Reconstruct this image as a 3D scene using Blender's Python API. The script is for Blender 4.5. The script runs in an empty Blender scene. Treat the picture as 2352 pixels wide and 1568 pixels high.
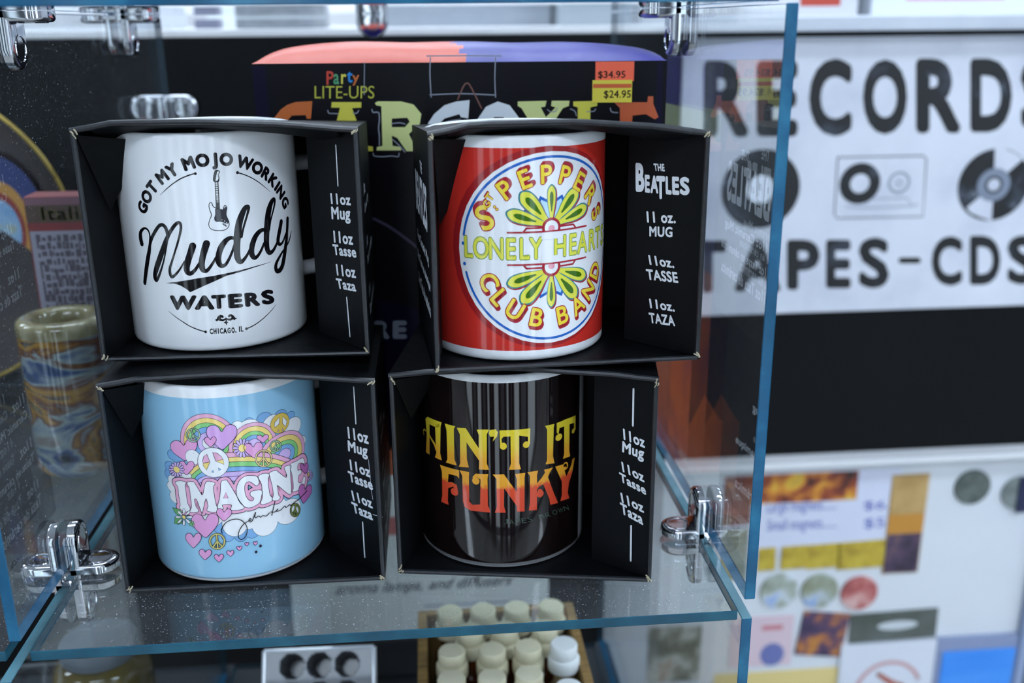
import bpy, bmesh, math, random, json
from mathutils import Vector, Matrix
from mathutils.geometry import tessellate_polygon
random.seed(7)
SC = bpy.context.scene
COL = SC.collection
MM = 0.001          # all sizes below are in millimetres; the glass shelf's front left corner is the origin
# ------------------------------------------------------------------ camera, world, exposure, lights
cam_d = bpy.data.cameras.new('camera'); cam = bpy.data.objects.new('camera', cam_d); COL.objects.link(cam)
cam.location = (0.172876, -0.378024, 0.250546)
cam.rotation_euler = (math.radians(72.31774), math.radians(0.503244), math.radians(-5.029164))
cam_d.sensor_width = 36; cam_d.lens = 2296.587/2352*36; cam_d.clip_start = 0.01; cam_d.clip_end = 50
cam_d.dof.use_dof = True; cam_d.dof.focus_distance = 0.448; cam_d.dof.aperture_fstop = 6.4
SC.camera = cam
vs = SC.view_settings; vs.view_transform = 'Standard'; vs.look = 'None'; vs.gamma = 1; vs.use_curve_mapping = False
vs.exposure = 0.05
SC.cycles.use_denoising = True; SC.cycles.max_bounces = 12; SC.cycles.transparent_max_bounces = 40
SC.cycles.diffuse_bounces = 3; SC.cycles.glossy_bounces = 6; SC.cycles.caustics_reflective = False; SC.cycles.caustics_refractive = False
SC.cycles.sample_clamp_indirect = 6
W = bpy.data.worlds.new('world'); SC.world = W; W.use_nodes = True
W.node_tree.nodes['Background'].inputs[0].default_value = (.55, .72, 1, 1); W.node_tree.nodes['Background'].inputs[1].default_value = .1
LIGHT_COL = (.74, .845, 1.0); LIGHT_W = 22.0; ADDED_WINDOW_W = 1.6

# ------------------------------------------------------------------ helpers
def lin(h):
    h = h.lstrip('#'); c = [int(h[i:i+2], 16)/255 for i in (0, 2, 4)]
    return tuple((x/12.92 if x <= .04045 else ((x+.055)/1.055)**2.4) for x in c) + (1,)
MATS = {}
def mat(name, hexc, rough=.5, metal=0, spec=.5, coat=0, emit=0, trans=0):
    if name in MATS: return MATS[name]
    m = bpy.data.materials.new(name); m.use_nodes = True; b = m.node_tree.nodes['Principled BSDF']
    c = lin(hexc) if isinstance(hexc, str) else tuple(hexc)+(1,)
    b.inputs['Base Color'].default_value = c; b.inputs['Roughness'].default_value = rough; b.inputs['Metallic'].default_value = metal
    b.inputs['Specular IOR Level'].default_value = spec; b.inputs['Coat Weight'].default_value = coat; b.inputs['Coat Roughness'].default_value = .05
    if trans: b.inputs['Transmission Weight'].default_value = trans
    if emit: b.inputs['Emission Color'].default_value = c; b.inputs['Emission Strength'].default_value = emit
    MATS[name] = m; return m
def noise_mat(name, stops, scale=20, rough=.5, detail=4, dist=0, stretch=(1, 1, 1), spec=.5, coat=0, bump=0, rrough=None):
    m = mat(name, '#808080', rough, spec=spec, coat=coat); nt = m.node_tree; N = nt.nodes; b = N['Principled BSDF']
    tc = N.new('ShaderNodeTexCoord'); mp = N.new('ShaderNodeMapping'); mp.inputs['Scale'].default_value = stretch
    no = N.new('ShaderNodeTexNoise'); no.inputs['Scale'].default_value = scale; no.inputs['Detail'].default_value = detail; no.inputs['Distortion'].default_value = dist
    r = N.new('ShaderNodeValToRGB'); e = r.color_ramp.elements
    while len(e) < len(stops): e.new(.5)
    for el, (p, c) in zip(e, stops): el.position = p; el.color = lin(c)
    L = nt.links; L.new(tc.outputs['Object'], mp.inputs[0]); L.new(mp.outputs[0], no.inputs['Vector']); L.new(no.outputs[0], r.inputs[0]); L.new(r.outputs[0], b.inputs['Base Color'])
    if bump:
        bn = N.new('ShaderNodeBump'); bn.inputs['Strength'].default_value = bump; bn.inputs['Distance'].default_value = .0004
        L.new(no.outputs[0], bn.inputs['Height']); L.new(bn.outputs[0], b.inputs['Normal'])
    if rrough:
        mr = N.new('ShaderNodeMapRange'); mr.inputs['To Min'].default_value = rrough[0]; mr.inputs['To Max'].default_value = rrough[1]
        L.new(no.outputs[0], mr.inputs['Value']); L.new(mr.outputs[0], b.inputs['Roughness'])
    return m
class MB:
    def __init__(s): s.v = []; s.f = []; s.m = []
    def add(s, vs, fs, mi=0):
        o = len(s.v); s.v += [tuple(v) for v in vs]; s.f += [tuple(i+o for i in f) for f in fs]
        s.m += ([mi]*len(fs) if isinstance(mi, int) else list(mi)); return s
    def bm(s, bm, mi=0):
        bm.verts.index_update(); s.add([v.co[:] for v in bm.verts], [[v.index for v in f.verts] for f in bm.faces], mi); bm.free(); return s
    def box(s, x0, x1, y0, y1, z0, z1, mi=0, bev=0, seg=2, M=None):
        bm = bmesh.new(); bmesh.ops.create_cube(bm, size=1)
        for v in bm.verts: v.co = ((x0+x1)/2+v.co.x*(x1-x0), (y0+y1)/2+v.co.y*(y1-y0), (z0+z1)/2+v.co.z*(z1-z0))
        if bev: bmesh.ops.bevel(bm, geom=bm.edges[:], offset=bev, segments=seg, affect='EDGES', profile=.5)
        if M: bm.transform(M)
        return s.bm(bm, mi)
    def hexa(s, P, mi=0, bev=0):      # 8 corners: bottom 4 (ccw), top 4
        bm = bmesh.new(); V = [bm.verts.new(p) for p in P]
        for f in ((3, 2, 1, 0), (4, 5, 6, 7), (0, 1, 5, 4), (1, 2, 6, 5), (2, 3, 7, 6), (3, 0, 4, 7)): bm.faces.new([V[i] for i in f])
        if bev: bmesh.ops.bevel(bm, geom=bm.edges[:], offset=bev, segments=2, affect='EDGES', profile=.5)
        return s.bm(bm, mi)
    def lathe(s, prof, n=48, c=(0, 0, 0), mi=0, close=True):
        o = len(s.v); k = len(prof)
        for i in range(n):
            a = 2*math.pi*i/n
            for r, z in prof: s.v.append((c[0]+r*math.sin(a), c[1]-r*math.cos(a), c[2]+z))
        for i in range(n):
            for j in range(k-1):
                a, b = o+i*k+j, o+((i+1) % n)*k+j
                s.f.append((a, b, b+1, a+1)); s.m.append(mi(prof[j], prof[j+1], 2*math.pi*(i+.5)/n) if callable(mi) else mi)
        return s
    def tube(s, pts, r, n=10, mi=0, ry=None, closed=False, up=None):
        pts = [Vector(p) for p in pts]; o = len(s.v); K = len(pts); ry = ry or r
        for i, p in enumerate(pts):
            t = (pts[(i+1) % K if closed else min(i+1, K-1)]-pts[i-1 if closed else max(i-1, 0)]).normalized()
            u = Vector(up) if up else (Vector((0, 0, 1)) if abs(t.z) < .9 else Vector((0, 1, 0)))
            a = t.cross(u).normalized(); b = a.cross(t).normalized()
            for j in range(n):
                th = 2*math.pi*j/n; s.v.append(tuple(p+a*(r*math.cos(th))+b*(ry*math.sin(th))))
        for i in range(K if closed else K-1):
            for j in range(n):
                q = ((i+1) % K)*n; s.f.append((o+i*n+j, o+i*n+(j+1) % n, o+q+(j+1) % n, o+q+j)); s.m.append(mi)
        if not closed: s.f.append(tuple(o+j for j in range(n))[::-1]); s.f.append(tuple(o+(K-1)*n+j for j in range(n))); s.m += [mi, mi]
        return s
    def prism(s, poly, y0, y1, mi=0):  # polygon in x,z extruded along y
        n = len(poly); o = len(s.v)
        s.v += [(x, y0, z) for x, z in poly]+[(x, y1, z) for x, z in poly]
        tri = tessellate_polygon([[Vector((x, z, 0)) for x, z in poly]])
        for t in tri: s.f.append(tuple(o+i for i in t)); s.f.append(tuple(o+n+i for i in t[::-1])); s.m += [mi, mi]
        for i in range(n): j = (i+1) % n; s.f.append((o+i, o+j, o+n+j, o+n+i)); s.m.append(mi)
        return s
    def build(s, name, mats, parent=None, smooth=False, root=None, fix=True):
        root = root or parent; off = Vector(root.location)/MM if root else Vector((0, 0, 0))
        if not isinstance(mats, (list, tuple)): mats = [mats]
        me = bpy.data.meshes.new(name); me.from_pydata([((Vector(v)-off)*MM)[:] for v in s.v], [], s.f)
        for m in mats: me.materials.append(m)
        me.polygons.foreach_set('material_index', s.m)
        if smooth: me.polygons.foreach_set('use_smooth', [True]*len(me.polygons))
        me.update()
        if fix:
            bm = bmesh.new(); bm.from_mesh(me); bmesh.ops.recalc_face_normals(bm, faces=bm.faces[:]); bm.to_mesh(me); bm.free()
        o = bpy.data.objects.new(name, me); COL.objects.link(o)
        if smooth:
            me.set_sharp_from_angle(angle=math.radians(smooth if smooth > 1 else 40))
        if parent: o.parent = parent
        return o
def tag(o, label, cat, group=None, kind=None):
    o['label'] = label; o['category'] = cat
    if group: o['group'] = group
    if kind: o['kind'] = kind
    return o
def thing(name, label, cat, loc, group=None):
    o = bpy.data.objects.new(name, None); COL.objects.link(o); o.location = Vector(loc)*MM; o.empty_display_size = .02
    return tag(o, label, cat, group)
def structure(o): o['kind'] = 'structure'; return o
def copy_tree(o, parent=None):
    c = o.copy(); COL.objects.link(c)
    if parent: c.parent = parent
    for ch in list(o.children): copy_tree(ch, c)
    return c
# ------------------------------------------------------------------ printing: flat artwork in mm laid on a surface
GL = {}
def glyphs(st, bold):
    k = (st, bold)
    if k not in GL:
        cu = bpy.data.curves.new('t', 'FONT'); cu.body = st; cu.size = 1; cu.offset = min(bold, 0); cu.space_character = 1.0+bold*2.2 if len(st) > 1 else 1.0; cu.resolution_u = 4; cu.fill_mode = 'FRONT'
        ob = bpy.data.objects.new('t', cu); COL.objects.link(ob); bpy.context.view_layer.update()
        me = bpy.data.meshes.new_from_object(ob.evaluated_get(bpy.context.evaluated_depsgraph_get()))
        vs = [(v.co.x, v.co.y) for v in me.vertices]; fs = [tuple(p.vertices) for p in me.polygons]
        COL.objects.unlink(ob); bpy.data.objects.remove(ob); bpy.data.curves.remove(cu); bpy.data.meshes.remove(me)
        if bold > 0:      # heavier weight: the glyph swept round a small circle
            v0, f0, n = vs, fs, len(vs); vs = list(v0); fs = list(f0)
            for i in range(8):
                a = math.pi*i/4; o_ = len(vs); vs += [(x+bold*math.cos(a), y+bold*math.sin(a)) for x, y in v0]; fs += [tuple(j+o_ for j in f) for f in f0]
        xs = [v[0] for v in vs]; ys = [v[1] for v in vs]
        GL[k] = (vs, fs, (min(xs), max(xs), min(ys), max(ys)))
    return GL[k]
def pairs(a): return [(a[i], a[i+1]) for i in range(0, len(a), 2)]
def catmull(P, closed, n=5):
    K = len(P); out = []
    for i in range(K if closed else K-1):
        p = [P[(i+d) % K] if closed else P[min(max(i+d, 0), K-1)] for d in (-1, 0, 1, 2)]
        for k in range(n):
            t = k/n; out.append(tuple(.5*((2*b)+(-a+c)*t+(2*a-5*b+4*c-d)*t*t+(-a+3*b-3*c+d)*t**3) for a, b, c, d in zip(*p)))
    if not closed: out.append(tuple(P[-1]))
    return out
def flat(rec):
    t = rec[0]
    if t == 'P':
        P = pairs(rec[4])
        if rec[3]: P = catmull(P, True, 4)
        H = [pairs(h) for h in rec[5]] if len(rec) > 5 else []
        L = [[Vector((x, y, 0)) for x, y in q] for q in [P]+H]
        return [v for q in [P]+H for v in q], [tuple(f) for f in tessellate_polygon(L)]
    if t == 'C':
        x, y, a, b = rec[3:7]; n = 40 if a > 4 else (24 if a > 1 else 12)
        return [(x+a*math.cos(2*math.pi*i/n), y+b*math.sin(2*math.pi*i/n)) for i in range(n)], [tuple(range(n))]
    if t == 'S':
        closed, sm, a = rec[3:6]; P = [tuple(a[i:i+3]) for i in range(0, len(a), 3)]
        if sm and len(P) > 2: P = catmull(P, bool(closed), 5)
        vs = []; fs = []; K = len(P)
        for i, (x, y, w) in enumerate(P):
            p0 = P[(i-1) % K] if closed else P[max(i-1, 0)]; p1 = P[(i+1) % K] if closed else P[min(i+1, K-1)]
            dx, dy = p1[0]-p0[0], p1[1]-p0[1]; l = math.hypot(dx, dy) or 1
            vs += [(x-dy/l*w/2, y+dx/l*w/2), (x+dy/l*w/2, y-dx/l*w/2)]
        for i in range(K if closed else K-1): j = (i+1) % K; fs.append((2*i, 2*i+1, 2*j+1, 2*j))
        if w >= 5.5 or not closed:
            ends = range(0, K, 3) if closed else (0, K-1)
            for i in ends:
                x, y, w = P[i]
                if w > .25:
                    o = len(vs); vs += [(x+w/2*math.cos(k*math.pi/6), y+w/2*math.sin(k*math.pi/6)) for k in range(12)]; fs.append(tuple(range(o, o+12)))
        return vs, fs
    if t == 'B':
        st, bold, a, b, c, d, x, y = rec[3:]; vs, fs, (x0, x1, y0, y1) = glyphs(st, bold)
        q = [((vx-x0)/(x1-x0)-.5, (vy-y0)/(y1-y0)-.5) for vx, vy in vs]
        return [(a*u+b*v+x, c*u+d*v+y) for u, v in q], fs
    if t == 'L':
        st, bold, H, xs, x, y, rot = rec[3:]; vs, fs, (x0, x1, y0, y1) = glyphs(st, bold); hh = glyphs('H', bold)[2]; k = H/(glyphs('H', 0)[2][3]-glyphs('H', 0)[2][2])
        cx, cy = (x0+x1)/2, (hh[2]+hh[3])/2; c, s = math.cos(rot), math.sin(rot)
        q = [((vx-cx)*k*xs, (vy-cy)*k) for vx, vy in vs]
        return [(u*c-v*s+x, u*s+v*c+y) for u, v in q], fs
def print_art(mb, recs, surf, mats, step=0, lift=.035, base=.05):
    """mats: dict name -> (index); surf(e, z, height) -> point"""
    for rec in recs:
        vs, fs = flat(rec); h = base+lift*rec[1]; mi = mats[rec[2]]
        n0 = len(glyphs(rec[3], 0)[0]) if rec[0] in 'BL' and rec[4] > 0 else 0      # swept copies sit a hair apart
        dz = [(i//n0)*.0035 if n0 else 0 for i in range(len(vs))]
        if step:
            bm = bmesh.new(); V = [bm.verts.new((x, y, d)) for (x, y), d in zip(vs, dz)]
            for f in fs:
                try: bm.faces.new([V[i] for i in f])
                except ValueError: pass
            x0 = min(v[0] for v in vs); x1 = max(v[0] for v in vs); k = math.ceil(x0/step)
            while k*step < x1:
                bmesh.ops.bisect_plane(bm, geom=bm.verts[:]+bm.edges[:]+bm.faces[:], plane_co=(k*step, 0, 0), plane_no=(1, 0, 0), dist=1e-5); k += 1
            bm.verts.index_update(); vs = [(v.co.x, v.co.y) for v in bm.verts]; dz = [v.co.z for v in bm.verts]; fs = [[v.index for v in f.verts] for f in bm.faces]; bm.free()
        mb.add([surf(x, y, h+d) for (x, y), d in zip(vs, dz)], fs, mi)
def art_mats(recs, table):
    names = sorted({r[2] for r in recs}); return {n: i for i, n in enumerate(names)}, [table[n] for n in names]
def orient(o, ref):   # turn printed faces towards the viewer's side of their surface
    me = o.data; bm = bmesh.new(); bm.from_mesh(me); bm.normal_update()
    for f in bm.faces:
        c = f.calc_center_median()
        if f.normal.dot(ref(c)) < 0: f.normal_flip()
    bm.to_mesh(me); bm.free()
ART = json.loads(r'''{"UL":[["L",1,"ink","G",0.062,4.8,0.97,-23.2,65.71,1.093],["L",1,"ink","O",0.062,4.8,0.97,-20.16,70.64,0.944],["L",1,"ink","T",0.062,4.8,0.97,-16.59,74.89,0.8],["L",1,"ink","M",0.062,4.8,0.97,-11.08,79.6,0.613],["L",1,"ink","Y",0.062,4.8,0.97,-6.28,82.48,0.469],["L",1,"ink","M",0.062,4.8,0.97,0.97,85.28,0.268],["L",1,"ink","O",0.062,4.8,0.97,6.93,86.42,0.111],["L",1,"ink","J",0.062,4.8,0.97,11.98,
86.66,-0.019],["L",1,"ink","O",0.062,4.8,0.97,16.92,86.25,-0.147],["L",1,"ink","W",0.062,4.8,0.97,25.11,84.1,-0.366],["L",1,"ink","O",0.062,4.8,0.97,31.0,81.25,-0.535],["L",1,"ink","R",0.062,4.8,0.97,35.38,78.23,-0.672],["L",1,"ink","K",0.062,4.8,0.97,39.19,74.76,-0.805],["L",1,"ink","I",0.062,4.8,1.0,41.73,71.85,-0.905],["L",1,"ink","N",0.062,4.8,0.97,43.95,68.71,-1.004],["L",1,"ink","G",0.062,
4.8,0.97,46.7,63.58,-1.154],["S",1,"ink",0,1,[-13.08,71.64,0.1,-9.87,74.24,0.35,-6.58,76.67,0.44,-3.46,78.57,0.48,-0.48,79.84,0.52,2.16,80.65,0.56,3.46,80.87,0.56]],["C",1,"ink",3.46,80.87,0.62,0.64],["C",1,"ink",21.24,80.19,0.68,0.66],["S",1,"ink",0,1,[21.29,80.16,0.57,22.06,79.91,0.52,24.65,78.85,0.47,27.86,77.11,0.43,31.2,74.79,0.39,34.13,72.35,0.29,36.94,69.87,0.09]],["C",1,"ink",0.75,9.8,0.61,
0.66],["S",1,"ink",0,1,[0.75,9.8,0.54,0.06,10.03,0.49,-2.7,11.03,0.49,-5.95,12.56,0.45,-9.23,14.64,0.41,-12.36,16.77,0.31,-15.61,19.13,0.11]],["C",1,"ink",18.78,9.37,0.65,0.66],["S",1,"ink",0,1,[18.78,9.37,0.55,19.55,9.55,0.5,22.97,10.61,0.46,26.6,12.34,0.42,30.2,14.42,0.33,32.77,16.17,0.28,34.83,17.82,0.11]],["S",1,"ink",0,1,[-26.69,49.25,2.52,-26.99,52.02,2.45,-26.27,54.63,1.79,-23.7,56.45,1.01,
-21.69,55.82,0.94,-20.95,53.52,0.79,-21.36,50.32,1.3,-22.3,46.75,1.92,-23.81,42.77,2.27,-25.45,38.41,2.34,-26.89,34.34,2.25,-27.99,31.09,2.14]],["S",1,"ink",0,1,[-21.65,49.03,1.46,-20.01,52.33,1.6,-17.61,55.63,1.58,-15.26,58.1,1.54,-13.45,58.58,1.58,-12.09,57.13,1.63,-11.77,54.33,1.24,-12.12,51.5,0.85,-13.33,47.35,0.73,-15.01,42.5,0.81,-17.1,37.89,1.04,-19.37,34.0,1.44,-20.56,33.25,1.82,-20.77,
35.33,2.19,-19.23,39.01,2.64,-17.14,43.01,2.63,-14.92,47.27,2.43,-12.81,51.47,2.04,-10.89,54.67,1.68,-8.74,57.53,1.59,-6.76,59.41,1.44,-5.47,59.73,1.31,-5.12,57.86,1.18,-5.87,54.75,1.07,-7.25,50.98,0.95,-9.02,46.85,0.9,-10.84,42.68,0.98,-12.25,39.44,1.26,-12.57,36.86,1.4,-11.92,35.22,1.4,-10.09,36.32,1.18,-7.66,38.93,0.84,-5.19,42.46,0.7]],["S",1,"ink",0,1,[-0.84,49.36,3.03,-2.14,46.23,2.86,-3.59,
42.77,2.83,-4.56,39.59,2.72,-4.31,37.51,2.53,-2.81,37.02,1.89,-0.78,38.74,1.44,1.16,41.39,1.12]],["S",1,"ink",0,1,[5.13,50.23,2.99,3.83,46.99,2.88,2.77,43.87,2.71,2.09,40.72,2.66,2.53,38.4,2.36,4.0,38.01,1.67,6.0,40.03,1.24,8.61,43.84,0.99]],["S",1,"ink",0,1,[17.1,51.62,1.44,15.27,51.88,1.74,13.17,50.69,2.22,11.12,48.08,2.58,9.74,44.7,2.53,9.4,41.7,2.47,10.34,39.8,2.05,12.02,39.97,1.49,13.74,42.1,
1.25,15.59,45.42,1.09,16.99,48.77,1.0]],["S",1,"ink",0,1,[20.34,51.88,1.27,21.37,54.93,0.96,22.66,58.26,0.96,23.93,61.26,1.03,24.86,63.98,1.36,24.51,64.9,1.8,23.05,64.19,2.23,21.31,61.25,2.78,19.89,57.95,3.08,18.76,53.34,3.27,18.16,49.6,3.08,17.78,45.49,2.9,17.86,42.28,2.72,18.91,40.6,2.17,20.6,41.54,1.54,22.63,43.9,1.17,24.22,46.57,0.98]],["S",1,"ink",0,1,[32.25,53.4,1.54,29.98,53.36,1.92,27.66,
51.85,2.28,25.83,49.23,2.58,24.69,46.18,2.56,24.48,43.31,2.5,25.56,41.59,2.06,27.26,42.16,1.48,29.29,44.5,1.3,31.08,47.45,1.11]],["S",1,"ink",0,1,[34.4,53.05,1.22,35.61,56.73,0.95,37.0,59.73,0.89,38.43,62.72,1.05,39.17,65.17,1.29,38.85,66.34,1.66,37.19,65.31,2.28,35.35,62.07,3.03,34.13,58.25,3.14,33.38,54.5,3.19,32.76,50.73,3.11,32.37,46.9,2.9,32.65,43.92,2.56,33.7,42.49,2.16,35.62,43.06,1.7,37.81,
45.27,1.37,39.45,47.6,1.16]],["S",1,"ink",0,1,[42.49,55.4,2.35,41.32,52.5,2.31,39.99,49.46,2.27,39.24,46.98,2.09,39.8,45.39,1.72,41.45,45.3,1.37,43.15,46.63,1.16,45.13,49.15,1.29]],["S",1,"ink",0,1,[47.62,55.79,2.25,46.99,52.77,2.13,46.33,50.25,2.02,45.59,47.07,2.17,44.44,43.98,2.38,43.38,40.86,2.51,42.2,37.77,2.54,40.86,35.04,2.49,39.08,33.35,2.43,37.15,33.22,2.21,36.46,34.96,1.96,37.22,37.13,
1.74,39.3,39.37,1.4,41.46,41.26,1.13,44.31,43.01,0.93,47.64,45.67,0.91,50.26,49.48,0.39]],["P",1,"ink",0,[-15.29,32.21,-9.64,33.11,0.03,34.71,12.27,36.15,25.25,37.67,34.9,38.32,25.21,37.19,12.17,35.03,2.74,31.38,-4.19,28.4,-5.63,29.79,-8.19,31.38,-11.08,32.26]],["B",1,"ink","W",0.06,12.683,0.765,0.274,6.741,-8.101,23.441],["B",1,"ink","A",0.06,8.855,0.552,-0.221,6.649,1.588,23.458],["B",1,"ink",
"T",0.06,6.359,0.295,-0.175,6.507,7.789,23.435],["B",1,"ink","E",0.06,6.524,0.164,-0.356,6.614,15.037,23.114],["B",1,"ink","R",0.06,7.267,0.022,-0.614,6.602,22.83,22.623],["B",1,"ink","S",0.06,6.922,-0.15,-0.789,6.95,30.669,22.206],["P",1,"ink",0,[5.26,15.15,6.12,15.59,6.69,16.71,7.8,17.37,8.93,17.01,9.28,16.22,8.82,15.76,8.1,16.13,7.91,15.59,8.76,15.16,9.77,15.47,10.19,15.93,10.57,15.48,11.39,
15.17,12.42,15.3,12.64,15.9,12.14,16.17,11.44,15.74,11.05,16.29,11.57,17.09,12.59,17.17,13.59,16.42,14.16,15.33,15.08,14.88,14.33,14.63,13.74,14.12,13.19,14.7,12.08,14.15,11.03,14.32,10.48,14.76,10.42,13.83,11.14,13.5,10.45,13.12,10.01,12.15,9.81,13.13,8.96,13.57,9.77,13.95,10.01,14.73,8.91,14.29,7.53,14.47,6.63,14.87,6.24,14.4]],["B",1,"ink","C",0.05,1.407,0.128,-0.004,2.653,3.234,9.924],["B",1,
"ink","H",0.05,1.308,0.125,-0.019,2.653,4.875,9.918],["B",1,"ink","I",0.05,0.373,0.122,-0.009,2.654,6.277,9.886],["B",1,"ink","C",0.05,1.353,0.12,-0.046,2.655,7.607,9.822],["B",1,"ink","A",0.05,1.637,0.117,-0.075,2.657,9.237,9.689],["B",1,"ink","G",0.05,1.456,0.114,-0.085,2.658,10.978,9.652],["B",1,"ink","O",0.05,1.418,0.112,-0.1,2.661,12.728,9.594],["B",1,"ink",",",0.05,0.476,0.042,-0.038,1.016,
13.902,8.571],["B",1,"ink","I",0.05,0.432,0.109,-0.039,2.665,15.616,9.659],["B",1,"ink","L",0.05,1.162,0.108,-0.114,2.667,16.781,9.613],["S",1,"ink",0,1,[10.51,65.9,0.29,9.86,65.94,0.29,9.28,66.76,0.29,9.1,67.74,0.28,8.67,68.2,0.28,7.98,67.71,0.28,7.71,66.27,0.28,7.96,64.69,0.29,8.37,63.1,0.29,8.16,61.94,0.29,7.48,60.61,0.29,6.93,58.87,0.29,7.06,57.29,0.29,8.08,56.24,0.29,10.1,55.67,0.29,12.35,
55.53,0.29,14.11,55.97,0.29,15.29,57.25,0.29,15.46,59.01,0.29,15.03,60.63,0.29,14.61,62.25,0.29,14.86,63.99,0.29,15.18,65.34,0.29,14.89,66.25,0.29,14.22,66.3,0.29,13.74,65.26,0.29,13.29,64.52,0.29,12.48,64.88,0.29]],["P",1,"ink2",0,[10.16,65.24,10.79,65.88,12.29,64.89,13.29,64.42,14.03,65.24,14.67,65.97,15.18,65.34,14.85,63.8,14.61,62.25,15.12,60.62,15.44,58.82,14.9,58.27,14.16,58.54,12.15,59.46,
10.27,59.44,9.48,60.09,9.41,61.27,10.02,62.8]],["P",1,"ink",0,[11.09,76.9,12.63,76.8,12.2,64.9,10.52,65.02]],["P",2,"white",0,[11.45,76.67,12.26,76.62,12.23,76.08,11.42,76.13]],["P",2,"white",0,[11.41,75.79,12.23,75.73,12.2,75.23,11.38,75.29]],["P",2,"white",0,[11.37,74.81,12.18,74.75,12.16,74.29,11.34,74.34]],["P",2,"white",0,[11.33,73.94,12.15,73.89,12.12,73.42,11.31,73.48]],["P",2,"white",0,
[11.29,73.09,12.11,73.04,12.09,72.61,11.27,72.67]],["P",2,"white",0,[11.26,72.34,12.08,72.28,12.06,71.94,11.25,71.99]],["P",2,"white",0,[11.23,71.66,12.05,71.61,12.04,71.26,11.22,71.32]],["P",2,"white",0,[11.2,71.01,12.02,70.95,12.01,70.64,11.19,70.7]],["P",2,"white",0,[11.18,70.45,12.0,70.39,11.99,70.08,11.17,70.14]],["P",2,"white",0,[11.15,69.84,11.97,69.78,11.97,69.53,11.15,69.58]],["P",2,
"white",0,[11.13,69.32,11.95,69.27,11.95,69.03,11.13,69.09]],["P",2,"white",0,[11.11,68.78,11.93,68.72,11.93,68.53,11.11,68.58]],["P",2,"white",0,[11.09,68.28,11.9,68.23,11.91,68.05,11.09,68.11]],["P",1,"ink",1,[11.08,76.81,10.46,78.09,11.56,81.76,12.79,82.01,13.58,81.45,13.6,80.68,12.98,80.05,13.27,78.2,12.57,76.71]],["P",2,"white",0,[11.51,77.36,12.03,79.53,12.63,81.32,13.2,81.38,13.33,80.79,
12.71,80.16,12.91,78.33,12.35,77.4]],["P",2,"white",0,[10.37,59.5,12.15,59.36,11.98,58.56,10.29,58.69]],["C",2,"white",12.6,60.21,0.21,0.22],["C",2,"white",13.65,59.61,0.21,0.22],["C",2,"white",14.51,58.8,0.21,0.22],["S",2,"ink",0,1,[12.73,58.56,0.23,13.56,58.2,0.23,14.23,57.24,0.23,13.5,57.61,0.23,12.73,58.56,0.23]]],"UR":[["C",1,"dred",10.99,49.93,43.86,43.66],["C",2,"white",12.19,49.63,41.66,
41.66],["S",3,"blue",0,0,[51.27,55.12,1.1,50.78,57.88,1.1,50.09,60.6,1.1,49.22,63.27,1.1,48.15,65.86,1.1,46.91,68.38,1.1,45.49,70.8,1.1,43.9,73.11,1.1,42.15,75.31,1.1,40.25,77.37,1.1,38.21,79.29,1.1,36.03,81.07,1.1,33.74,82.68,1.1,31.34,84.13,1.1,28.84,85.4,1.1,26.25,86.5,1.1,23.6,87.4,1.1,20.88,88.12,1.1,18.13,88.64,1.1,15.34,88.96,1.1,12.53,89.08,1.1,9.73,89.01,1.1,6.94,88.73,1.1,4.17,88.26,1.1,
1.45,87.6,1.1,-1.22,86.74,1.1,-3.83,85.69,1.1,-6.35,84.46,1.1,-8.78,83.05,1.1,-11.1,81.48,1.1,-13.31,79.74,1.1,-15.38,77.86,1.1,-17.32,75.82,1.1,-19.1,73.66,1.1,-20.73,71.38,1.1,-22.2,68.98,1.1,-23.48,66.49,1.1,-24.59,63.91,1.1,-25.51,61.26,1.1,-26.25,58.55,1.1,-26.78,55.8,1.1]],["S",3,"blue",0,0,[-25.92,39.41,1.1,-25.14,36.83,1.1,-24.17,34.3,1.1,-23.04,31.85,1.1,-21.74,29.48,1.1,-20.28,27.21,1.1,
-18.67,25.04,1.1,-16.91,22.98,1.1,-15.02,21.05,1.1,-13.0,19.26,1.1,-10.86,17.6,1.1,-8.62,16.1,1.1,-6.27,14.75,1.1,-3.84,13.57,1.1,-1.34,12.56,1.1,1.23,11.72,1.1,3.85,11.06,1.1,6.51,10.58,1.1,9.2,10.28,1.1,11.9,10.17,1.1,14.6,10.24,1.1,17.29,10.5,1.1,19.96,10.94,1.1,22.59,11.56,1.1,25.17,12.36,1.1,27.69,13.34,1.1,30.14,14.48,1.1,32.5,15.79,1.1,34.77,17.26,1.1,36.93,18.89,1.1,38.98,20.65,1.1,40.9,
22.55,1.1,42.68,24.58,1.1,44.32,26.73,1.1,45.82,28.98,1.1,47.15,31.33,1.1,48.32,33.77,1.1,49.32,36.28,1.1,50.15,38.85,1.1,50.8,41.47,1.1,51.27,44.14,1.1]],["C",3,"blue",-27.2,52.04,0.8,0.8],["C",3,"blue",-26.73,43.11,0.8,0.8],["C",3,"blue",51.6,51.69,0.8,0.8],["C",3,"blue",51.6,47.56,0.8,0.8],["L",3,"crim","P",0.06,7.6,0.95,-6.68,77.01,0.634],["L",3,"crim","P",0.06,7.6,0.95,-7.04,76.57,0.634],["L",
3,"crim","P",0.06,7.6,0.95,-7.31,76.24,0.634],["L",4,"crim","P",0.055,7.6,0.95,-7.58,75.91,0.634],["L",5,"yel","P",0.02,7.6,0.95,-7.58,75.91,0.634],["L",3,"crim","E",0.06,7.6,0.95,1.52,81.32,0.333],["L",3,"crim","E",0.06,7.6,0.95,1.16,80.88,0.333],["L",3,"crim","E",0.06,7.6,0.95,0.89,80.55,0.333],["L",4,"crim","E",0.055,7.6,0.95,0.62,80.22,0.333],["L",5,"yel","E",0.02,7.6,0.95,0.62,80.22,0.333],
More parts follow.
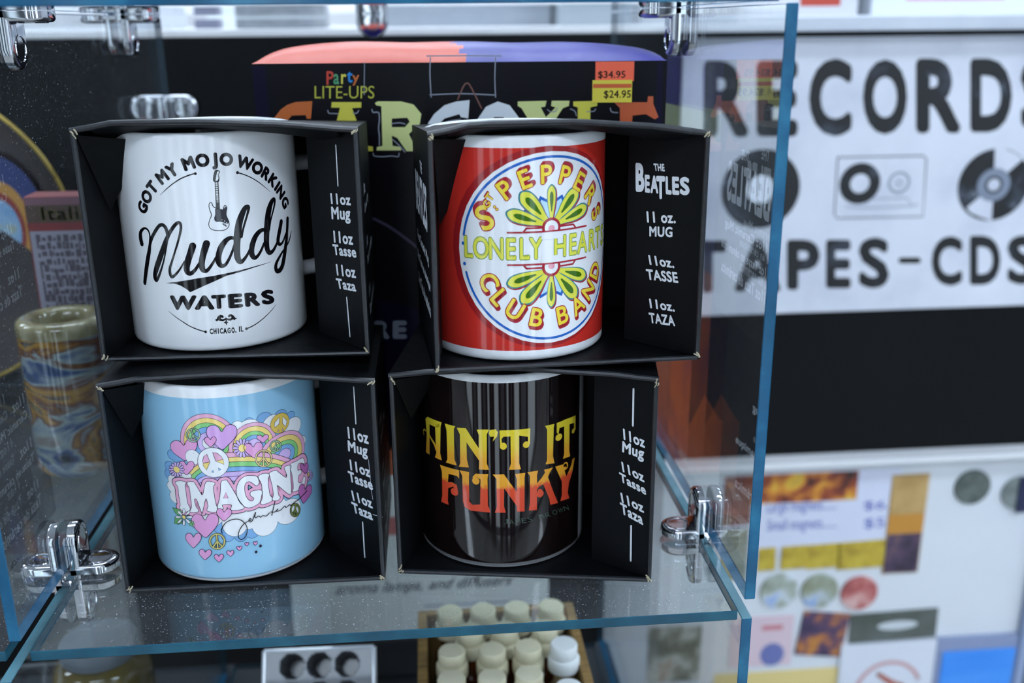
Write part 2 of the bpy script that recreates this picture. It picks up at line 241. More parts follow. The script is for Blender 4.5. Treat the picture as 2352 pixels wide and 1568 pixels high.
["L",3,"crim","P",0.06,7.6,0.95,10.78,83.01,0.027],["L",3,"crim","P",0.06,7.6,0.95,10.42,82.57,0.027],["L",3,"crim","P",0.06,7.6,0.95,10.15,82.24,0.027],["L",4,"crim","P",0.055,7.6,0.95,9.88,81.91,0.027],["L",5,"yel","P",0.02,7.6,0.95,9.88,81.91,0.027],["L",3,"crim","P",0.06,7.6,0.95,19.59,81.97,-0.262],["L",3,"crim","P",0.06,7.6,0.95,19.23,81.53,-0.262],["L",3,"crim","P",0.06,7.6,0.95,18.96,81.2,
-0.262],["L",4,"crim","P",0.055,7.6,0.95,18.69,80.87,-0.262],["L",5,"yel","P",0.02,7.6,0.95,18.69,80.87,-0.262],["L",3,"crim","E",0.06,7.6,0.95,27.52,78.6,-0.542],["L",3,"crim","E",0.06,7.6,0.95,27.16,78.16,-0.542],["L",3,"crim","E",0.06,7.6,0.95,26.89,77.83,-0.542],["L",4,"crim","E",0.055,7.6,0.95,26.62,77.5,-0.542],["L",5,"yel","E",0.02,7.6,0.95,26.62,77.5,-0.542],["L",3,"crim","R",0.06,7.6,0.95,
35.34,71.89,-0.877],["L",3,"crim","R",0.06,7.6,0.95,34.98,71.45,-0.877],["L",3,"crim","R",0.06,7.6,0.95,34.71,71.12,-0.877],["L",4,"crim","R",0.055,7.6,0.95,34.44,70.79,-0.877],["L",5,"yel","R",0.02,7.6,0.95,34.44,70.79,-0.877],["L",3,"crim","S",0.06,7.6,0.95,40.42,63.2,-1.205],["L",3,"crim","S",0.06,7.6,0.95,40.06,62.76,-1.205],["L",3,"crim","S",0.06,7.6,0.95,39.79,62.43,-1.205],["L",4,"crim","S",
0.055,7.6,0.95,39.52,62.1,-1.205],["L",5,"yel","S",0.02,7.6,0.95,39.52,62.1,-1.205],["L",3,"crim","S",0.06,10.0,1.0,-17.22,65.1,0.489],["L",3,"crim","S",0.06,10.0,1.0,-17.02,64.58,0.489],["L",3,"crim","S",0.06,10.0,1.0,-16.87,64.19,0.489],["L",4,"crim","S",0.055,10.0,1.0,-16.72,63.8,0.489],["L",5,"yel","S",0.02,10.0,1.0,-16.72,63.8,0.489],["L",3,"crim","G",0.06,3.0,1.0,-15.88,70.05,0.96],["L",3,
"crim","G",0.06,3.0,1.0,-15.76,69.89,0.96],["L",3,"crim","G",0.06,3.0,1.0,-15.67,69.77,0.96],["L",4,"crim","G",0.055,3.0,1.0,-15.58,69.65,0.96],["L",5,"yel","G",0.02,3.0,1.0,-15.58,69.65,0.96],["L",3,"crim","T",0.06,3.2,1.0,-14.6,73.05,0.96],["L",3,"crim","T",0.06,3.2,1.0,-14.48,72.89,0.96],["L",3,"crim","T",0.06,3.2,1.0,-14.39,72.77,0.96],["L",4,"crim","T",0.055,3.2,1.0,-14.3,72.65,0.96],["L",5,
"yel","T",0.02,3.2,1.0,-14.3,72.65,0.96],["C",4,"crim",-12.17,68.59,0.75,0.73],["C",5,"yel",-12.17,68.59,0.49,0.48],["C",4,"crim",-11.21,67.6,0.74,0.73],["C",5,"yel",-11.21,67.6,0.49,0.48],["L",3,"crim","C",0.06,7.8,0.95,-14.66,34.72,-1.092],["L",3,"crim","C",0.06,7.8,0.95,-14.86,35.24,-1.092],["L",3,"crim","C",0.06,7.8,0.95,-15.01,35.63,-1.092],["L",4,"crim","C",0.055,7.8,0.95,-15.16,36.02,
-1.092],["L",5,"yel","C",0.02,7.8,0.95,-15.16,36.02,-1.092],["L",3,"crim","L",0.06,7.8,0.95,-9.98,28.05,-0.827],["L",3,"crim","L",0.06,7.8,0.95,-10.18,28.57,-0.827],["L",3,"crim","L",0.06,7.8,0.95,-10.33,28.96,-0.827],["L",4,"crim","L",0.055,7.8,0.95,-10.48,29.35,-0.827],["L",5,"yel","L",0.02,7.8,0.95,-10.48,29.35,-0.827],["L",3,"crim","U",0.06,7.8,0.95,-3.45,22.67,-0.551],["L",3,"crim","U",0.06,
7.8,0.95,-3.65,23.19,-0.551],["L",3,"crim","U",0.06,7.8,0.95,-3.8,23.58,-0.551],["L",4,"crim","U",0.055,7.8,0.95,-3.95,23.97,-0.551],["L",5,"yel","U",0.02,7.8,0.95,-3.95,23.97,-0.551],["L",3,"crim","B",0.06,7.8,0.95,6.04,18.85,-0.216],["L",3,"crim","B",0.06,7.8,0.95,5.84,19.37,-0.216],["L",3,"crim","B",0.06,7.8,0.95,5.69,19.76,-0.216],["L",4,"crim","B",0.055,7.8,0.95,5.54,20.15,-0.216],["L",5,
"yel","B",0.02,7.8,0.95,5.54,20.15,-0.216],["L",3,"crim","B",0.06,7.8,0.95,18.32,18.66,0.186],["L",3,"crim","B",0.06,7.8,0.95,18.12,19.18,0.186],["L",3,"crim","B",0.06,7.8,0.95,17.97,19.57,0.186],["L",4,"crim","B",0.055,7.8,0.95,17.82,19.96,0.186],["L",5,"yel","B",0.02,7.8,0.95,17.82,19.96,0.186],["L",3,"crim","A",0.06,7.8,0.95,26.93,21.65,0.483],["L",3,"crim","A",0.06,7.8,0.95,26.73,22.17,0.483],
["L",3,"crim","A",0.06,7.8,0.95,26.58,22.56,0.483],["L",4,"crim","A",0.055,7.8,0.95,26.43,22.95,0.483],["L",5,"yel","A",0.02,7.8,0.95,26.43,22.95,0.483],["L",3,"crim","N",0.06,7.8,0.95,34.41,27.16,0.787],["L",3,"crim","N",0.06,7.8,0.95,34.21,27.68,0.787],["L",3,"crim","N",0.06,7.8,0.95,34.06,28.07,0.787],["L",4,"crim","N",0.055,7.8,0.95,33.91,28.46,0.787],["L",5,"yel","N",0.02,7.8,0.95,33.91,28.46,
0.787],["L",3,"crim","D",0.06,7.8,0.95,39.98,34.81,1.096],["L",3,"crim","D",0.06,7.8,0.95,39.78,35.33,1.096],["L",3,"crim","D",0.06,7.8,0.95,39.63,35.72,1.096],["L",4,"crim","D",0.055,7.8,0.95,39.48,36.11,1.096],["L",5,"yel","D",0.02,7.8,0.95,39.48,36.11,1.096],["L",3,"olive","L",0.05,8.8,0.72,-24.45,50.76,0.0],["L",4,"ygr","L",0.018,8.8,0.72,-24.45,50.76,0.0],["L",5,"dgr","L",-0.028,8.0,0.72,
-24.45,50.76,0.0],["L",3,"olive","O",0.05,8.8,0.72,-18.57,50.76,0.0],["L",4,"ygr","O",0.018,8.8,0.72,-18.57,50.76,0.0],["L",5,"dgr","O",-0.028,8.0,0.72,-18.57,50.76,0.0],["L",3,"olive","N",0.05,8.8,0.72,-11.76,50.76,0.0],["L",4,"ygr","N",0.018,8.8,0.72,-11.76,50.76,0.0],["L",5,"dgr","N",-0.028,8.0,0.72,-11.76,50.76,0.0],["L",3,"olive","E",0.05,8.8,0.72,-5.36,50.76,0.0],["L",4,"ygr","E",0.018,8.8,
0.72,-5.36,50.76,0.0],["L",5,"dgr","E",-0.028,8.0,0.72,-5.36,50.76,0.0],["L",3,"olive","L",0.05,8.8,0.72,0.41,50.76,0.0],["L",4,"ygr","L",0.018,8.8,0.72,0.41,50.76,0.0],["L",5,"dgr","L",-0.028,8.0,0.72,0.41,50.76,0.0],["L",3,"olive","Y",0.05,8.8,0.72,5.28,50.76,0.0],["L",4,"ygr","Y",0.018,8.8,0.72,5.28,50.76,0.0],["L",5,"dgr","Y",-0.028,8.0,0.72,5.28,50.76,0.0],["L",3,"olive","H",0.05,8.8,0.72,
16.41,50.76,0.0],["L",4,"ygr","H",0.018,8.8,0.72,16.41,50.76,0.0],["L",5,"dgr","H",-0.028,8.0,0.72,16.41,50.76,0.0],["L",3,"olive","E",0.05,8.8,0.72,23.2,50.76,0.0],["L",4,"ygr","E",0.018,8.8,0.72,23.2,50.76,0.0],["L",5,"dgr","E",-0.028,8.0,0.72,23.2,50.76,0.0],["L",3,"olive","A",0.05,8.8,0.72,28.93,50.76,0.0],["L",4,"ygr","A",0.018,8.8,0.72,28.93,50.76,0.0],["L",5,"dgr","A",-0.028,8.0,0.72,28.93,
50.76,0.0],["L",3,"olive","R",0.05,8.8,0.72,36.3,50.76,0.0],["L",4,"ygr","R",0.018,8.8,0.72,36.3,50.76,0.0],["L",5,"dgr","R",-0.028,8.0,0.72,36.3,50.76,0.0],["L",3,"olive","T",0.05,8.8,0.72,41.83,50.76,0.0],["L",4,"ygr","T",0.018,8.8,0.72,41.83,50.76,0.0],["L",5,"dgr","T",-0.028,8.0,0.72,41.83,50.76,0.0],["L",3,"olive","S",0.05,8.8,0.72,47.87,50.76,0.0],["L",4,"ygr","S",0.018,8.8,0.72,47.87,50.76,
0.0],["L",5,"dgr","S",-0.028,8.0,0.72,47.87,50.76,0.0],["S",3,"crim",0,0,[-6.81,57.76,0.7,31.19,57.76,0.7]],["S",3,"crim",0,0,[1.19,59.46,0.8,23.19,59.46,0.8]],["S",3,"crim",0,0,[-0.31,57.76,0.8,1.19,59.46,0.8]],["S",3,"crim",0,0,[24.69,57.76,0.8,23.19,59.46,0.8]],["P",3,"crim",1,[12.06,61.61,11.49,64.82,10.75,68.39,10.39,71.96,10.57,74.81,11.49,76.6,12.59,77.31,13.69,76.6,14.61,74.81,14.79,71.96,
14.44,68.39,13.69,64.82,13.12,61.61]],["P",4,"tealin",1,[11.68,62.08,11.13,65.27,10.41,68.8,10.07,72.34,10.24,75.17,11.13,76.94,12.19,77.64,13.25,76.94,14.14,75.17,14.31,72.34,13.97,68.8,13.25,65.27,12.7,62.08]],["P",5,"ygr",1,[11.76,62.3,11.29,65.3,10.68,68.63,10.39,71.97,10.53,74.63,11.29,76.3,12.19,76.96,13.09,76.3,13.85,74.63,13.99,71.97,13.7,68.63,13.09,65.3,12.62,62.3]],["P",6,"dgr",1,[12.0,
66.21,11.79,67.92,11.51,69.82,11.38,71.73,11.45,73.25,11.79,74.2,12.19,74.58,12.6,74.2,12.94,73.25,13.0,71.73,12.87,69.82,12.6,67.92,12.38,66.21]],["P",3,"crim",1,[13.58,61.88,15.34,65.25,17.16,69.13,19.46,72.56,21.87,74.8,24.38,75.29,26.29,74.68,27.1,72.85,26.88,70.3,24.9,67.67,21.73,65.01,18.06,62.8,14.89,60.7]],["P",4,"tealin",1,[13.19,62.34,14.95,65.67,16.77,69.49,19.06,72.88,21.44,75.1,23.9,
75.62,25.76,75.03,26.53,73.25,26.28,70.74,24.32,68.14,21.19,65.51,17.58,63.3,14.45,61.2]],["P",5,"ygr",1,[13.45,62.44,15.17,65.52,16.97,69.04,19.17,72.2,21.4,74.31,23.61,74.89,25.24,74.45,25.84,72.88,25.5,70.62,23.63,68.19,20.72,65.67,17.4,63.51,14.52,61.48]],["P",6,"dgr",1,[16.74,65.5,17.8,67.2,18.92,69.13,20.22,70.89,21.47,72.12,22.62,72.55,23.41,72.43,23.62,71.65,23.31,70.46,22.22,69.09,20.6,
67.61,18.8,66.29,17.22,65.07]],["P",3,"crim",1,[10.29,60.7,7.12,62.8,3.46,65.01,0.28,67.67,-1.69,70.3,-1.92,72.85,-1.11,74.68,0.8,75.29,3.31,74.8,5.72,72.56,8.02,69.13,9.84,65.25,11.6,61.88]],["P",4,"tealin",1,[9.93,61.2,6.8,63.3,3.2,65.51,0.06,68.14,-1.9,70.74,-2.15,73.25,-1.38,75.03,0.48,75.62,2.94,75.1,5.32,72.88,7.62,69.49,9.43,65.67,11.19,62.34]],["P",5,"ygr",1,[9.86,61.48,6.98,63.51,3.66,
65.67,0.75,68.19,-1.12,70.62,-1.46,72.88,-0.86,74.45,0.77,74.89,2.98,74.31,5.21,72.2,7.41,69.04,9.21,65.52,10.93,62.44]],["P",6,"dgr",1,[7.16,65.07,5.58,66.29,3.78,67.61,2.16,69.09,1.07,70.46,0.76,71.65,0.97,72.43,1.76,72.55,2.92,72.12,4.16,70.89,5.47,69.13,6.59,67.2,7.64,65.5]],["P",3,"crim",1,[14.75,60.97,18.09,62.92,21.75,65.24,25.59,67.02,28.86,67.82,31.27,67.2,32.56,65.95,32.25,64.18,30.67,
62.27,27.55,60.99,23.4,60.17,19.07,59.9,15.22,59.52]],["P",4,"tealin",1,[14.34,61.43,17.65,63.35,21.29,65.63,25.09,67.38,28.33,68.18,30.71,67.59,31.97,66.39,31.66,64.67,30.08,62.81,26.99,61.54,22.88,60.73,18.6,60.43,14.79,60.03]],["P",5,"ygr",1,[14.61,61.41,17.76,63.14,21.22,65.19,24.82,66.8,27.86,67.57,30.06,67.14,31.21,66.14,30.87,64.66,29.34,63.02,26.42,61.85,22.57,61.04,18.56,60.67,15.0,
60.22]],["P",6,"dgr",1,[19.09,62.5,20.91,63.41,22.92,64.48,24.99,65.35,26.72,65.82,27.94,65.7,28.55,65.28,28.3,64.58,27.39,63.77,25.71,63.13,23.53,62.61,21.27,62.3,19.26,61.97]],["P",3,"crim",1,[9.96,59.52,6.11,59.9,1.78,60.17,-2.37,60.99,-5.49,62.27,-7.07,64.18,-7.38,65.95,-6.09,67.2,-3.68,67.82,-0.41,67.02,3.43,65.24,7.09,62.92,10.43,60.97]],["P",4,"tealin",1,[9.59,60.03,5.78,60.43,1.5,60.73,
-2.61,61.54,-5.69,62.81,-7.27,64.67,-7.59,66.39,-6.33,67.59,-3.95,68.18,-0.71,67.38,3.1,65.63,6.73,63.35,10.04,61.43]],["P",5,"ygr",1,[9.38,60.22,5.82,60.67,1.81,61.04,-2.04,61.85,-4.96,63.02,-6.49,64.66,-6.83,66.14,-5.68,67.14,-3.48,67.57,-0.44,66.8,3.16,65.19,6.62,63.14,9.77,61.41]],["P",6,"dgr",1,[5.12,61.97,3.11,62.3,0.85,62.61,-1.33,63.13,-3.01,63.77,-3.92,64.58,-4.17,65.28,-3.56,65.7,-2.34,
65.82,-0.61,65.35,1.46,64.48,3.47,63.41,5.29,62.5]],["P",2.5,"blue",0,[12.91,61.33,13.92,71.22,17.39,73.0,18.77,69.36]],["P",2.7,"lblue",0,[12.91,61.33,13.68,69.76,16.76,71.38,17.98,68.11]],["P",2.5,"blue",0,[11.47,61.33,5.61,69.36,6.99,73.0,10.46,71.22]],["P",2.7,"lblue",0,[11.47,61.33,6.41,68.11,7.62,71.38,10.7,69.76]],["P",2.5,"blue",0,[13.87,60.55,20.5,67.96,24.35,67.36,23.34,63.6]],["P",2.7,
"lblue",0,[13.87,60.55,19.45,66.92,22.89,66.41,21.96,63.06]],["P",2.5,"blue",0,[10.51,60.55,1.05,63.6,0.03,67.36,3.88,67.96]],["P",2.7,"lblue",0,[10.51,60.55,2.43,63.06,1.49,66.41,4.93,66.92]],["C",7,"crim",12.19,59.26,4.3,4.3],["C",8,"white",12.19,59.26,3.1,3.1],["C",9,"pink2",12.19,58.86,1.5,1.5],["P",9.5,"white",0,[7.59,58.06,16.79,58.06,16.79,54.36,7.59,54.36]],["S",10,"crim",0,0,[-6.81,57.76,
0.7,31.19,57.76,0.7]],["S",3,"crim",0,0,[-6.81,43.76,0.7,31.19,43.76,0.7]],["S",3,"crim",0,0,[1.19,42.06,0.8,23.19,42.06,0.8]],["S",3,"crim",0,0,[-0.31,43.76,0.8,1.19,42.06,0.8]],["S",3,"crim",0,0,[24.69,43.76,0.8,23.19,42.06,0.8]],["P",3,"crim",1,[13.12,38.92,13.69,35.71,14.44,32.14,14.79,28.57,14.61,25.71,13.69,23.93,12.59,23.21,11.49,23.93,10.57,25.71,10.39,28.57,10.75,32.14,11.49,35.71,12.06,
38.92]],["P",4,"tealin",1,[12.7,39.44,13.25,36.26,13.97,32.72,14.31,29.19,14.14,26.36,13.25,24.59,12.19,23.88,11.13,24.59,10.24,26.36,10.07,29.19,10.41,32.72,11.13,36.26,11.68,39.44]],["P",5,"ygr",1,[12.62,39.22,13.09,36.23,13.7,32.89,13.99,29.56,13.85,26.9,13.09,25.23,12.19,24.56,11.29,25.23,10.53,26.9,10.39,29.56,10.68,32.89,11.29,36.23,11.76,39.22]],["P",6,"dgr",1,[12.38,35.32,12.6,33.61,12.87,
31.7,13.0,29.8,12.94,28.28,12.6,27.32,12.19,26.94,11.79,27.32,11.45,28.28,11.38,29.8,11.51,31.7,11.79,33.61,12.0,35.32]],["P",3,"crim",1,[14.89,39.82,18.06,37.72,21.73,35.51,24.9,32.86,26.88,30.23,27.1,27.68,26.29,25.85,24.38,25.23,21.87,25.72,19.46,27.96,17.16,31.4,15.34,35.27,13.58,38.65]],["P",4,"tealin",1,[14.45,40.32,17.58,38.23,21.19,36.02,24.32,33.38,26.28,30.78,26.53,28.28,25.76,26.49,23.9,
25.91,21.44,26.42,19.06,28.64,16.77,32.04,14.95,35.86,13.19,39.19]],["P",5,"ygr",1,[14.52,40.05,17.4,38.02,20.72,35.86,23.63,33.34,25.5,30.91,25.84,28.64,25.24,27.07,23.61,26.64,21.4,27.21,19.17,29.32,16.97,32.49,15.17,36.01,13.45,39.09]],["P",6,"dgr",1,[17.22,36.46,18.8,35.23,20.6,33.92,22.22,32.44,23.31,31.07,23.62,29.88,23.41,29.1,22.62,28.97,21.47,29.41,20.22,30.63,18.92,32.4,17.8,34.33,16.74,
36.02]],["P",3,"crim",1,[11.6,38.65,9.84,35.27,8.02,31.4,5.72,27.96,3.31,25.72,0.8,25.23,-1.11,25.85,-1.92,27.68,-1.69,30.23,0.28,32.86,3.46,35.51,7.12,37.72,10.29,39.82]],["P",4,"tealin",1,[11.19,39.19,9.43,35.86,7.62,32.04,5.32,28.64,2.94,26.42,0.48,25.91,-1.38,26.49,-2.15,28.28,-1.9,30.78,0.06,33.38,3.2,36.02,6.8,38.23,9.93,40.32]],["P",5,"ygr",1,[10.93,39.09,9.21,36.01,7.41,32.49,5.21,29.32,
2.98,27.21,0.77,26.64,-0.86,27.07,-1.46,28.64,-1.12,30.91,0.75,33.34,3.66,35.86,6.98,38.02,9.86,40.05]],["P",6,"dgr",1,[7.64,36.02,6.59,34.33,5.47,32.4,4.16,30.63,2.92,29.41,1.76,28.97,0.97,29.1,0.76,29.88,1.07,31.07,2.16,32.44,3.78,33.92,5.58,35.23,7.16,36.46]],["P",3,"crim",1,[15.22,41.01,19.07,40.62,23.4,40.35,27.55,39.54,30.67,38.26,32.25,36.34,32.56,34.57,31.27,33.32,28.86,32.71,25.59,33.5,
21.75,35.28,18.09,37.61,14.75,39.56]],["P",4,"tealin",1,[14.79,41.49,18.6,41.09,22.88,40.8,26.99,39.98,30.08,38.72,31.66,36.85,31.97,35.14,30.71,33.93,28.33,33.35,25.09,34.15,21.29,35.9,17.65,38.18,14.34,40.09]],["P",5,"ygr",1,[15.0,41.31,18.56,40.86,22.57,40.49,26.42,39.67,29.34,38.51,30.87,36.86,31.21,35.38,30.06,34.39,27.86,33.96,24.82,34.73,21.22,36.33,17.76,38.39,14.61,40.12]],["P",6,"dgr",1,
[19.26,39.56,21.27,39.23,23.53,38.91,25.71,38.4,27.39,37.76,28.3,36.94,28.55,36.25,27.94,35.83,26.72,35.71,24.99,36.17,22.92,37.04,20.91,38.11,19.09,39.03]],["P",3,"crim",1,[10.43,39.56,7.09,37.61,3.43,35.28,-0.41,33.5,-3.68,32.71,-6.09,33.32,-7.38,34.57,-7.07,36.34,-5.49,38.26,-2.37,39.54,1.78,40.35,6.11,40.62,9.96,41.01]],["P",4,"tealin",1,[10.04,40.09,6.73,38.18,3.1,35.9,-0.71,34.15,-3.95,33.35,
-6.33,33.93,-7.59,35.14,-7.27,36.85,-5.69,38.72,-2.61,39.98,1.5,40.8,5.78,41.09,9.59,41.49]],["P",5,"ygr",1,[9.77,40.12,6.62,38.39,3.16,36.33,-0.44,34.73,-3.48,33.96,-5.68,34.39,-6.83,35.38,-6.49,36.86,-4.96,38.51,-2.04,39.67,1.81,40.49,5.82,40.86,9.38,41.31]],["P",6,"dgr",1,[5.29,39.03,3.47,38.11,1.46,37.04,-0.61,36.17,-2.34,35.71,-3.56,35.83,-4.17,36.25,-3.92,36.94,-3.01,37.76,-1.33,38.4,0.85,
38.91,3.11,39.23,5.12,39.56]],["P",2.5,"blue",0,[12.91,40.2,18.77,32.17,17.39,28.53,13.92,30.3]],["P",2.7,"lblue",0,[12.91,40.2,17.98,33.41,16.76,30.15,13.68,31.76]],["P",2.5,"blue",0,[11.47,40.2,10.46,30.3,6.99,28.53,5.61,32.17]],["P",2.7,"lblue",0,[11.47,40.2,10.7,31.76,7.62,30.15,6.41,33.41]],["P",2.5,"blue",0,[13.87,40.97,23.34,37.93,24.35,34.17,20.5,33.56]],["P",2.7,"lblue",0,[13.87,40.97,
21.96,38.46,22.89,35.11,19.45,34.61]],["P",2.5,"blue",0,[10.51,40.97,3.88,33.56,0.03,34.17,1.05,37.93]],["P",2.7,"lblue",0,[10.51,40.97,4.93,34.61,1.49,35.11,2.43,38.46]],["C",7,"crim",12.19,42.26,4.3,4.3],["C",8,"white",12.19,42.26,3.1,3.1],["C",9,"pink2",12.19,42.66,1.5,1.5],["P",9.5,"white",0,[7.59,43.46,16.79,43.46,16.79,47.16,7.59,47.16]],["S",10,"crim",0,0,[-6.81,43.76,0.7,31.19,43.76,0.7]]],
"LL":[["C",1,"line",-20.75,64.09,3.09,2.64],["C",1,"line",-22.87,57.59,3.71,3.02],["C",1,"line",-24.27,53.73,3.14,2.54],["C",1,"line",-17.73,62.33,3.42,3.12],["C",1,"line",16.19,79.26,2.26,2.39],["C",1,"line",23.35,78.57,4.02,3.94],["C",1,"line",31.72,78.41,3.56,3.03],["C",1,"line",37.34,76.41,2.9,2.35],["C",1.3,"cblue",-20.75,64.09,2.93,2.48],["C",1.3,"cblue",-22.87,57.59,3.55,2.86],["C",1.3,
"cblue",-24.27,53.73,2.98,2.38],["C",1.3,"cblue",-17.73,62.33,3.26,2.96],["C",1.3,"cblue",16.19,79.26,2.1,2.23],["C",1.3,"cblue",23.35,78.57,3.86,3.78],["C",1.3,"cblue",31.72,78.41,3.4,2.87],["C",1.3,"cblue",37.34,76.41,2.74,2.19],["C",1.8,"line",10.92,77.84,2.83,3.1],["C",1.8,"line",27.27,75.44,5.24,4.84],["C",1.8,"line",38.45,70.83,5.68,4.57],["C",1.8,"line",43.73,61.26,3.35,2.71],["C",1.8,
"line",16.06,74.41,6.0,6.38],["C",1.8,"line",34.78,63.33,8.1,6.51],["C",1.8,"line",-22.24,51.24,3.25,2.7],["C",1.8,"line",-23.15,47.78,3.56,2.9],["C",1.8,"line",-21.91,42.8,3.86,3.24],["C",1.8,"line",-14.33,54.11,3.89,3.78],["C",1.8,"line",-10.2,64.71,3.61,3.7],["C",2.1,"white",10.92,77.84,2.67,2.94],["C",2.1,"white",27.27,75.44,5.08,4.68],["C",2.1,"white",38.45,70.83,5.52,4.41],["C",2.1,"white",
43.73,61.26,3.19,2.55],["C",2.1,"white",16.06,74.41,5.84,6.22],["C",2.1,"white",34.78,63.33,7.94,6.35],["C",2.1,"white",-22.24,51.24,3.09,2.54],["C",2.1,"white",-23.15,47.78,3.4,2.74],["C",2.1,"white",-21.91,42.8,3.7,3.08],["C",2.1,"white",-14.33,54.11,3.73,3.62],["C",2.1,"white",-10.2,64.71,3.45,3.54],["C",1,"line",1.87,25.25,3.21,3.66],["C",1,"line",7.76,24.54,3.21,3.65],["C",1,"line",13.11,
25.54,3.43,3.8],["C",1,"line",-1.21,29.77,3.38,3.82],["C",1.3,"cblue",1.87,25.25,3.05,3.5],["C",1.3,"cblue",7.76,24.54,3.05,3.49],["C",1.3,"cblue",13.11,25.54,3.27,3.64],["C",1.3,"cblue",-1.21,29.77,3.22,3.66],["C",1.8,"line",5.54,30.53,5.77,6.6],["C",1.8,"line",19.22,28.01,6.31,6.59],["C",1.8,"line",31.89,29.7,7.43,6.25],["C",1.8,"line",12.44,33.03,5.75,6.39],["C",1.8,"line",24.78,32.99,6.62,
6.39],["C",1.8,"line",-6.21,39.38,9.26,10.08],["C",1.8,"line",18.92,38.78,9.48,9.92],["C",2.1,"white",5.54,30.53,5.61,6.44],["C",2.1,"white",19.22,28.01,6.15,6.43],["C",2.1,"white",31.89,29.7,7.27,6.09],["C",2.1,"white",12.44,33.03,5.59,6.23],["C",2.1,"white",24.78,32.99,6.46,6.23],["C",2.1,"white",-6.21,39.38,9.1,9.92],["C",2.1,"white",18.92,38.78,9.32,9.76],["C",3.0,"line",-2.37,71.19,13.1,
14.38],["C",3.2,"rpink",-2.37,71.19,12.92,14.18],["C",3.4,"line",-2.37,71.19,11.27,12.36],["C",3.6,"ryel",-2.37,71.19,11.08,12.17],["C",3.8,"line",-2.37,71.19,9.17,10.06],["C",4.0,"rgrn",-2.37,71.19,8.98,9.86],["C",4.2,"line",-2.37,71.19,7.31,8.01],["C",4.4,"cblue",-2.37,71.19,7.12,7.82],["C",4.6,"line",-2.37,71.19,4.87,5.33],["C",4.8,"lilac",-2.37,71.19,4.68,5.14],["C",5.0,"line",-2.37,71.19,2.71,
2.97],["C",5.2,"white",-2.37,71.19,2.53,2.77],["C",5.6,"line",17.33,67.17,11.19,11.81],["C",5.8,"rpink",17.33,67.17,11.0,11.62],["C",6.0,"line",17.33,67.17,9.5,10.02],["C",6.2,"ryel",17.33,67.17,9.31,9.83],["C",6.3999999999999995,"line",17.33,67.17,7.27,7.67],["C",6.6,"rgrn",17.33,67.17,7.08,7.47],["C",6.8,"line",17.33,67.17,5.48,5.78],["C",7.0,"cblue",17.33,67.17,5.29,5.59],["C",7.199999999999999,
"line",17.33,67.17,3.7,3.9],["C",7.3999999999999995,"lilac",17.33,67.17,3.51,3.71],["C",7.8,"line",32.06,59.05,13.45,11.28],["C",8.0,"rpink",32.06,59.05,13.25,11.09],["C",8.2,"line",32.06,59.05,11.17,9.37],["C",8.399999999999999,"ryel",32.06,59.05,10.96,9.18],["C",8.6,"line",32.06,59.05,8.31,6.98],["C",8.799999999999999,"rgrn",32.06,59.05,8.11,6.79],["C",9.0,"line",32.06,59.05,6.03,5.07],["C",9.2,
"cblue",32.06,59.05,5.82,4.87],["C",9.4,"line",32.06,59.05,3.56,3.0],["C",9.6,"lilac",32.06,59.05,3.35,2.8],["S",10.0,"line",0,1,[-12.1,59.15,2.7,-6.17,62.66,2.59,0.43,64.77,2.52,6.67,65.02,2.5,13.71,64.24,2.53,20.97,62.28,2.62,27.15,59.37,2.75,33.93,54.77,2.96]],["S",10.2,"rpink",0,1,[-12.1,59.15,2.25,-6.17,62.66,2.16,0.43,64.77,2.1,6.67,65.02,2.08,13.71,64.24,2.11,20.97,62.28,2.18,27.15,59.37,
2.29,33.93,54.77,2.47]],["S",10.4,"line",0,1,[-11.41,56.84,2.69,-6.42,60.3,2.6,0.2,62.43,2.53,6.46,62.7,2.51,13.51,61.92,2.53,20.77,59.95,2.62,26.93,57.03,2.75,33.69,52.4,2.96]],["S",10.6,"ryel",0,1,[-11.41,56.84,2.24,-6.42,60.3,2.16,0.2,62.43,2.1,6.46,62.7,2.09,13.51,61.92,2.11,20.77,59.95,2.18,26.93,57.03,2.29,33.69,52.4,2.46]],["S",10.8,"line",0,1,[-10.73,54.51,2.69,-6.67,57.93,2.61,-0.03,60.09,
2.53,6.24,60.36,2.51,13.3,59.58,2.54,20.56,57.61,2.62,26.72,54.68,2.75,33.46,50.03,2.96]],["S",11.0,"rgrn",0,1,[-10.73,54.51,2.24,-6.67,57.93,2.17,-0.03,60.09,2.11,6.24,60.36,2.09,13.3,59.58,2.12,20.56,57.61,2.19,26.72,54.68,2.29,33.46,50.03,2.46]],["S",11.2,"line",0,1,[-10.05,52.18,2.68,-6.93,55.55,2.62,-0.25,57.73,2.54,6.03,58.02,2.52,13.09,57.24,2.54,20.36,55.26,2.63,26.51,52.32,2.75,33.23,
47.66,2.95]],["S",11.399999999999999,"cblue",0,1,[-10.05,52.18,2.23,-6.93,55.55,2.18,-0.25,57.73,2.12,6.03,58.02,2.1,13.09,57.24,2.12,20.36,55.26,2.19,26.51,52.32,2.29,33.23,47.66,2.46]],["S",11.6,"line",0,1,[-9.38,49.83,2.67,-7.18,53.16,2.63,-0.48,55.37,2.55,5.81,55.67,2.52,12.89,54.9,2.55,20.15,52.91,2.63,26.29,49.95,2.75,33.0,45.28,2.95]],["S",11.799999999999999,"lilac",0,1,[-9.38,49.83,2.23,
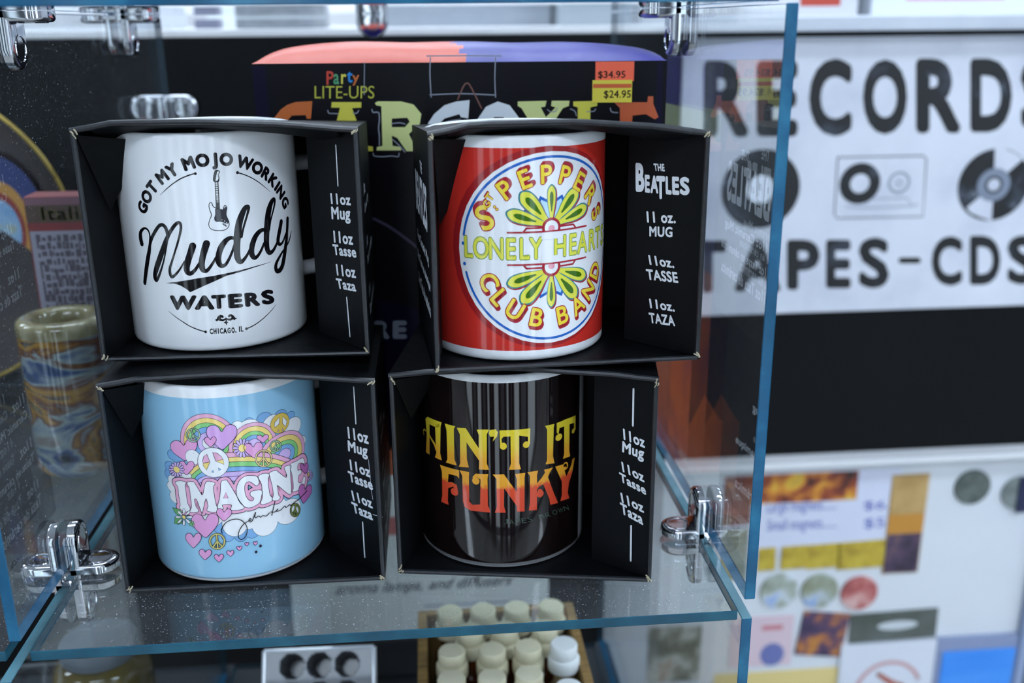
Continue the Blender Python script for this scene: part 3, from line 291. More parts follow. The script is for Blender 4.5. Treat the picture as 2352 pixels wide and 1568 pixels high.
-7.18,53.16,2.19,-0.48,55.37,2.12,5.81,55.67,2.1,12.89,54.9,2.12,20.15,52.91,2.19,26.29,49.95,2.29,33.0,45.28,2.46]],["S",12.0,"line",0,1,[-8.71,47.47,2.67,-7.43,50.76,2.64,-0.71,53.0,2.56,5.6,53.31,2.53,12.68,52.54,2.55,19.94,50.55,2.63,26.08,47.58,2.75,32.77,42.89,2.95]],["S",12.2,"lilac",0,1,[-8.71,47.47,2.22,-7.43,50.76,2.2,-0.71,53.0,2.13,5.6,53.31,2.11,12.68,52.54,2.13,19.94,50.55,2.19,26.08,
47.58,2.29,32.77,42.89,2.46]],["P",13,"hpink",2,[-13.74,69.87,-12.18,72.28,-9.86,73.58,-7.81,72.94,-7.26,70.77,-8.19,68.22,-10.68,65.14,-13.56,62.42,-16.69,63.74,-19.74,65.52,-21.06,67.55,-20.47,70.0,-18.06,71.7,-15.44,71.53]],["S",13.2,"line",2,1,[-13.74,69.87,0.26,-12.18,72.28,0.26,-9.86,73.58,0.26,-7.81,72.94,0.26,-7.26,70.77,0.26,-8.19,68.22,0.26,-10.68,65.14,0.26,-13.56,62.42,0.26,-16.69,
63.74,0.26,-19.74,65.52,0.26,-21.06,67.55,0.26,-20.47,70.0,0.26,-18.06,71.7,0.26,-15.44,71.53,0.26]],["P",13,"hpur",2,[4.06,76.58,5.77,78.85,8.18,79.62,10.19,78.24,10.57,75.59,9.36,72.98,6.56,70.25,3.53,68.04,0.77,70.51,-1.7,73.5,-2.59,76.21,-1.88,78.82,0.33,79.99,2.64,79.0]],["S",13.2,"line",2,1,[4.06,76.58,0.26,5.77,78.85,0.26,8.18,79.62,0.26,10.19,78.24,0.26,10.57,75.59,0.26,9.36,72.98,0.26,
6.56,70.25,0.26,3.53,68.04,0.26,0.77,70.51,0.26,-1.7,73.5,0.26,-2.59,76.21,0.26,-1.88,78.82,0.26,0.33,79.99,0.26,2.64,79.0,0.26]],["P",13.5,"hpink",2,[-1.16,73.01,-0.49,73.99,0.45,74.38,1.23,73.9,1.39,72.84,0.92,71.72,-0.16,70.5,-1.34,69.51,-2.42,70.45,-3.4,71.62,-3.76,72.72,-3.49,73.8,-2.63,74.31,-1.72,73.96]],["S",13.7,"line",2,1,[-1.16,73.01,0.26,-0.49,73.99,0.26,0.45,74.38,0.26,1.23,73.9,0.26,
1.39,72.84,0.26,0.92,71.72,0.26,-0.16,70.5,0.26,-1.34,69.51,0.26,-2.42,70.45,0.26,-3.4,71.62,0.26,-3.76,72.72,0.26,-3.49,73.8,0.26,-2.63,74.31,0.26,-1.72,73.96,0.26]],["P",13,"hpink",2,[17.02,67.12,18.02,68.5,19.55,68.92,20.95,67.98,21.32,66.28,20.64,64.65,18.93,63.0,17.07,61.72,15.2,63.41,13.53,65.41,12.86,67.17,13.18,68.78,14.49,69.43,15.99,68.71]],["S",13.2,"line",2,1,[17.02,67.12,0.26,18.02,
68.5,0.26,19.55,68.92,0.26,20.95,67.98,0.26,21.32,66.28,0.26,20.64,64.65,0.26,18.93,63.0,0.26,17.07,61.72,0.26,15.2,63.41,0.26,13.53,65.41,0.26,12.86,67.17,0.26,13.18,68.78,0.26,14.49,69.43,0.26,15.99,68.71,0.26]],["P",12.7,"hpink",2,[21.67,70.95,22.33,71.61,23.33,71.74,24.22,71.2,24.45,70.31,23.99,69.52,22.87,68.77,21.66,68.21,20.47,69.16,19.4,70.27,18.98,71.21,19.19,72.01,20.05,72.27,21.02,
71.82]],["S",12.899999999999999,"line",2,1,[21.67,70.95,0.26,22.33,71.61,0.26,23.33,71.74,0.26,24.22,71.2,0.26,24.45,70.31,0.26,23.99,69.52,0.26,22.87,68.77,0.26,21.66,68.21,0.26,20.47,69.16,0.26,19.4,70.27,0.26,18.98,71.21,0.26,19.19,72.01,0.26,20.05,72.27,0.26,21.02,71.82,0.26]],["P",14,"hpink",2,[-13.51,60.34,-12.43,61.78,-11.01,62.43,-9.9,61.84,-9.78,60.37,-10.54,58.78,-12.24,56.96,-14.11,
55.43,-15.69,56.59,-17.12,58.08,-17.58,59.56,-17.05,61.12,-15.65,61.97,-14.29,61.6]],["S",14.2,"line",2,1,[-13.51,60.34,0.26,-12.43,61.78,0.26,-11.01,62.43,0.26,-9.9,61.84,0.26,-9.78,60.37,0.26,-10.54,58.78,0.26,-12.24,56.96,0.26,-14.11,55.43,0.26,-15.69,56.59,0.26,-17.12,58.08,0.26,-17.58,59.56,0.26,-17.05,61.12,0.26,-15.65,61.97,0.26,-14.29,61.6,0.26]],["C",13.1,"line",-10.08,64.4,3.67,3.76],
["C",13.3,"white",-10.08,64.4,3.51,3.6],["P",22,"hmag",2,[43.49,48.66,44.14,49.55,45.27,49.62,46.42,48.67,46.82,47.29,46.4,46.16,45.17,45.18,43.85,44.52,42.4,46.12,41.11,47.93,40.55,49.37,40.68,50.55,41.55,50.83,42.66,50.04]],["S",22.2,"line",2,1,[43.49,48.66,0.26,44.14,49.55,0.26,45.27,49.62,0.26,46.42,48.67,0.26,46.82,47.29,0.26,46.4,46.16,0.26,45.17,45.18,0.26,43.85,44.52,0.26,42.4,46.12,0.26,
41.11,47.93,0.26,40.55,49.37,0.26,40.68,50.55,0.26,41.55,50.83,0.26,42.66,50.04,0.26]],["P",14.5,"lilac",2,[-17.82,57.36,-16.59,57.19,-15.42,57.34,-14.87,57.91,-15.29,58.36,-16.46,58.21,-17.78,57.67]],["S",14.7,"line",2,1,[-17.82,57.36,0.2,-16.59,57.19,0.2,-15.42,57.34,0.2,-14.87,57.91,0.2,-15.29,58.36,0.2,-16.46,58.21,0.2,-17.78,57.67,0.2]],["P",14.5,"lilac",2,[-18.09,56.83,-17.2,56.15,-16.2,
55.82,-15.48,56.16,-15.61,56.8,-16.61,57.14,-17.9,57.14]],["S",14.7,"line",2,1,[-18.09,56.83,0.2,-17.2,56.15,0.2,-16.2,55.82,0.2,-15.48,56.16,0.2,-15.61,56.8,0.2,-16.61,57.14,0.2,-17.9,57.14,0.2]],["P",14.5,"lilac",2,[-18.57,56.4,-18.21,55.33,-17.56,54.58,-16.82,54.64,-16.61,55.34,-17.25,56.1,-18.27,56.64]],["S",14.7,"line",2,1,[-18.57,56.4,0.2,-18.21,55.33,0.2,-17.56,54.58,0.2,-16.82,54.64,0.2,
-16.61,55.34,0.2,-17.25,56.1,0.2,-18.27,56.64,0.2]],["P",14.5,"lilac",2,[-19.16,56.14,-19.42,54.88,-19.29,53.85,-18.65,53.61,-18.14,54.26,-18.26,55.3,-18.8,56.27]],["S",14.7,"line",2,1,[-19.16,56.14,0.2,-19.42,54.88,0.2,-19.29,53.85,0.2,-18.65,53.61,0.2,-18.14,54.26,0.2,-18.26,55.3,0.2,-18.8,56.27,0.2]],["P",14.5,"lilac",2,[-19.75,56.11,-20.61,54.9,-21.05,53.76,-20.67,53.26,-19.91,53.74,-19.48,
54.87,-19.4,56.1]],["S",14.7,"line",2,1,[-19.75,56.11,0.2,-20.61,54.9,0.2,-21.05,53.76,0.2,-20.67,53.26,0.2,-19.91,53.74,0.2,-19.48,54.87,0.2,-19.4,56.1,0.2]],["P",14.5,"lilac",2,[-20.22,56.31,-21.52,55.38,-22.49,54.34,-22.46,53.67,-21.6,53.89,-20.66,54.91,-19.96,56.16]],["S",14.7,"line",2,1,[-20.22,56.31,0.2,-21.52,55.38,0.2,-22.49,54.34,0.2,-22.46,53.67,0.2,-21.6,53.89,0.2,-20.66,54.91,0.2,
-19.96,56.16,0.2]],["P",14.5,"lilac",2,[-20.47,56.71,-21.95,56.25,-23.26,55.51,-23.62,54.78,-22.84,54.69,-21.55,55.42,-20.35,56.46]],["S",14.7,"line",2,1,[-20.47,56.71,0.2,-21.95,56.25,0.2,-23.26,55.51,0.2,-23.62,54.78,0.2,-22.84,54.69,0.2,-21.55,55.42,0.2,-20.35,56.46,0.2]],["P",14.5,"lilac",2,[-20.45,57.24,-21.81,57.33,-23.17,57.06,-23.85,56.42,-23.33,56.02,-21.96,56.3,-20.5,56.92]],["S",14.7,
"line",2,1,[-20.45,57.24,0.2,-21.81,57.33,0.2,-23.17,57.06,0.2,-23.85,56.42,0.2,-23.33,56.02,0.2,-21.96,56.3,0.2,-20.5,56.92,0.2]],["P",14.5,"lilac",2,[-20.17,57.77,-21.12,58.42,-22.25,58.68,-23.09,58.26,-22.94,57.63,-21.79,57.39,-20.37,57.46]],["S",14.7,"line",2,1,[-20.17,57.77,0.2,-21.12,58.42,0.2,-22.25,58.68,0.2,-23.09,58.26,0.2,-22.94,57.63,0.2,-21.79,57.39,0.2,-20.37,57.46,0.2]],["P",14.5,
"lilac",2,[-19.67,58.22,-20.04,59.28,-20.72,60.0,-21.54,59.9,-21.77,59.19,-21.07,58.47,-19.99,57.97]],["S",14.7,"line",2,1,[-19.67,58.22,0.2,-20.04,59.28,0.2,-20.72,60.0,0.2,-21.54,59.9,0.2,-21.77,59.19,0.2,-21.07,58.47,0.2,-19.99,57.97,0.2]],["P",14.5,"lilac",2,[-19.08,58.48,-18.82,59.73,-18.95,60.76,-19.58,60.99,-20.12,60.34,-19.99,59.31,-19.44,58.35]],["S",14.7,"line",2,1,[-19.08,58.48,0.2,
-18.82,59.73,0.2,-18.95,60.76,0.2,-19.58,60.99,0.2,-20.12,60.34,0.2,-19.99,59.31,0.2,-19.44,58.35,0.2]],["P",14.5,"lilac",2,[-18.5,58.5,-17.68,59.68,-17.28,60.78,-17.63,61.29,-18.34,60.85,-18.76,59.74,-18.83,58.52]],["S",14.7,"line",2,1,[-18.5,58.5,0.2,-17.68,59.68,0.2,-17.28,60.78,0.2,-17.63,61.29,0.2,-18.34,60.85,0.2,-18.76,59.74,0.2,-18.83,58.52,0.2]],["P",14.5,"lilac",2,[-18.05,58.29,-16.85,
59.15,-16.01,60.1,-16.03,60.77,-16.78,60.62,-17.63,59.66,-18.29,58.44]],["S",14.7,"line",2,1,[-18.05,58.29,0.2,-16.85,59.15,0.2,-16.01,60.1,0.2,-16.03,60.77,0.2,-16.78,60.62,0.2,-17.63,59.66,0.2,-18.29,58.44,0.2]],["P",14.5,"lilac",2,[-17.81,57.88,-16.46,58.26,-15.35,58.87,-15.06,59.56,-15.7,59.73,-16.82,59.11,-17.92,58.14]],["S",14.7,"line",2,1,[-17.81,57.88,0.2,-16.46,58.26,0.2,-15.35,58.87,0.2,
-15.06,59.56,0.2,-15.7,59.73,0.2,-16.82,59.11,0.2,-17.92,58.14,0.2]],["C",14.9,"line",-19.12,57.31,1.84,1.64],["C",15.1,"ryel",-19.12,57.31,1.72,1.52],["P",12.5,"lilac",2,[13.39,67.14,14.63,66.47,15.83,66.23,16.4,66.73,15.94,67.45,14.74,67.69,13.42,67.52]],["S",12.7,"line",2,1,[13.39,67.14,0.2,14.63,66.47,0.2,15.83,66.23,0.2,16.4,66.73,0.2,15.94,67.45,0.2,14.74,67.69,0.2,13.42,67.52,0.2]],["P",
12.5,"lilac",2,[13.14,66.58,14.03,65.41,15.06,64.62,15.8,64.78,15.64,65.62,14.61,66.41,13.31,66.9]],["S",12.7,"line",2,1,[13.14,66.58,0.2,14.03,65.41,0.2,15.06,64.62,0.2,15.8,64.78,0.2,15.64,65.62,0.2,14.61,66.41,0.2,13.31,66.9,0.2]],["P",12.5,"lilac",2,[12.69,66.22,13.06,64.76,13.71,63.59,14.46,63.39,14.65,64.19,13.99,65.36,12.97,66.41]],["S",12.7,"line",2,1,[12.69,66.22,0.2,13.06,64.76,0.2,13.71,
63.59,0.2,14.46,63.39,0.2,14.65,64.19,0.2,13.99,65.36,0.2,12.97,66.41,0.2]],["P",12.5,"lilac",2,[12.13,66.12,11.91,64.67,12.06,63.33,12.67,62.8,13.16,63.41,13.01,64.75,12.47,66.15]],["S",12.7,"line",2,1,[12.13,66.12,0.2,11.91,64.67,0.2,12.06,63.33,0.2,12.67,62.8,0.2,13.16,63.41,0.2,13.01,64.75,0.2,12.47,66.15,0.2]],["P",12.5,"lilac",2,[11.57,66.3,10.81,65.13,10.43,63.88,10.79,63.13,11.47,63.43,
11.85,64.68,11.89,66.16]],["S",12.7,"line",2,1,[11.57,66.3,0.2,10.81,65.13,0.2,10.43,63.88,0.2,10.79,63.13,0.2,11.47,63.43,0.2,11.85,64.68,0.2,11.89,66.16,0.2]],["P",12.5,"lilac",2,[11.13,66.73,9.97,66.06,9.15,65.14,9.19,64.3,9.93,64.25,10.76,65.16,11.37,66.45]],["S",12.7,"line",2,1,[11.13,66.73,0.2,9.97,66.06,0.2,9.15,65.14,0.2,9.19,64.3,0.2,9.93,64.25,0.2,10.76,65.16,0.2,11.37,66.45,0.2]],["P",
12.5,"lilac",2,[10.89,67.32,9.57,67.29,8.46,66.87,8.17,66.1,8.83,65.7,9.94,66.11,11.0,66.95]],["S",12.7,"line",2,1,[10.89,67.32,0.2,9.57,67.29,0.2,8.46,66.87,0.2,8.17,66.1,0.2,8.83,65.7,0.2,9.94,66.11,0.2,11.0,66.95,0.2]],["P",12.5,"lilac",2,[10.89,67.95,9.67,68.57,8.5,68.74,7.94,68.19,8.39,67.52,9.56,67.35,10.86,67.58]],["S",12.7,"line",2,1,[10.89,67.95,0.2,9.67,68.57,0.2,8.5,68.74,0.2,7.94,68.19,
0.2,8.39,67.52,0.2,9.56,67.35,0.2,10.86,67.58,0.2]],["P",12.5,"lilac",2,[11.14,68.51,10.26,69.66,9.25,70.38,8.54,70.17,8.68,69.35,9.69,68.63,10.96,68.2]],["S",12.7,"line",2,1,[11.14,68.51,0.2,10.26,69.66,0.2,9.25,70.38,0.2,8.54,70.17,0.2,8.68,69.35,0.2,9.69,68.63,0.2,10.96,68.2,0.2]],["P",12.5,"lilac",2,[11.59,68.88,11.22,70.32,10.58,71.46,9.85,71.63,9.66,70.83,10.3,69.7,11.3,68.69]],["S",12.7,
"line",2,1,[11.59,68.88,0.2,11.22,70.32,0.2,10.58,71.46,0.2,9.85,71.63,0.2,9.66,70.83,0.2,10.3,69.7,0.2,11.3,68.69,0.2]],["P",12.5,"lilac",2,[12.14,68.99,12.36,70.43,12.21,71.75,11.6,72.27,11.12,71.66,11.27,70.34,11.81,68.96]],["S",12.7,"line",2,1,[12.14,68.99,0.2,12.36,70.43,0.2,12.21,71.75,0.2,11.6,72.27,0.2,11.12,71.66,0.2,11.27,70.34,0.2,11.81,68.96,0.2]],["P",12.5,"lilac",2,[12.7,68.81,13.47,
69.96,13.84,71.19,13.48,71.95,12.8,71.65,12.42,70.42,12.38,68.95]],["S",12.7,"line",2,1,[12.7,68.81,0.2,13.47,69.96,0.2,13.84,71.19,0.2,13.48,71.95,0.2,12.8,71.65,0.2,12.42,70.42,0.2,12.38,68.95,0.2]],["P",12.5,"lilac",2,[13.15,68.37,14.31,69.01,15.15,69.88,15.11,70.72,14.35,70.81,13.52,69.93,12.9,68.66]],["S",12.7,"line",2,1,[13.15,68.37,0.2,14.31,69.01,0.2,15.15,69.88,0.2,15.11,70.72,0.2,14.35,
70.81,0.2,13.52,69.93,0.2,12.9,68.66,0.2]],["P",12.5,"lilac",2,[13.39,67.78,14.73,67.76,15.86,68.11,16.16,68.85,15.47,69.3,14.35,68.95,13.28,68.14]],["S",12.7,"line",2,1,[13.39,67.78,0.2,14.73,67.76,0.2,15.86,68.11,0.2,16.16,68.85,0.2,15.47,69.3,0.2,14.35,68.95,0.2,13.28,68.14,0.2]],["C",12.9,"line",12.14,67.56,1.75,1.91],["C",13.1,"ryel",12.14,67.56,1.63,1.79],["P",14.5,"lilac",2,[47.2,42.11,
48.69,41.14,50.23,40.44,50.99,40.52,50.35,41.23,48.81,41.94,47.23,42.36]],["S",14.7,"line",2,1,[47.2,42.11,0.2,48.69,41.14,0.2,50.23,40.44,0.2,50.99,40.52,0.2,50.35,41.23,0.2,48.81,41.94,0.2,47.23,42.36,0.2]],["P",14.5,"lilac",2,[46.91,41.83,47.98,40.66,49.25,39.68,50.2,39.46,49.99,40.11,48.67,41.11,47.11,41.98]],["S",14.7,"line",2,1,[46.91,41.83,0.2,47.98,40.66,0.2,49.25,39.68,0.2,50.2,39.46,0.2,
49.99,40.11,0.2,48.67,41.11,0.2,47.11,41.98,0.2]],["P",14.5,"lilac",2,[46.41,41.76,46.85,40.61,47.62,39.55,48.52,39.09,48.74,39.56,47.93,40.65,46.73,41.77]],["S",14.7,"line",2,1,[46.41,41.76,0.2,46.85,40.61,0.2,47.62,39.55,0.2,48.52,39.09,0.2,48.74,39.56,0.2,47.93,40.65,0.2,46.73,41.77,0.2]],["P",14.5,"lilac",2,[45.78,41.9,45.56,40.98,45.74,40.01,46.43,39.42,46.97,39.64,46.79,40.62,46.16,41.79]],
["S",14.7,"line",2,1,[45.78,41.9,0.2,45.56,40.98,0.2,45.74,40.01,0.2,46.43,39.42,0.2,46.97,39.64,0.2,46.79,40.62,0.2,46.16,41.79,0.2]],["P",14.5,"lilac",2,[45.18,42.23,44.38,41.7,44.0,40.98,44.38,40.33,45.11,40.3,45.5,41.01,45.53,42.01]],["S",14.7,"line",2,1,[45.18,42.23,0.2,44.38,41.7,0.2,44.0,40.98,0.2,44.38,40.33,0.2,45.11,40.3,0.2,45.5,41.01,0.2,45.53,42.01,0.2]],["P",14.5,"lilac",2,[44.7,
42.68,43.51,42.62,42.69,42.27,42.74,41.69,43.49,41.4,44.33,41.74,44.96,42.4]],["S",14.7,"line",2,1,[44.7,42.68,0.2,43.51,42.62,0.2,42.69,42.27,0.2,42.74,41.69,0.2,43.49,41.4,0.2,44.33,41.74,0.2,44.96,42.4,0.2]],["P",14.5,"lilac",2,[44.44,43.17,43.08,43.6,42.0,43.67,41.73,43.24,42.38,42.76,43.48,42.67,44.56,42.88]],["S",14.7,"line",2,1,[44.44,43.17,0.2,43.08,43.6,0.2,42.0,43.67,0.2,41.73,43.24,0.2,
42.38,42.76,0.2,43.48,42.67,0.2,44.56,42.88,0.2]],["P",14.5,"lilac",2,[44.43,43.6,43.17,44.44,42.02,44.94,41.49,44.74,41.92,44.14,43.08,43.64,44.4,43.36]],["S",14.7,"line",2,1,[44.43,43.6,0.2,43.17,44.44,0.2,42.02,44.94,0.2,41.49,44.74,0.2,41.92,44.14,0.2,43.08,43.64,0.2,44.4,43.36,0.2]],["P",14.5,"lilac",2,[44.69,43.9,43.76,44.99,42.74,45.82,42.04,45.9,42.19,45.3,43.19,44.48,44.51,43.74]],["S",
14.7,"line",2,1,[44.69,43.9,0.2,43.76,44.99,0.2,42.74,45.82,0.2,42.04,45.9,0.2,42.19,45.3,0.2,43.19,44.48,0.2,44.51,43.74,0.2]],["P",14.5,"lilac",2,[45.16,43.99,44.75,45.11,44.07,46.11,43.32,46.48,43.14,45.99,43.8,45.0,44.86,43.96]],["S",14.7,"line",2,1,[45.16,43.99,0.2,44.75,45.11,0.2,44.07,46.11,0.2,43.32,46.48,0.2,43.14,45.99,0.2,43.8,45.0,0.2,44.86,43.96,0.2]],["P",14.5,"lilac",2,[45.77,43.86,
45.99,44.77,45.81,45.73,45.14,46.31,44.64,46.06,44.81,45.1,45.4,43.96]],["S",14.7,"line",2,1,[45.77,43.86,0.2,45.99,44.77,0.2,45.81,45.73,0.2,45.14,46.31,0.2,44.64,46.06,0.2,44.81,45.1,0.2,45.4,43.96,0.2]],["P",14.5,"lilac",2,[46.39,43.53,47.25,44.03,47.68,44.72,47.25,45.39,46.46,45.45,46.06,44.74,46.03,43.74]],["S",14.7,"line",2,1,[46.39,43.53,0.2,47.25,44.03,0.2,47.68,44.72,0.2,47.25,45.39,0.2,
46.46,45.45,0.2,46.06,44.74,0.2,46.03,43.74,0.2]],["P",14.5,"lilac",2,[46.9,43.06,48.27,43.02,49.3,43.27,49.23,43.87,48.29,44.25,47.31,43.98,46.62,43.35]],["S",14.7,"line",2,1,[46.9,43.06,0.2,48.27,43.02,0.2,49.3,43.27,0.2,49.23,43.87,0.2,48.29,44.25,0.2,47.31,43.98,0.2,46.62,43.35,0.2]],["P",14.5,"lilac",2,[47.19,42.55,48.8,41.99,50.24,41.73,50.62,42.11,49.72,42.73,48.31,42.97,47.05,42.85]],["S",
14.7,"line",2,1,[47.19,42.55,0.2,48.8,41.99,0.2,50.24,41.73,0.2,50.62,42.11,0.2,49.72,42.73,0.2,48.31,42.97,0.2,47.05,42.85,0.2]],["C",14.9,"line",45.78,42.88,1.59,1.29],["C",15.1,"ryel",45.78,42.88,1.47,1.17],["C",15,"line",-1.05,61.91,7.03,7.42],["C",15.2,"white",-1.05,61.91,6.82,7.2],["P",15.6,"rpink",0,[-3.46,66.16,-2.4,62.34,-5.38,61.72,-5.73,62.67,-4.91,64.9]],["S",15.8,"line",1,0,[-3.46,
66.16,0.24,-2.4,62.34,0.24,-5.38,61.72,0.24,-5.73,62.67,0.24,-4.91,64.9,0.24]],["P",15.6,"ryel",0,[-2.41,62.18,-4.42,58.21,-5.52,60.44,-5.63,61.62]],["S",15.8,"line",1,0,[-2.41,62.18,0.24,-4.42,58.21,0.24,-5.52,60.44,0.24,-5.63,61.62,0.24]],["P",15.6,"rpink",0,[-0.79,66.88,1.16,66.47,2.7,64.78,3.41,63.29,0.21,62.56]],["S",15.8,"line",1,0,[-0.79,66.88,0.24,1.16,66.47,0.24,2.7,64.78,0.24,3.41,63.29,
0.24,0.21,62.56,0.24]],["P",15.6,"ryel",0,[0.21,62.56,3.46,63.23,3.59,60.73]],["S",15.8,"line",1,0,[0.21,62.56,0.24,3.46,63.23,0.24,3.59,60.73,0.24]],["P",15.6,"cblue",0,[-1.35,58.32,-1.25,56.94,-2.14,57.29]],["S",15.8,"line",1,0,[-1.35,58.32,0.24,-1.25,56.94,0.24,-2.14,57.29,0.24]],["P",15.6,"cblue",0,[0.98,59.26,2.16,58.45,1.12,57.78]],["S",15.8,"line",1,0,[0.98,59.26,0.24,2.16,58.45,0.24,1.12,
57.78,0.24]],["S",14.2,"line",1,1,[-9.26,78.07,0.86,-8.48,78.25,0.86,-7.72,78.22,0.86,-7.03,77.97,0.85,-6.45,77.54,0.85,-6.02,76.94,0.85,-5.77,76.22,0.85,-5.72,75.44,0.85,-5.86,74.64,0.85,-6.2,73.88,0.85,-6.7,73.2,0.86,-7.33,72.67,0.86,-8.07,72.3,0.86,-8.85,72.12,0.87,-9.63,72.14,0.87,-10.34,72.37,0.88,-10.95,72.78,0.88,-11.41,73.36,0.88,-11.67,74.07,0.88,-11.73,74.85,0.88,-11.57,75.66,0.88,-11.21,
76.44,0.88,-10.68,77.13,0.87,-10.01,77.69,0.87]],["S",14.2,"line",0,0,[-9.23,77.93,0.86,-8.1,72.44,0.86]],["S",14.2,"line",0,0,[-8.7,75.34,0.86,-6.53,73.77,0.85]],["S",14.2,"line",0,0,[-8.7,75.34,0.86,-10.0,72.5,0.87]],["S",14.5,"pgrn",1,1,[-9.26,78.07,0.43,-8.48,78.25,0.43,-7.72,78.22,0.43,-7.03,77.97,0.43,-6.45,77.54,0.43,-6.02,76.94,0.42,-5.77,76.22,0.42,-5.72,75.44,0.42,-5.86,74.64,0.43,-6.2,
73.88,0.43,-6.7,73.2,0.43,-7.33,72.67,0.43,-8.07,72.3,0.43,-8.85,72.12,0.43,-9.63,72.14,0.44,-10.34,72.37,0.44,-10.95,72.78,0.44,-11.41,73.36,0.44,-11.67,74.07,0.44,-11.73,74.85,0.44,-11.57,75.66,0.44,-11.21,76.44,0.44,-10.68,77.13,0.44,-10.01,77.69,0.43]],["S",14.5,"pgrn",0,0,[-9.23,77.93,0.43,-8.1,72.44,0.43]],["S",14.5,"pgrn",0,0,[-8.7,75.34,0.43,-6.53,73.77,0.43]],["S",14.5,"pgrn",0,0,[-8.7,
75.34,0.43,-10.0,72.5,0.44]],["S",14.2,"line",1,1,[28.16,67.12,0.92,28.81,66.72,0.92,29.37,66.18,0.93,29.8,65.54,0.93,30.08,64.85,0.94,30.18,64.16,0.94,30.08,63.51,0.94,29.81,62.95,0.93,29.37,62.52,0.93,28.81,62.24,0.93,28.16,62.14,0.92,27.47,62.21,0.92,26.79,62.45,0.91,26.16,62.84,0.9,25.63,63.36,0.9,25.22,63.98,0.9,24.97,64.65,0.89,24.89,65.33,0.89,24.97,65.98,0.89,25.23,66.55,0.89,25.63,67.0,
0.9,26.17,67.29,0.9,26.79,67.42,0.91,27.47,67.36,0.91]],["S",14.2,"line",0,0,[28.12,67.01,0.92,26.83,62.56,0.91]],["S",14.2,"line",0,0,[27.51,64.91,0.91,28.51,62.4,0.92]],["S",14.2,"line",0,0,[27.51,64.91,0.91,25.51,63.85,0.9]],["S",14.5,"pgrn",1,1,[28.16,67.12,0.46,28.81,66.72,0.46,29.37,66.18,0.46,29.8,65.54,0.47,30.08,64.85,0.47,30.18,64.16,0.47,30.08,63.51,0.47,29.81,62.95,0.47,29.37,62.52,
0.47,28.81,62.24,0.46,28.16,62.14,0.46,27.47,62.21,0.46,26.79,62.45,0.45,26.16,62.84,0.45,25.63,63.36,0.45,25.22,63.98,0.45,24.97,64.65,0.45,24.89,65.33,0.45,24.97,65.98,0.45,25.23,66.55,0.45,25.63,67.0,0.45,26.17,67.29,0.45,26.79,67.42,0.45,27.47,67.36,0.46]],["S",14.5,"pgrn",0,0,[28.12,67.01,0.46,26.83,62.56,0.45]],["S",14.5,"pgrn",0,0,[27.51,64.91,0.46,28.51,62.4,0.46]],["S",14.5,"pgrn",0,0,
[27.51,64.91,0.46,25.51,63.85,0.45]],["S",15.2,"line",1,1,[21.66,64.32,0.94,22.6,63.9,0.94,23.46,63.24,0.95,24.17,62.38,0.95,24.68,61.4,0.96,24.94,60.35,0.96,24.95,59.32,0.96,24.7,58.38,0.96,24.2,57.58,0.96,23.49,56.99,0.96,22.64,56.63,0.95,21.69,56.53,0.94,20.72,56.69,0.94,19.79,57.11,0.93,18.97,57.74,0.93,18.3,58.56,0.92,17.82,59.51,0.92,17.58,60.53,0.92,17.58,61.55,0.92,17.82,62.5,0.92,18.29,
63.32,0.92,18.95,63.95,0.92,19.77,64.35,0.93,20.69,64.47,0.93]],["S",15.2,"line",0,0,[21.63,64.13,0.94,20.74,56.88,0.94]],["S",15.2,"line",0,0,[21.21,60.71,0.94,23.06,57.14,0.95]],["S",15.2,"line",0,0,[21.21,60.71,0.94,18.71,58.45,0.93]],["S",15.5,"pgold",1,1,[21.66,64.32,0.5,22.6,63.9,0.5,23.46,63.24,0.51,24.17,62.38,0.51,24.68,61.4,0.51,24.94,60.35,0.51,24.95,59.32,0.51,24.7,58.38,0.51,24.2,
57.58,0.51,23.49,56.99,0.51,22.64,56.63,0.51,21.69,56.53,0.5,20.72,56.69,0.5,19.79,57.11,0.5,18.97,57.74,0.5,18.3,58.56,0.49,17.82,59.51,0.49,17.58,60.53,0.49,17.58,61.55,0.49,17.82,62.5,0.49,18.29,63.32,0.49,18.95,63.95,0.49,19.77,64.35,0.49,20.69,64.47,0.5]],["S",15.5,"pgold",0,0,[21.63,64.13,0.5,20.74,56.88,0.5]],["S",15.5,"pgold",0,0,[21.21,60.71,0.5,23.06,57.14,0.51]],["S",15.5,"pgold",0,0,
[21.21,60.71,0.5,18.71,58.45,0.49]],["C",10,"line",30.98,75.13,5.19,4.85],["C",10.2,"pgold2",30.98,75.13,5.03,4.69],["P",10.4,"white",0,[30.79,78.06,30.31,74.85,27.8,73.85,28.01,76.18]],["S",10.6,"line",1,0,[30.79,78.06,0.24,30.31,74.85,0.24,27.8,73.85,0.24,28.01,76.18,0.24]],["P",10.4,"white",0,[32.58,77.82,34.78,75.02,33.75,72.46,32.09,74.61]],["S",10.6,"line",1,0,[32.58,77.82,0.24,34.78,75.02,
0.24,33.75,72.46,0.24,32.09,74.61,0.24]],["P",10.4,"lilac",0,[29.89,72.26,29.79,71.23,29.02,71.56]],["S",10.6,"line",1,0,[29.89,72.26,0.24,29.79,71.23,0.24,29.02,71.56,0.24]],["P",10.4,"lilac",0,[31.85,72.12,32.49,71.11,31.45,71.02]],["S",10.6,"line",1,0,[31.85,72.12,0.24,32.49,71.11,0.24,31.45,71.02,0.24]],["S",17,"line",2,1,[-20.54,51.05,3.97,-17.68,52.02,3.83,-14.8,51.61,3.72,-15.47,49.74,3.75,
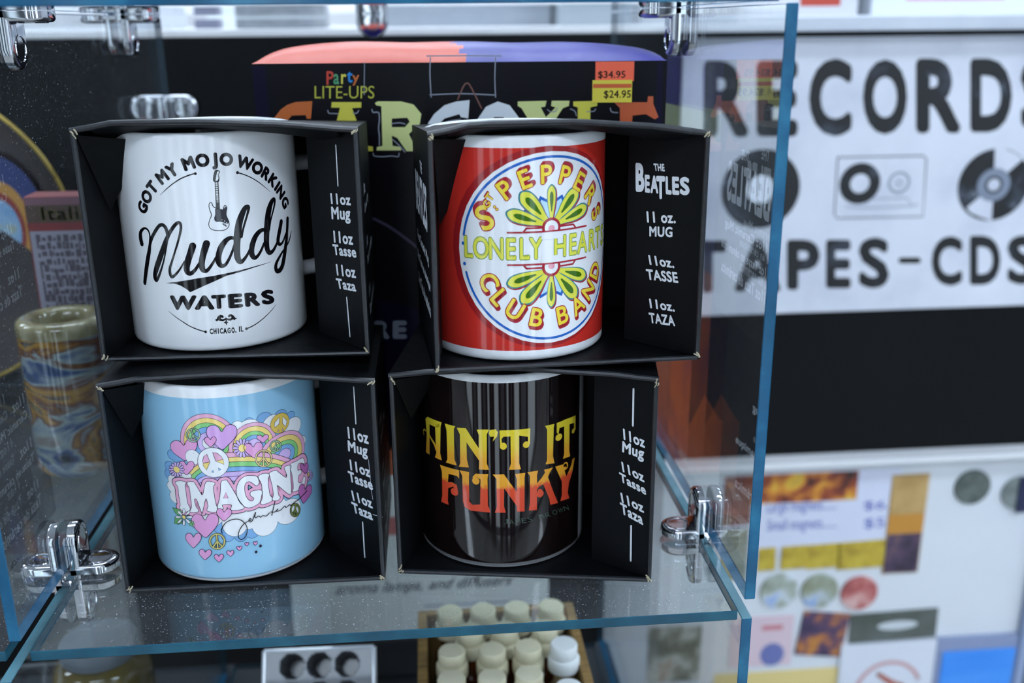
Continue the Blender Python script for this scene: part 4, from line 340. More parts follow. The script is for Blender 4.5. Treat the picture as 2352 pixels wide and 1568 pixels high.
-15.34,45.85,3.76,-15.23,41.29,3.77,-14.25,38.79,3.75,-14.87,37.22,3.77,-17.95,36.26,3.9,-20.1,38.03,4.0,-19.4,39.64,3.95,-19.62,44.2,3.95,-19.6,48.46,3.93,-20.59,49.91,3.97]],["S",17,"line",2,1,[-13.94,51.87,3.69,-10.98,52.31,3.59,-9.91,50.61,3.57,-8.04,46.5,3.54,-7.48,46.03,3.53,-6.9,47.19,3.52,-5.16,52.4,3.47,-1.93,52.37,3.42,-1.14,51.54,3.42,-2.04,49.79,3.43,-2.02,45.57,3.45,-1.62,40.67,3.46,
-0.74,37.68,3.46,-3.43,37.26,3.49,-5.77,37.74,3.53,-6.12,38.72,3.53,-5.5,40.37,3.52,-5.76,43.64,3.51,-6.4,43.3,3.52,-8.26,37.33,3.58,-8.88,37.3,3.6,-10.19,42.46,3.61,-10.84,43.72,3.62,-11.56,43.0,3.64,-11.13,39.77,3.64,-10.19,38.2,3.62,-10.8,37.0,3.65,-14.12,36.49,3.75,-14.41,37.45,3.76,-13.49,39.53,3.72,-13.38,44.13,3.7,-13.46,49.01,3.68,-14.27,50.54,3.7]],["S",17,"line",2,1,[1.84,52.67,3.39,3.3,
53.03,3.38,4.38,52.45,3.38,6.5,47.51,3.39,8.83,41.62,3.42,10.31,38.74,3.43,9.63,37.54,3.43,5.59,37.48,3.43,4.51,38.26,3.43,4.86,40.52,3.42,1.58,40.82,3.43,0.95,40.21,3.44,1.4,38.87,3.44,-0.67,38.5,3.46,-1.46,39.35,3.46,-0.21,43.22,3.44,0.8,47.72,3.41,1.27,51.25,3.4]],["S",17,"line",2,1,[17.1,52.7,3.45,17.87,51.21,3.47,17.97,48.9,3.48,16.68,47.91,3.46,15.05,49.59,3.44,13.68,50.69,3.42,12.18,50.18,
3.41,11.42,48.04,3.41,11.65,44.08,3.42,12.88,41.54,3.44,14.3,40.91,3.46,14.99,42.07,3.46,13.66,43.68,3.44,13.8,45.29,3.44,15.61,45.87,3.46,18.57,45.31,3.5,19.22,43.99,3.52,18.63,42.5,3.51,17.78,39.74,3.51,15.85,38.24,3.49,12.26,37.71,3.45,9.54,39.86,3.43,7.87,43.73,3.41,7.85,48.3,3.39,9.46,51.95,3.38,12.21,53.74,3.39,15.1,53.48,3.42]],["S",17,"line",2,1,[17.98,52.49,3.47,20.18,53.23,3.51,22.77,
52.51,3.56,22.97,51.15,3.57,22.36,49.68,3.56,22.31,45.43,3.58,22.62,41.7,3.6,23.44,40.11,3.62,22.96,38.27,3.62,18.84,37.81,3.53,17.88,39.06,3.51,18.82,41.13,3.52,19.07,44.03,3.52,18.98,48.32,3.5,18.14,50.82,3.48]],["S",17,"line",2,1,[23.27,52.7,3.58,26.57,52.99,3.67,27.8,51.61,3.71,31.35,47.73,3.86,31.87,49.2,3.87,31.01,51.83,3.83,31.13,53.11,3.83,33.77,53.14,3.94,35.04,52.01,4.01,34.27,50.3,3.98,
34.02,45.73,3.98,33.82,39.77,4.0,32.35,38.49,3.93,26.86,44.98,3.7,26.61,44.07,3.7,26.78,40.35,3.72,27.53,39.09,3.75,26.55,37.76,3.72,23.93,38.29,3.64,23.39,39.47,3.63,24.19,41.21,3.64,23.96,45.92,3.62,23.35,50.05,3.59]],["S",17,"line",2,1,[34.78,53.43,3.99,37.45,53.41,4.14,42.52,53.38,4.49,44.09,51.38,4.63,43.64,49.88,4.6,40.83,51.39,4.37,39.17,51.06,4.25,38.9,48.49,4.25,40.92,47.99,4.39,40.93,
45.97,4.4,39.01,45.42,4.27,38.49,42.6,4.24,40.65,41.35,4.4,42.38,43.66,4.52,43.82,42.69,4.64,42.97,40.0,4.58,40.77,38.23,4.42,35.93,38.58,4.11,34.36,39.22,4.03,35.14,40.93,4.06,35.1,46.65,4.04,34.21,51.66,3.97]],["S",17.3,"bpink",2,1,[-20.54,51.05,3.26,-17.68,52.02,3.14,-14.8,51.61,3.05,-15.47,49.74,3.08,-15.34,45.85,3.09,-15.23,41.29,3.1,-14.25,38.79,3.08,-14.87,37.22,3.1,-17.95,36.26,3.2,-20.1,
38.03,3.28,-19.4,39.64,3.25,-19.62,44.2,3.24,-19.6,48.46,3.23,-20.59,49.91,3.26]],["P",17.35,"bpink",2,[-20.54,51.05,-17.68,52.02,-14.8,51.61,-15.47,49.74,-15.34,45.85,-15.23,41.29,-14.25,38.79,-14.87,37.22,-17.95,36.26,-20.1,38.03,-19.4,39.64,-19.62,44.2,-19.6,48.46,-20.59,49.91]],["S",17.3,"bpink",2,1,[-13.94,51.87,3.03,-10.98,52.31,2.95,-9.91,50.61,2.94,-8.04,46.5,2.91,-7.48,46.03,2.9,-6.9,
47.19,2.89,-5.16,52.4,2.85,-1.93,52.37,2.81,-1.14,51.54,2.81,-2.04,49.79,2.82,-2.02,45.57,2.83,-1.62,40.67,2.84,-0.74,37.68,2.84,-3.43,37.26,2.87,-5.77,37.74,2.9,-6.12,38.72,2.9,-5.5,40.37,2.89,-5.76,43.64,2.88,-6.4,43.3,2.89,-8.26,37.33,2.94,-8.88,37.3,2.95,-10.19,42.46,2.97,-10.84,43.72,2.98,-11.56,43.0,2.99,-11.13,39.77,2.99,-10.19,38.2,2.98,-10.8,37.0,2.99,-14.12,36.49,3.08,-14.41,37.45,3.09,
-13.49,39.53,3.05,-13.38,44.13,3.04,-13.46,49.01,3.02,-14.27,50.54,3.04]],["P",17.35,"bpink",2,[-13.94,51.87,-10.98,52.31,-9.91,50.61,-8.04,46.5,-7.48,46.03,-6.9,47.19,-5.16,52.4,-1.93,52.37,-1.14,51.54,-2.04,49.79,-2.02,45.57,-1.62,40.67,-0.74,37.68,-3.43,37.26,-5.77,37.74,-6.12,38.72,-5.5,40.37,-5.76,43.64,-6.4,43.3,-8.26,37.33,-8.88,37.3,-10.19,42.46,-10.84,43.72,-11.56,43.0,-11.13,39.77,-10.19,
38.2,-10.8,37.0,-14.12,36.49,-14.41,37.45,-13.49,39.53,-13.38,44.13,-13.46,49.01,-14.27,50.54]],["S",17.3,"bpink",2,1,[1.84,52.67,2.78,3.3,53.03,2.78,4.38,52.45,2.77,6.5,47.51,2.79,8.83,41.62,2.81,10.31,38.74,2.82,9.63,37.54,2.82,5.59,37.48,2.81,4.51,38.26,2.81,4.86,40.52,2.81,1.58,40.82,2.82,0.95,40.21,2.82,1.4,38.87,2.82,-0.67,38.5,2.84,-1.46,39.35,2.84,-0.21,43.22,2.82,0.8,47.72,2.8,1.27,51.25,
2.79]],["P",17.35,"bpink",2,[1.84,52.67,3.3,53.03,4.38,52.45,6.5,47.51,8.83,41.62,10.31,38.74,9.63,37.54,5.59,37.48,4.51,38.26,4.86,40.52,1.58,40.82,0.95,40.21,1.4,38.87,-0.67,38.5,-1.46,39.35,-0.21,43.22,0.8,47.72,1.27,51.25]],["S",17.3,"bpink",2,1,[17.1,52.7,2.84,17.87,51.21,2.85,17.97,48.9,2.86,16.68,47.91,2.85,15.05,49.59,2.82,13.68,50.69,2.81,12.18,50.18,2.8,11.42,48.04,2.8,11.65,44.08,2.81,
12.88,41.54,2.83,14.3,40.91,2.84,14.99,42.07,2.84,13.66,43.68,2.83,13.8,45.29,2.82,15.61,45.87,2.84,18.57,45.31,2.88,19.22,43.99,2.89,18.63,42.5,2.89,17.78,39.74,2.88,15.85,38.24,2.86,12.26,37.71,2.83,9.54,39.86,2.81,7.87,43.73,2.8,7.85,48.3,2.79,9.46,51.95,2.78,12.21,53.74,2.79,15.1,53.48,2.81]],["P",17.35,"bpink",2,[17.1,52.7,17.87,51.21,17.97,48.9,16.68,47.91,15.05,49.59,13.68,50.69,12.18,50.18,
11.42,48.04,11.65,44.08,12.88,41.54,14.3,40.91,14.99,42.07,13.66,43.68,13.8,45.29,15.61,45.87,18.57,45.31,19.22,43.99,18.63,42.5,17.78,39.74,15.85,38.24,12.26,37.71,9.54,39.86,7.87,43.73,7.85,48.3,9.46,51.95,12.21,53.74,15.1,53.48]],["S",17.3,"bpink",2,1,[17.98,52.49,2.85,20.18,53.23,2.88,22.77,52.51,2.93,22.97,51.15,2.94,22.36,49.68,2.93,22.31,45.43,2.94,22.62,41.7,2.96,23.44,40.11,2.98,22.96,
38.27,2.97,18.84,37.81,2.9,17.88,39.06,2.89,18.82,41.13,2.89,19.07,44.03,2.89,18.98,48.32,2.88,18.14,50.82,2.86]],["P",17.35,"bpink",2,[17.98,52.49,20.18,53.23,22.77,52.51,22.97,51.15,22.36,49.68,22.31,45.43,22.62,41.7,23.44,40.11,22.96,38.27,18.84,37.81,17.88,39.06,18.82,41.13,19.07,44.03,18.98,48.32,18.14,50.82]],["S",17.3,"bpink",2,1,[23.27,52.7,2.94,26.57,52.99,3.01,27.8,51.61,3.05,31.35,47.73,
3.17,31.87,49.2,3.18,31.01,51.83,3.14,31.13,53.11,3.14,33.77,53.14,3.24,35.04,52.01,3.29,34.27,50.3,3.27,34.02,45.73,3.27,33.82,39.77,3.28,32.35,38.49,3.23,26.86,44.98,3.04,26.61,44.07,3.04,26.78,40.35,3.05,27.53,39.09,3.08,26.55,37.76,3.06,23.93,38.29,2.99,23.39,39.47,2.98,24.19,41.21,2.99,23.96,45.92,2.97,23.35,50.05,2.95]],["P",17.35,"bpink",2,[23.27,52.7,26.57,52.99,27.8,51.61,31.35,47.73,
31.87,49.2,31.01,51.83,31.13,53.11,33.77,53.14,35.04,52.01,34.27,50.3,34.02,45.73,33.82,39.77,32.35,38.49,26.86,44.98,26.61,44.07,26.78,40.35,27.53,39.09,26.55,37.76,23.93,38.29,23.39,39.47,24.19,41.21,23.96,45.92,23.35,50.05]],["S",17.3,"bpink",2,1,[34.78,53.43,3.28,37.45,53.41,3.4,42.52,53.38,3.69,44.09,51.38,3.8,43.64,49.88,3.78,40.83,51.39,3.59,39.17,51.06,3.49,38.9,48.49,3.49,40.92,47.99,3.6,
40.93,45.97,3.61,39.01,45.42,3.51,38.49,42.6,3.49,40.65,41.35,3.61,42.38,43.66,3.71,43.82,42.69,3.81,42.97,40.0,3.76,40.77,38.23,3.63,35.93,38.58,3.38,34.36,39.22,3.31,35.14,40.93,3.33,35.1,46.65,3.31,34.21,51.66,3.26]],["P",17.35,"bpink",2,[34.78,53.43,37.45,53.41,42.52,53.38,44.09,51.38,43.64,49.88,40.83,51.39,39.17,51.06,38.9,48.49,40.92,47.99,40.93,45.97,39.01,45.42,38.49,42.6,40.65,41.35,
42.38,43.66,43.82,42.69,42.97,40.0,40.77,38.23,35.93,38.58,34.36,39.22,35.14,40.93,35.1,46.65,34.21,51.66]],["P",17.7,"white",2,[-20.54,51.05,-17.68,52.02,-14.8,51.61,-15.47,49.74,-15.34,45.85,-15.23,41.29,-14.25,38.79,-14.87,37.22,-17.95,36.26,-20.1,38.03,-19.4,39.64,-19.62,44.2,-19.6,48.46,-20.59,49.91]],["S",17.9,"line",2,1,[-20.54,51.05,0.26,-17.68,52.02,0.26,-14.8,51.61,0.26,-15.47,49.74,0.26,
-15.34,45.85,0.26,-15.23,41.29,0.26,-14.25,38.79,0.26,-14.87,37.22,0.26,-17.95,36.26,0.26,-20.1,38.03,0.26,-19.4,39.64,0.26,-19.62,44.2,0.26,-19.6,48.46,0.26,-20.59,49.91,0.26]],["P",17.7,"white",2,[-13.94,51.87,-10.98,52.31,-9.91,50.61,-8.04,46.5,-7.48,46.03,-6.9,47.19,-5.16,52.4,-1.93,52.37,-1.14,51.54,-2.04,49.79,-2.02,45.57,-1.62,40.67,-0.74,37.68,-3.43,37.26,-5.77,37.74,-6.12,38.72,-5.5,40.37,
-5.76,43.64,-6.4,43.3,-8.26,37.33,-8.88,37.3,-10.19,42.46,-10.84,43.72,-11.56,43.0,-11.13,39.77,-10.19,38.2,-10.8,37.0,-14.12,36.49,-14.41,37.45,-13.49,39.53,-13.38,44.13,-13.46,49.01,-14.27,50.54]],["S",17.9,"line",2,1,[-13.94,51.87,0.26,-10.98,52.31,0.26,-9.91,50.61,0.26,-8.04,46.5,0.26,-7.48,46.03,0.26,-6.9,47.19,0.26,-5.16,52.4,0.26,-1.93,52.37,0.26,-1.14,51.54,0.26,-2.04,49.79,0.26,-2.02,
45.57,0.26,-1.62,40.67,0.26,-0.74,37.68,0.26,-3.43,37.26,0.26,-5.77,37.74,0.26,-6.12,38.72,0.26,-5.5,40.37,0.26,-5.76,43.64,0.26,-6.4,43.3,0.26,-8.26,37.33,0.26,-8.88,37.3,0.26,-10.19,42.46,0.26,-10.84,43.72,0.26,-11.56,43.0,0.26,-11.13,39.77,0.26,-10.19,38.2,0.26,-10.8,37.0,0.26,-14.12,36.49,0.26,-14.41,37.45,0.26,-13.49,39.53,0.26,-13.38,44.13,0.26,-13.46,49.01,0.26,-14.27,50.54,0.26]],["P",17.7,
"white",2,[1.84,52.67,3.3,53.03,4.38,52.45,6.5,47.51,8.83,41.62,10.31,38.74,9.63,37.54,5.59,37.48,4.51,38.26,4.86,40.52,1.58,40.82,0.95,40.21,1.4,38.87,-0.67,38.5,-1.46,39.35,-0.21,43.22,0.8,47.72,1.27,51.25]],["S",17.9,"line",2,1,[1.84,52.67,0.26,3.3,53.03,0.26,4.38,52.45,0.26,6.5,47.51,0.26,8.83,41.62,0.26,10.31,38.74,0.26,9.63,37.54,0.26,5.59,37.48,0.26,4.51,38.26,0.26,4.86,40.52,0.26,1.58,
40.82,0.26,0.95,40.21,0.26,1.4,38.87,0.26,-0.67,38.5,0.26,-1.46,39.35,0.26,-0.21,43.22,0.26,0.8,47.72,0.26,1.27,51.25,0.26]],["P",17.7,"white",2,[17.1,52.7,17.87,51.21,17.97,48.9,16.68,47.91,15.05,49.59,13.68,50.69,12.18,50.18,11.42,48.04,11.65,44.08,12.88,41.54,14.3,40.91,14.99,42.07,13.66,43.68,13.8,45.29,15.61,45.87,18.57,45.31,19.22,43.99,18.63,42.5,17.78,39.74,15.85,38.24,12.26,37.71,9.54,
39.86,7.87,43.73,7.85,48.3,9.46,51.95,12.21,53.74,15.1,53.48]],["S",17.9,"line",2,1,[17.1,52.7,0.26,17.87,51.21,0.26,17.97,48.9,0.26,16.68,47.91,0.26,15.05,49.59,0.26,13.68,50.69,0.26,12.18,50.18,0.26,11.42,48.04,0.26,11.65,44.08,0.26,12.88,41.54,0.26,14.3,40.91,0.26,14.99,42.07,0.26,13.66,43.68,0.26,13.8,45.29,0.26,15.61,45.87,0.26,18.57,45.31,0.26,19.22,43.99,0.26,18.63,42.5,0.26,17.78,39.74,
0.26,15.85,38.24,0.26,12.26,37.71,0.26,9.54,39.86,0.26,7.87,43.73,0.26,7.85,48.3,0.26,9.46,51.95,0.26,12.21,53.74,0.26,15.1,53.48,0.26]],["P",17.7,"white",2,[17.98,52.49,20.18,53.23,22.77,52.51,22.97,51.15,22.36,49.68,22.31,45.43,22.62,41.7,23.44,40.11,22.96,38.27,18.84,37.81,17.88,39.06,18.82,41.13,19.07,44.03,18.98,48.32,18.14,50.82]],["S",17.9,"line",2,1,[17.98,52.49,0.26,20.18,53.23,0.26,22.77,
52.51,0.26,22.97,51.15,0.26,22.36,49.68,0.26,22.31,45.43,0.26,22.62,41.7,0.26,23.44,40.11,0.26,22.96,38.27,0.26,18.84,37.81,0.26,17.88,39.06,0.26,18.82,41.13,0.26,19.07,44.03,0.26,18.98,48.32,0.26,18.14,50.82,0.26]],["P",17.7,"white",2,[23.27,52.7,26.57,52.99,27.8,51.61,31.35,47.73,31.87,49.2,31.01,51.83,31.13,53.11,33.77,53.14,35.04,52.01,34.27,50.3,34.02,45.73,33.82,39.77,32.35,38.49,26.86,44.98,
26.61,44.07,26.78,40.35,27.53,39.09,26.55,37.76,23.93,38.29,23.39,39.47,24.19,41.21,23.96,45.92,23.35,50.05]],["S",17.9,"line",2,1,[23.27,52.7,0.26,26.57,52.99,0.26,27.8,51.61,0.26,31.35,47.73,0.26,31.87,49.2,0.26,31.01,51.83,0.26,31.13,53.11,0.26,33.77,53.14,0.26,35.04,52.01,0.26,34.27,50.3,0.26,34.02,45.73,0.26,33.82,39.77,0.26,32.35,38.49,0.26,26.86,44.98,0.26,26.61,44.07,0.26,26.78,40.35,0.26,
27.53,39.09,0.26,26.55,37.76,0.26,23.93,38.29,0.26,23.39,39.47,0.26,24.19,41.21,0.26,23.96,45.92,0.26,23.35,50.05,0.26]],["P",17.7,"white",2,[34.78,53.43,37.45,53.41,42.52,53.38,44.09,51.38,43.64,49.88,40.83,51.39,39.17,51.06,38.9,48.49,40.92,47.99,40.93,45.97,39.01,45.42,38.49,42.6,40.65,41.35,42.38,43.66,43.82,42.69,42.97,40.0,40.77,38.23,35.93,38.58,34.36,39.22,35.14,40.93,35.1,46.65,34.21,
51.66]],["S",17.9,"line",2,1,[34.78,53.43,0.26,37.45,53.41,0.26,42.52,53.38,0.26,44.09,51.38,0.26,43.64,49.88,0.26,40.83,51.39,0.26,39.17,51.06,0.26,38.9,48.49,0.26,40.92,47.99,0.26,40.93,45.97,0.26,39.01,45.42,0.26,38.49,42.6,0.26,40.65,41.35,0.26,42.38,43.66,0.26,43.82,42.69,0.26,42.97,40.0,0.26,40.77,38.23,0.26,35.93,38.58,0.26,34.36,39.22,0.26,35.14,40.93,0.26,35.1,46.65,0.26,34.21,51.66,
0.26]],["P",18,"bpink",0,[3.07,46.9,1.8,44.08,3.89,43.96]],["S",18.2,"line",1,0,[3.07,46.9,0.24,1.8,44.08,0.24,3.89,43.96,0.24]],["P",20,"hpink",2,[-7.56,33.12,-5.87,35.67,-3.59,36.74,-1.73,35.56,-1.42,32.88,-2.58,30.06,-5.25,26.9,-8.21,24.23,-10.9,26.4,-13.37,29.14,-14.25,31.82,-13.46,34.63,-11.19,36.16,-8.91,35.44]],["S",20.2,"line",2,1,[-7.56,33.12,0.26,-5.87,35.67,0.26,-3.59,36.74,0.26,-1.73,
35.56,0.26,-1.42,32.88,0.26,-2.58,30.06,0.26,-5.25,26.9,0.26,-8.21,24.23,0.26,-10.9,26.4,0.26,-13.37,29.14,0.26,-14.25,31.82,0.26,-13.46,34.63,0.26,-11.19,36.16,0.26,-8.91,35.44,0.26]],["P",21,"hpink",2,[1.51,37.11,2.46,38.25,3.71,38.59,4.68,37.82,4.78,36.42,4.08,35.08,2.57,33.71,0.95,32.64,-0.36,34.03,-1.51,35.7,-1.87,37.17,-1.42,38.52,-0.27,39.05,0.87,38.44]],["S",21.2,"line",2,1,[1.51,37.11,
0.26,2.46,38.25,0.26,3.71,38.59,0.26,4.68,37.82,0.26,4.78,36.42,0.26,4.08,35.08,0.26,2.57,33.71,0.26,0.95,32.64,0.26,-0.36,34.03,0.26,-1.51,35.7,0.26,-1.87,37.17,0.26,-1.42,38.52,0.26,-0.27,39.05,0.26,0.87,38.44,0.26]],["P",20,"hpink",2,[-14.29,23.81,-13.13,25.46,-11.63,26.22,-10.46,25.58,-10.34,23.93,-11.15,22.12,-12.96,20.04,-14.95,18.26,-16.63,19.52,-18.14,21.15,-18.63,22.81,-18.05,24.58,-16.55,
25.59,-15.1,25.21]],["S",20.2,"line",2,1,[-14.29,23.81,0.26,-13.13,25.46,0.26,-11.63,26.22,0.26,-10.46,25.58,0.26,-10.34,23.93,0.26,-11.15,22.12,0.26,-12.96,20.04,0.26,-14.95,18.26,0.26,-16.63,19.52,0.26,-18.14,21.15,0.26,-18.63,22.81,0.26,-18.05,24.58,0.26,-16.55,25.59,0.26,-15.1,25.21,0.26]],["P",20,"hpink",2,[-9.18,16.5,-8.29,17.59,-7.16,18.02,-6.31,17.45,-6.26,16.25,-6.91,15.01,-8.3,13.66,
-9.79,12.55,-10.97,13.61,-11.99,14.93,-12.28,16.17,-11.84,17.39,-10.76,17.98,-9.73,17.58]],["S",20.2,"line",2,1,[-9.18,16.5,0.26,-8.29,17.59,0.26,-7.16,18.02,0.26,-6.31,17.45,0.26,-6.26,16.25,0.26,-6.91,15.01,0.26,-8.3,13.66,0.26,-9.79,12.55,0.26,-10.97,13.61,0.26,-11.99,14.93,0.26,-12.28,16.17,0.26,-11.84,17.39,0.26,-10.76,17.98,0.26,-9.73,17.58,0.26]],["P",20,"hpink",2,[-3.02,14.54,-2.47,15.39,
-1.69,15.74,-1.04,15.34,-0.91,14.44,-1.3,13.49,-2.2,12.43,-3.18,11.57,-4.08,12.35,-4.89,13.33,-5.19,14.26,-4.97,15.18,-4.25,15.63,-3.5,15.35]],["S",20.2,"line",2,1,[-3.02,14.54,0.26,-2.47,15.39,0.26,-1.69,15.74,0.26,-1.04,15.34,0.26,-0.91,14.44,0.26,-1.3,13.49,0.26,-2.2,12.43,0.26,-3.18,11.57,0.26,-4.08,12.35,0.26,-4.89,13.33,0.26,-5.19,14.26,0.26,-4.97,15.18,0.26,-4.25,15.63,0.26,-3.5,15.35,
0.26]],["P",20,"hpink",2,[2.33,16.47,2.73,17.08,3.3,17.32,3.8,17.0,3.9,16.31,3.63,15.61,2.98,14.85,2.26,14.24,1.59,14.86,0.98,15.63,0.75,16.34,0.9,17.03,1.41,17.34,1.97,17.09]],["S",20.2,"line",2,1,[2.33,16.47,0.26,2.73,17.08,0.26,3.3,17.32,0.26,3.8,17.0,0.26,3.9,16.31,0.26,3.63,15.61,0.26,2.98,14.85,0.26,2.26,14.24,0.26,1.59,14.86,0.26,0.98,15.63,0.26,0.75,16.34,0.26,0.9,17.03,0.26,1.41,17.34,
0.26,1.97,17.09,0.26]],["P",20,"hpink",2,[6.52,18.43,6.81,18.87,7.23,19.03,7.59,18.77,7.67,18.26,7.47,17.75,6.99,17.21,6.47,16.79,5.97,17.28,5.53,17.87,5.36,18.41,5.46,18.91,5.84,19.11,6.25,18.91]],["S",20.2,"line",2,1,[6.52,18.43,0.26,6.81,18.87,0.26,7.23,19.03,0.26,7.59,18.77,0.26,7.67,18.26,0.26,7.47,17.75,0.26,6.99,17.21,0.26,6.47,16.79,0.26,5.97,17.28,0.26,5.53,17.87,0.26,5.36,18.41,0.26,5.46,
18.91,0.26,5.84,19.11,0.26,6.25,18.91,0.26]],["P",20,"hpink",2,[9.96,19.96,10.18,20.3,10.51,20.41,10.79,20.2,10.85,19.78,10.7,19.38,10.33,18.96,9.92,18.63,9.54,19.04,9.19,19.54,9.06,19.98,9.14,20.37,9.43,20.53,9.75,20.35]],["S",20.2,"line",2,1,[9.96,19.96,0.26,10.18,20.3,0.26,10.51,20.41,0.26,10.79,20.2,0.26,10.85,19.78,0.26,10.7,19.38,0.26,10.33,18.96,0.26,9.92,18.63,0.26,9.54,19.04,0.26,9.19,
19.54,0.26,9.06,19.98,0.26,9.14,20.37,0.26,9.43,20.53,0.26,9.75,20.35,0.26]],["P",20,"hpink",2,[13.76,19.51,13.99,19.87,14.32,19.97,14.61,19.73,14.67,19.29,14.51,18.86,14.14,18.43,13.73,18.11,13.33,18.56,12.98,19.1,12.85,19.57,12.93,19.99,13.23,20.14,13.55,19.93]],["S",20.2,"line",2,1,[13.76,19.51,0.26,13.99,19.87,0.26,14.32,19.97,0.26,14.61,19.73,0.26,14.67,19.29,0.26,14.51,18.86,0.26,14.14,18.43,
0.26,13.73,18.11,0.26,13.33,18.56,0.26,12.98,19.1,0.26,12.85,19.57,0.26,12.93,19.99,0.26,13.23,20.14,0.26,13.55,19.93,0.26]],["C",20,"line",15.99,17.16,0.68,0.73],["C",20,"line",13.73,14.63,0.66,0.74],["P",20,"hmag",2,[42.92,36.58,44.76,37.64,46.97,37.26,48.46,35.41,48.08,33.32,46.32,31.9,43.4,30.92,40.73,30.34,39.37,33.16,38.38,36.27,38.35,38.64,39.3,40.39,40.99,40.5,42.4,38.92]],["S",20.2,"line",
2,1,[42.92,36.58,0.26,44.76,37.64,0.26,46.97,37.26,0.26,48.46,35.41,0.26,48.08,33.32,0.26,46.32,31.9,0.26,43.4,30.92,0.26,40.73,30.34,0.26,39.37,33.16,0.26,38.38,36.27,0.26,38.35,38.64,0.26,39.3,40.39,0.26,40.99,40.5,0.26,42.4,38.92,0.26]],["S",22,"line",1,1,[-2.96,26.04,1.07,-2.1,25.98,1.07,-1.3,25.66,1.06,-0.63,25.1,1.06,-0.12,24.35,1.06,0.19,23.47,1.06,0.29,22.51,1.06,0.16,21.53,1.06,-0.19,
20.62,1.07,-0.73,19.81,1.07,-1.42,19.18,1.07,-2.24,18.75,1.08,-3.11,18.56,1.08,-3.98,18.61,1.08,-4.79,18.9,1.09,-5.49,19.42,1.09,-6.02,20.14,1.09,-6.34,21.0,1.09,-6.44,21.96,1.09,-6.3,22.94,1.09,-5.93,23.88,1.09,-5.37,24.72,1.08,-4.65,25.39,1.08,-3.83,25.84,1.07]],["S",22,"line",0,0,[-2.96,25.85,1.07,-3.1,18.74,1.08]],["S",22,"line",0,0,[-3.03,22.49,1.07,-1.11,19.8,1.07]],["S",22,"line",0,0,[-3.03,
22.49,1.07,-5.09,19.48,1.09]],["S",22.3,"pgold3",1,1,[-2.96,26.04,0.63,-2.1,25.98,0.63,-1.3,25.66,0.63,-0.63,25.1,0.63,-0.12,24.35,0.63,0.19,23.47,0.63,0.29,22.51,0.63,0.16,21.53,0.63,-0.19,20.62,0.63,-0.73,19.81,0.63,-1.42,19.18,0.63,-2.24,18.75,0.63,-3.11,18.56,0.63,-3.98,18.61,0.64,-4.79,18.9,0.64,-5.49,19.42,0.64,-6.02,20.14,0.64,-6.34,21.0,0.64,-6.44,21.96,0.64,-6.3,22.94,0.64,-5.93,23.88,
0.64,-5.37,24.72,0.64,-4.65,25.39,0.63,-3.83,25.84,0.63]],["S",22.3,"pgold3",0,0,[-2.96,25.85,0.63,-3.1,18.74,0.63]],["S",22.3,"pgold3",0,0,[-3.03,22.49,0.63,-1.11,19.8,0.63]],["S",22.3,"pgold3",0,0,[-3.03,22.49,0.63,-5.09,19.48,0.64]],["S",22,"line",1,1,[35.73,32.08,1.11,36.38,31.59,1.12,36.94,30.93,1.12,37.38,30.15,1.13,37.67,29.31,1.14,37.77,28.47,1.14,37.68,27.68,1.14,37.41,27.01,1.14,36.97,
26.48,1.13,36.42,26.15,1.12,35.77,26.02,1.11,35.09,26.11,1.1,34.42,26.4,1.09,33.8,26.88,1.08,33.28,27.52,1.08,32.88,28.26,1.07,32.63,29.08,1.07,32.54,29.91,1.07,32.62,30.69,1.07,32.87,31.38,1.07,33.26,31.93,1.07,33.78,32.29,1.08,34.39,32.44,1.09,35.05,32.37,1.1]],["S",22,"line",0,0,[35.7,31.94,1.1,34.45,26.54,1.09]],["S",22,"line",0,0,[35.11,29.39,1.1,36.12,26.34,1.12]],["S",22,"line",0,0,[35.11,
29.39,1.1,33.16,28.11,1.07]],["S",22.3,"pgrn2",1,1,[35.73,32.08,0.59,36.38,31.59,0.59,36.94,30.93,0.6,37.38,30.15,0.6,37.67,29.31,0.61,37.77,28.47,0.61,37.68,27.68,0.61,37.41,27.01,0.61,36.97,26.48,0.6,36.42,26.15,0.6,35.77,26.02,0.59,35.09,26.11,0.59,34.42,26.4,0.58,33.8,26.88,0.58,33.28,27.52,0.57,32.88,28.26,0.57,32.63,29.08,0.57,32.54,29.91,0.57,32.62,30.69,0.57,32.87,31.38,0.57,33.26,31.93,
0.57,33.78,32.29,0.57,34.39,32.44,0.58,35.05,32.37,0.58]],["S",22.3,"pgrn2",0,0,[35.7,31.94,0.59,34.45,26.54,0.58]],["S",22.3,"pgrn2",0,0,[35.11,29.39,0.59,36.12,26.34,0.6]],["S",22.3,"pgrn2",0,0,[35.11,29.39,0.59,33.16,28.11,0.57]],["P",20,"leaf",0,[-24.38,37.1,-20.02,37.21,-18.55,35.83,-21.28,33.64,-23.44,35.16]],["S",20.2,"line",1,0,[-24.38,37.1,0.24,-20.02,37.21,0.24,-18.55,35.83,0.24,-21.28,
33.64,0.24,-23.44,35.16,0.24]],["P",20,"leaf",0,[-23.41,32.67,-19.86,32.93,-19.47,30.34,-21.93,29.1,-24.4,28.92]],["S",20.2,"line",1,0,[-23.41,32.67,0.24,-19.86,32.93,0.24,-19.47,30.34,0.24,-21.93,29.1,0.24,-24.4,28.92,0.24]],["P",20,"leaf",0,[-16.0,32.27,-13.29,32.29,-12.84,29.02,-15.61,29.83]],["S",20.2,"line",1,0,[-16.0,32.27,0.24,-13.29,32.29,0.24,-12.84,29.02,0.24,-15.61,29.83,0.24]],["P",21,
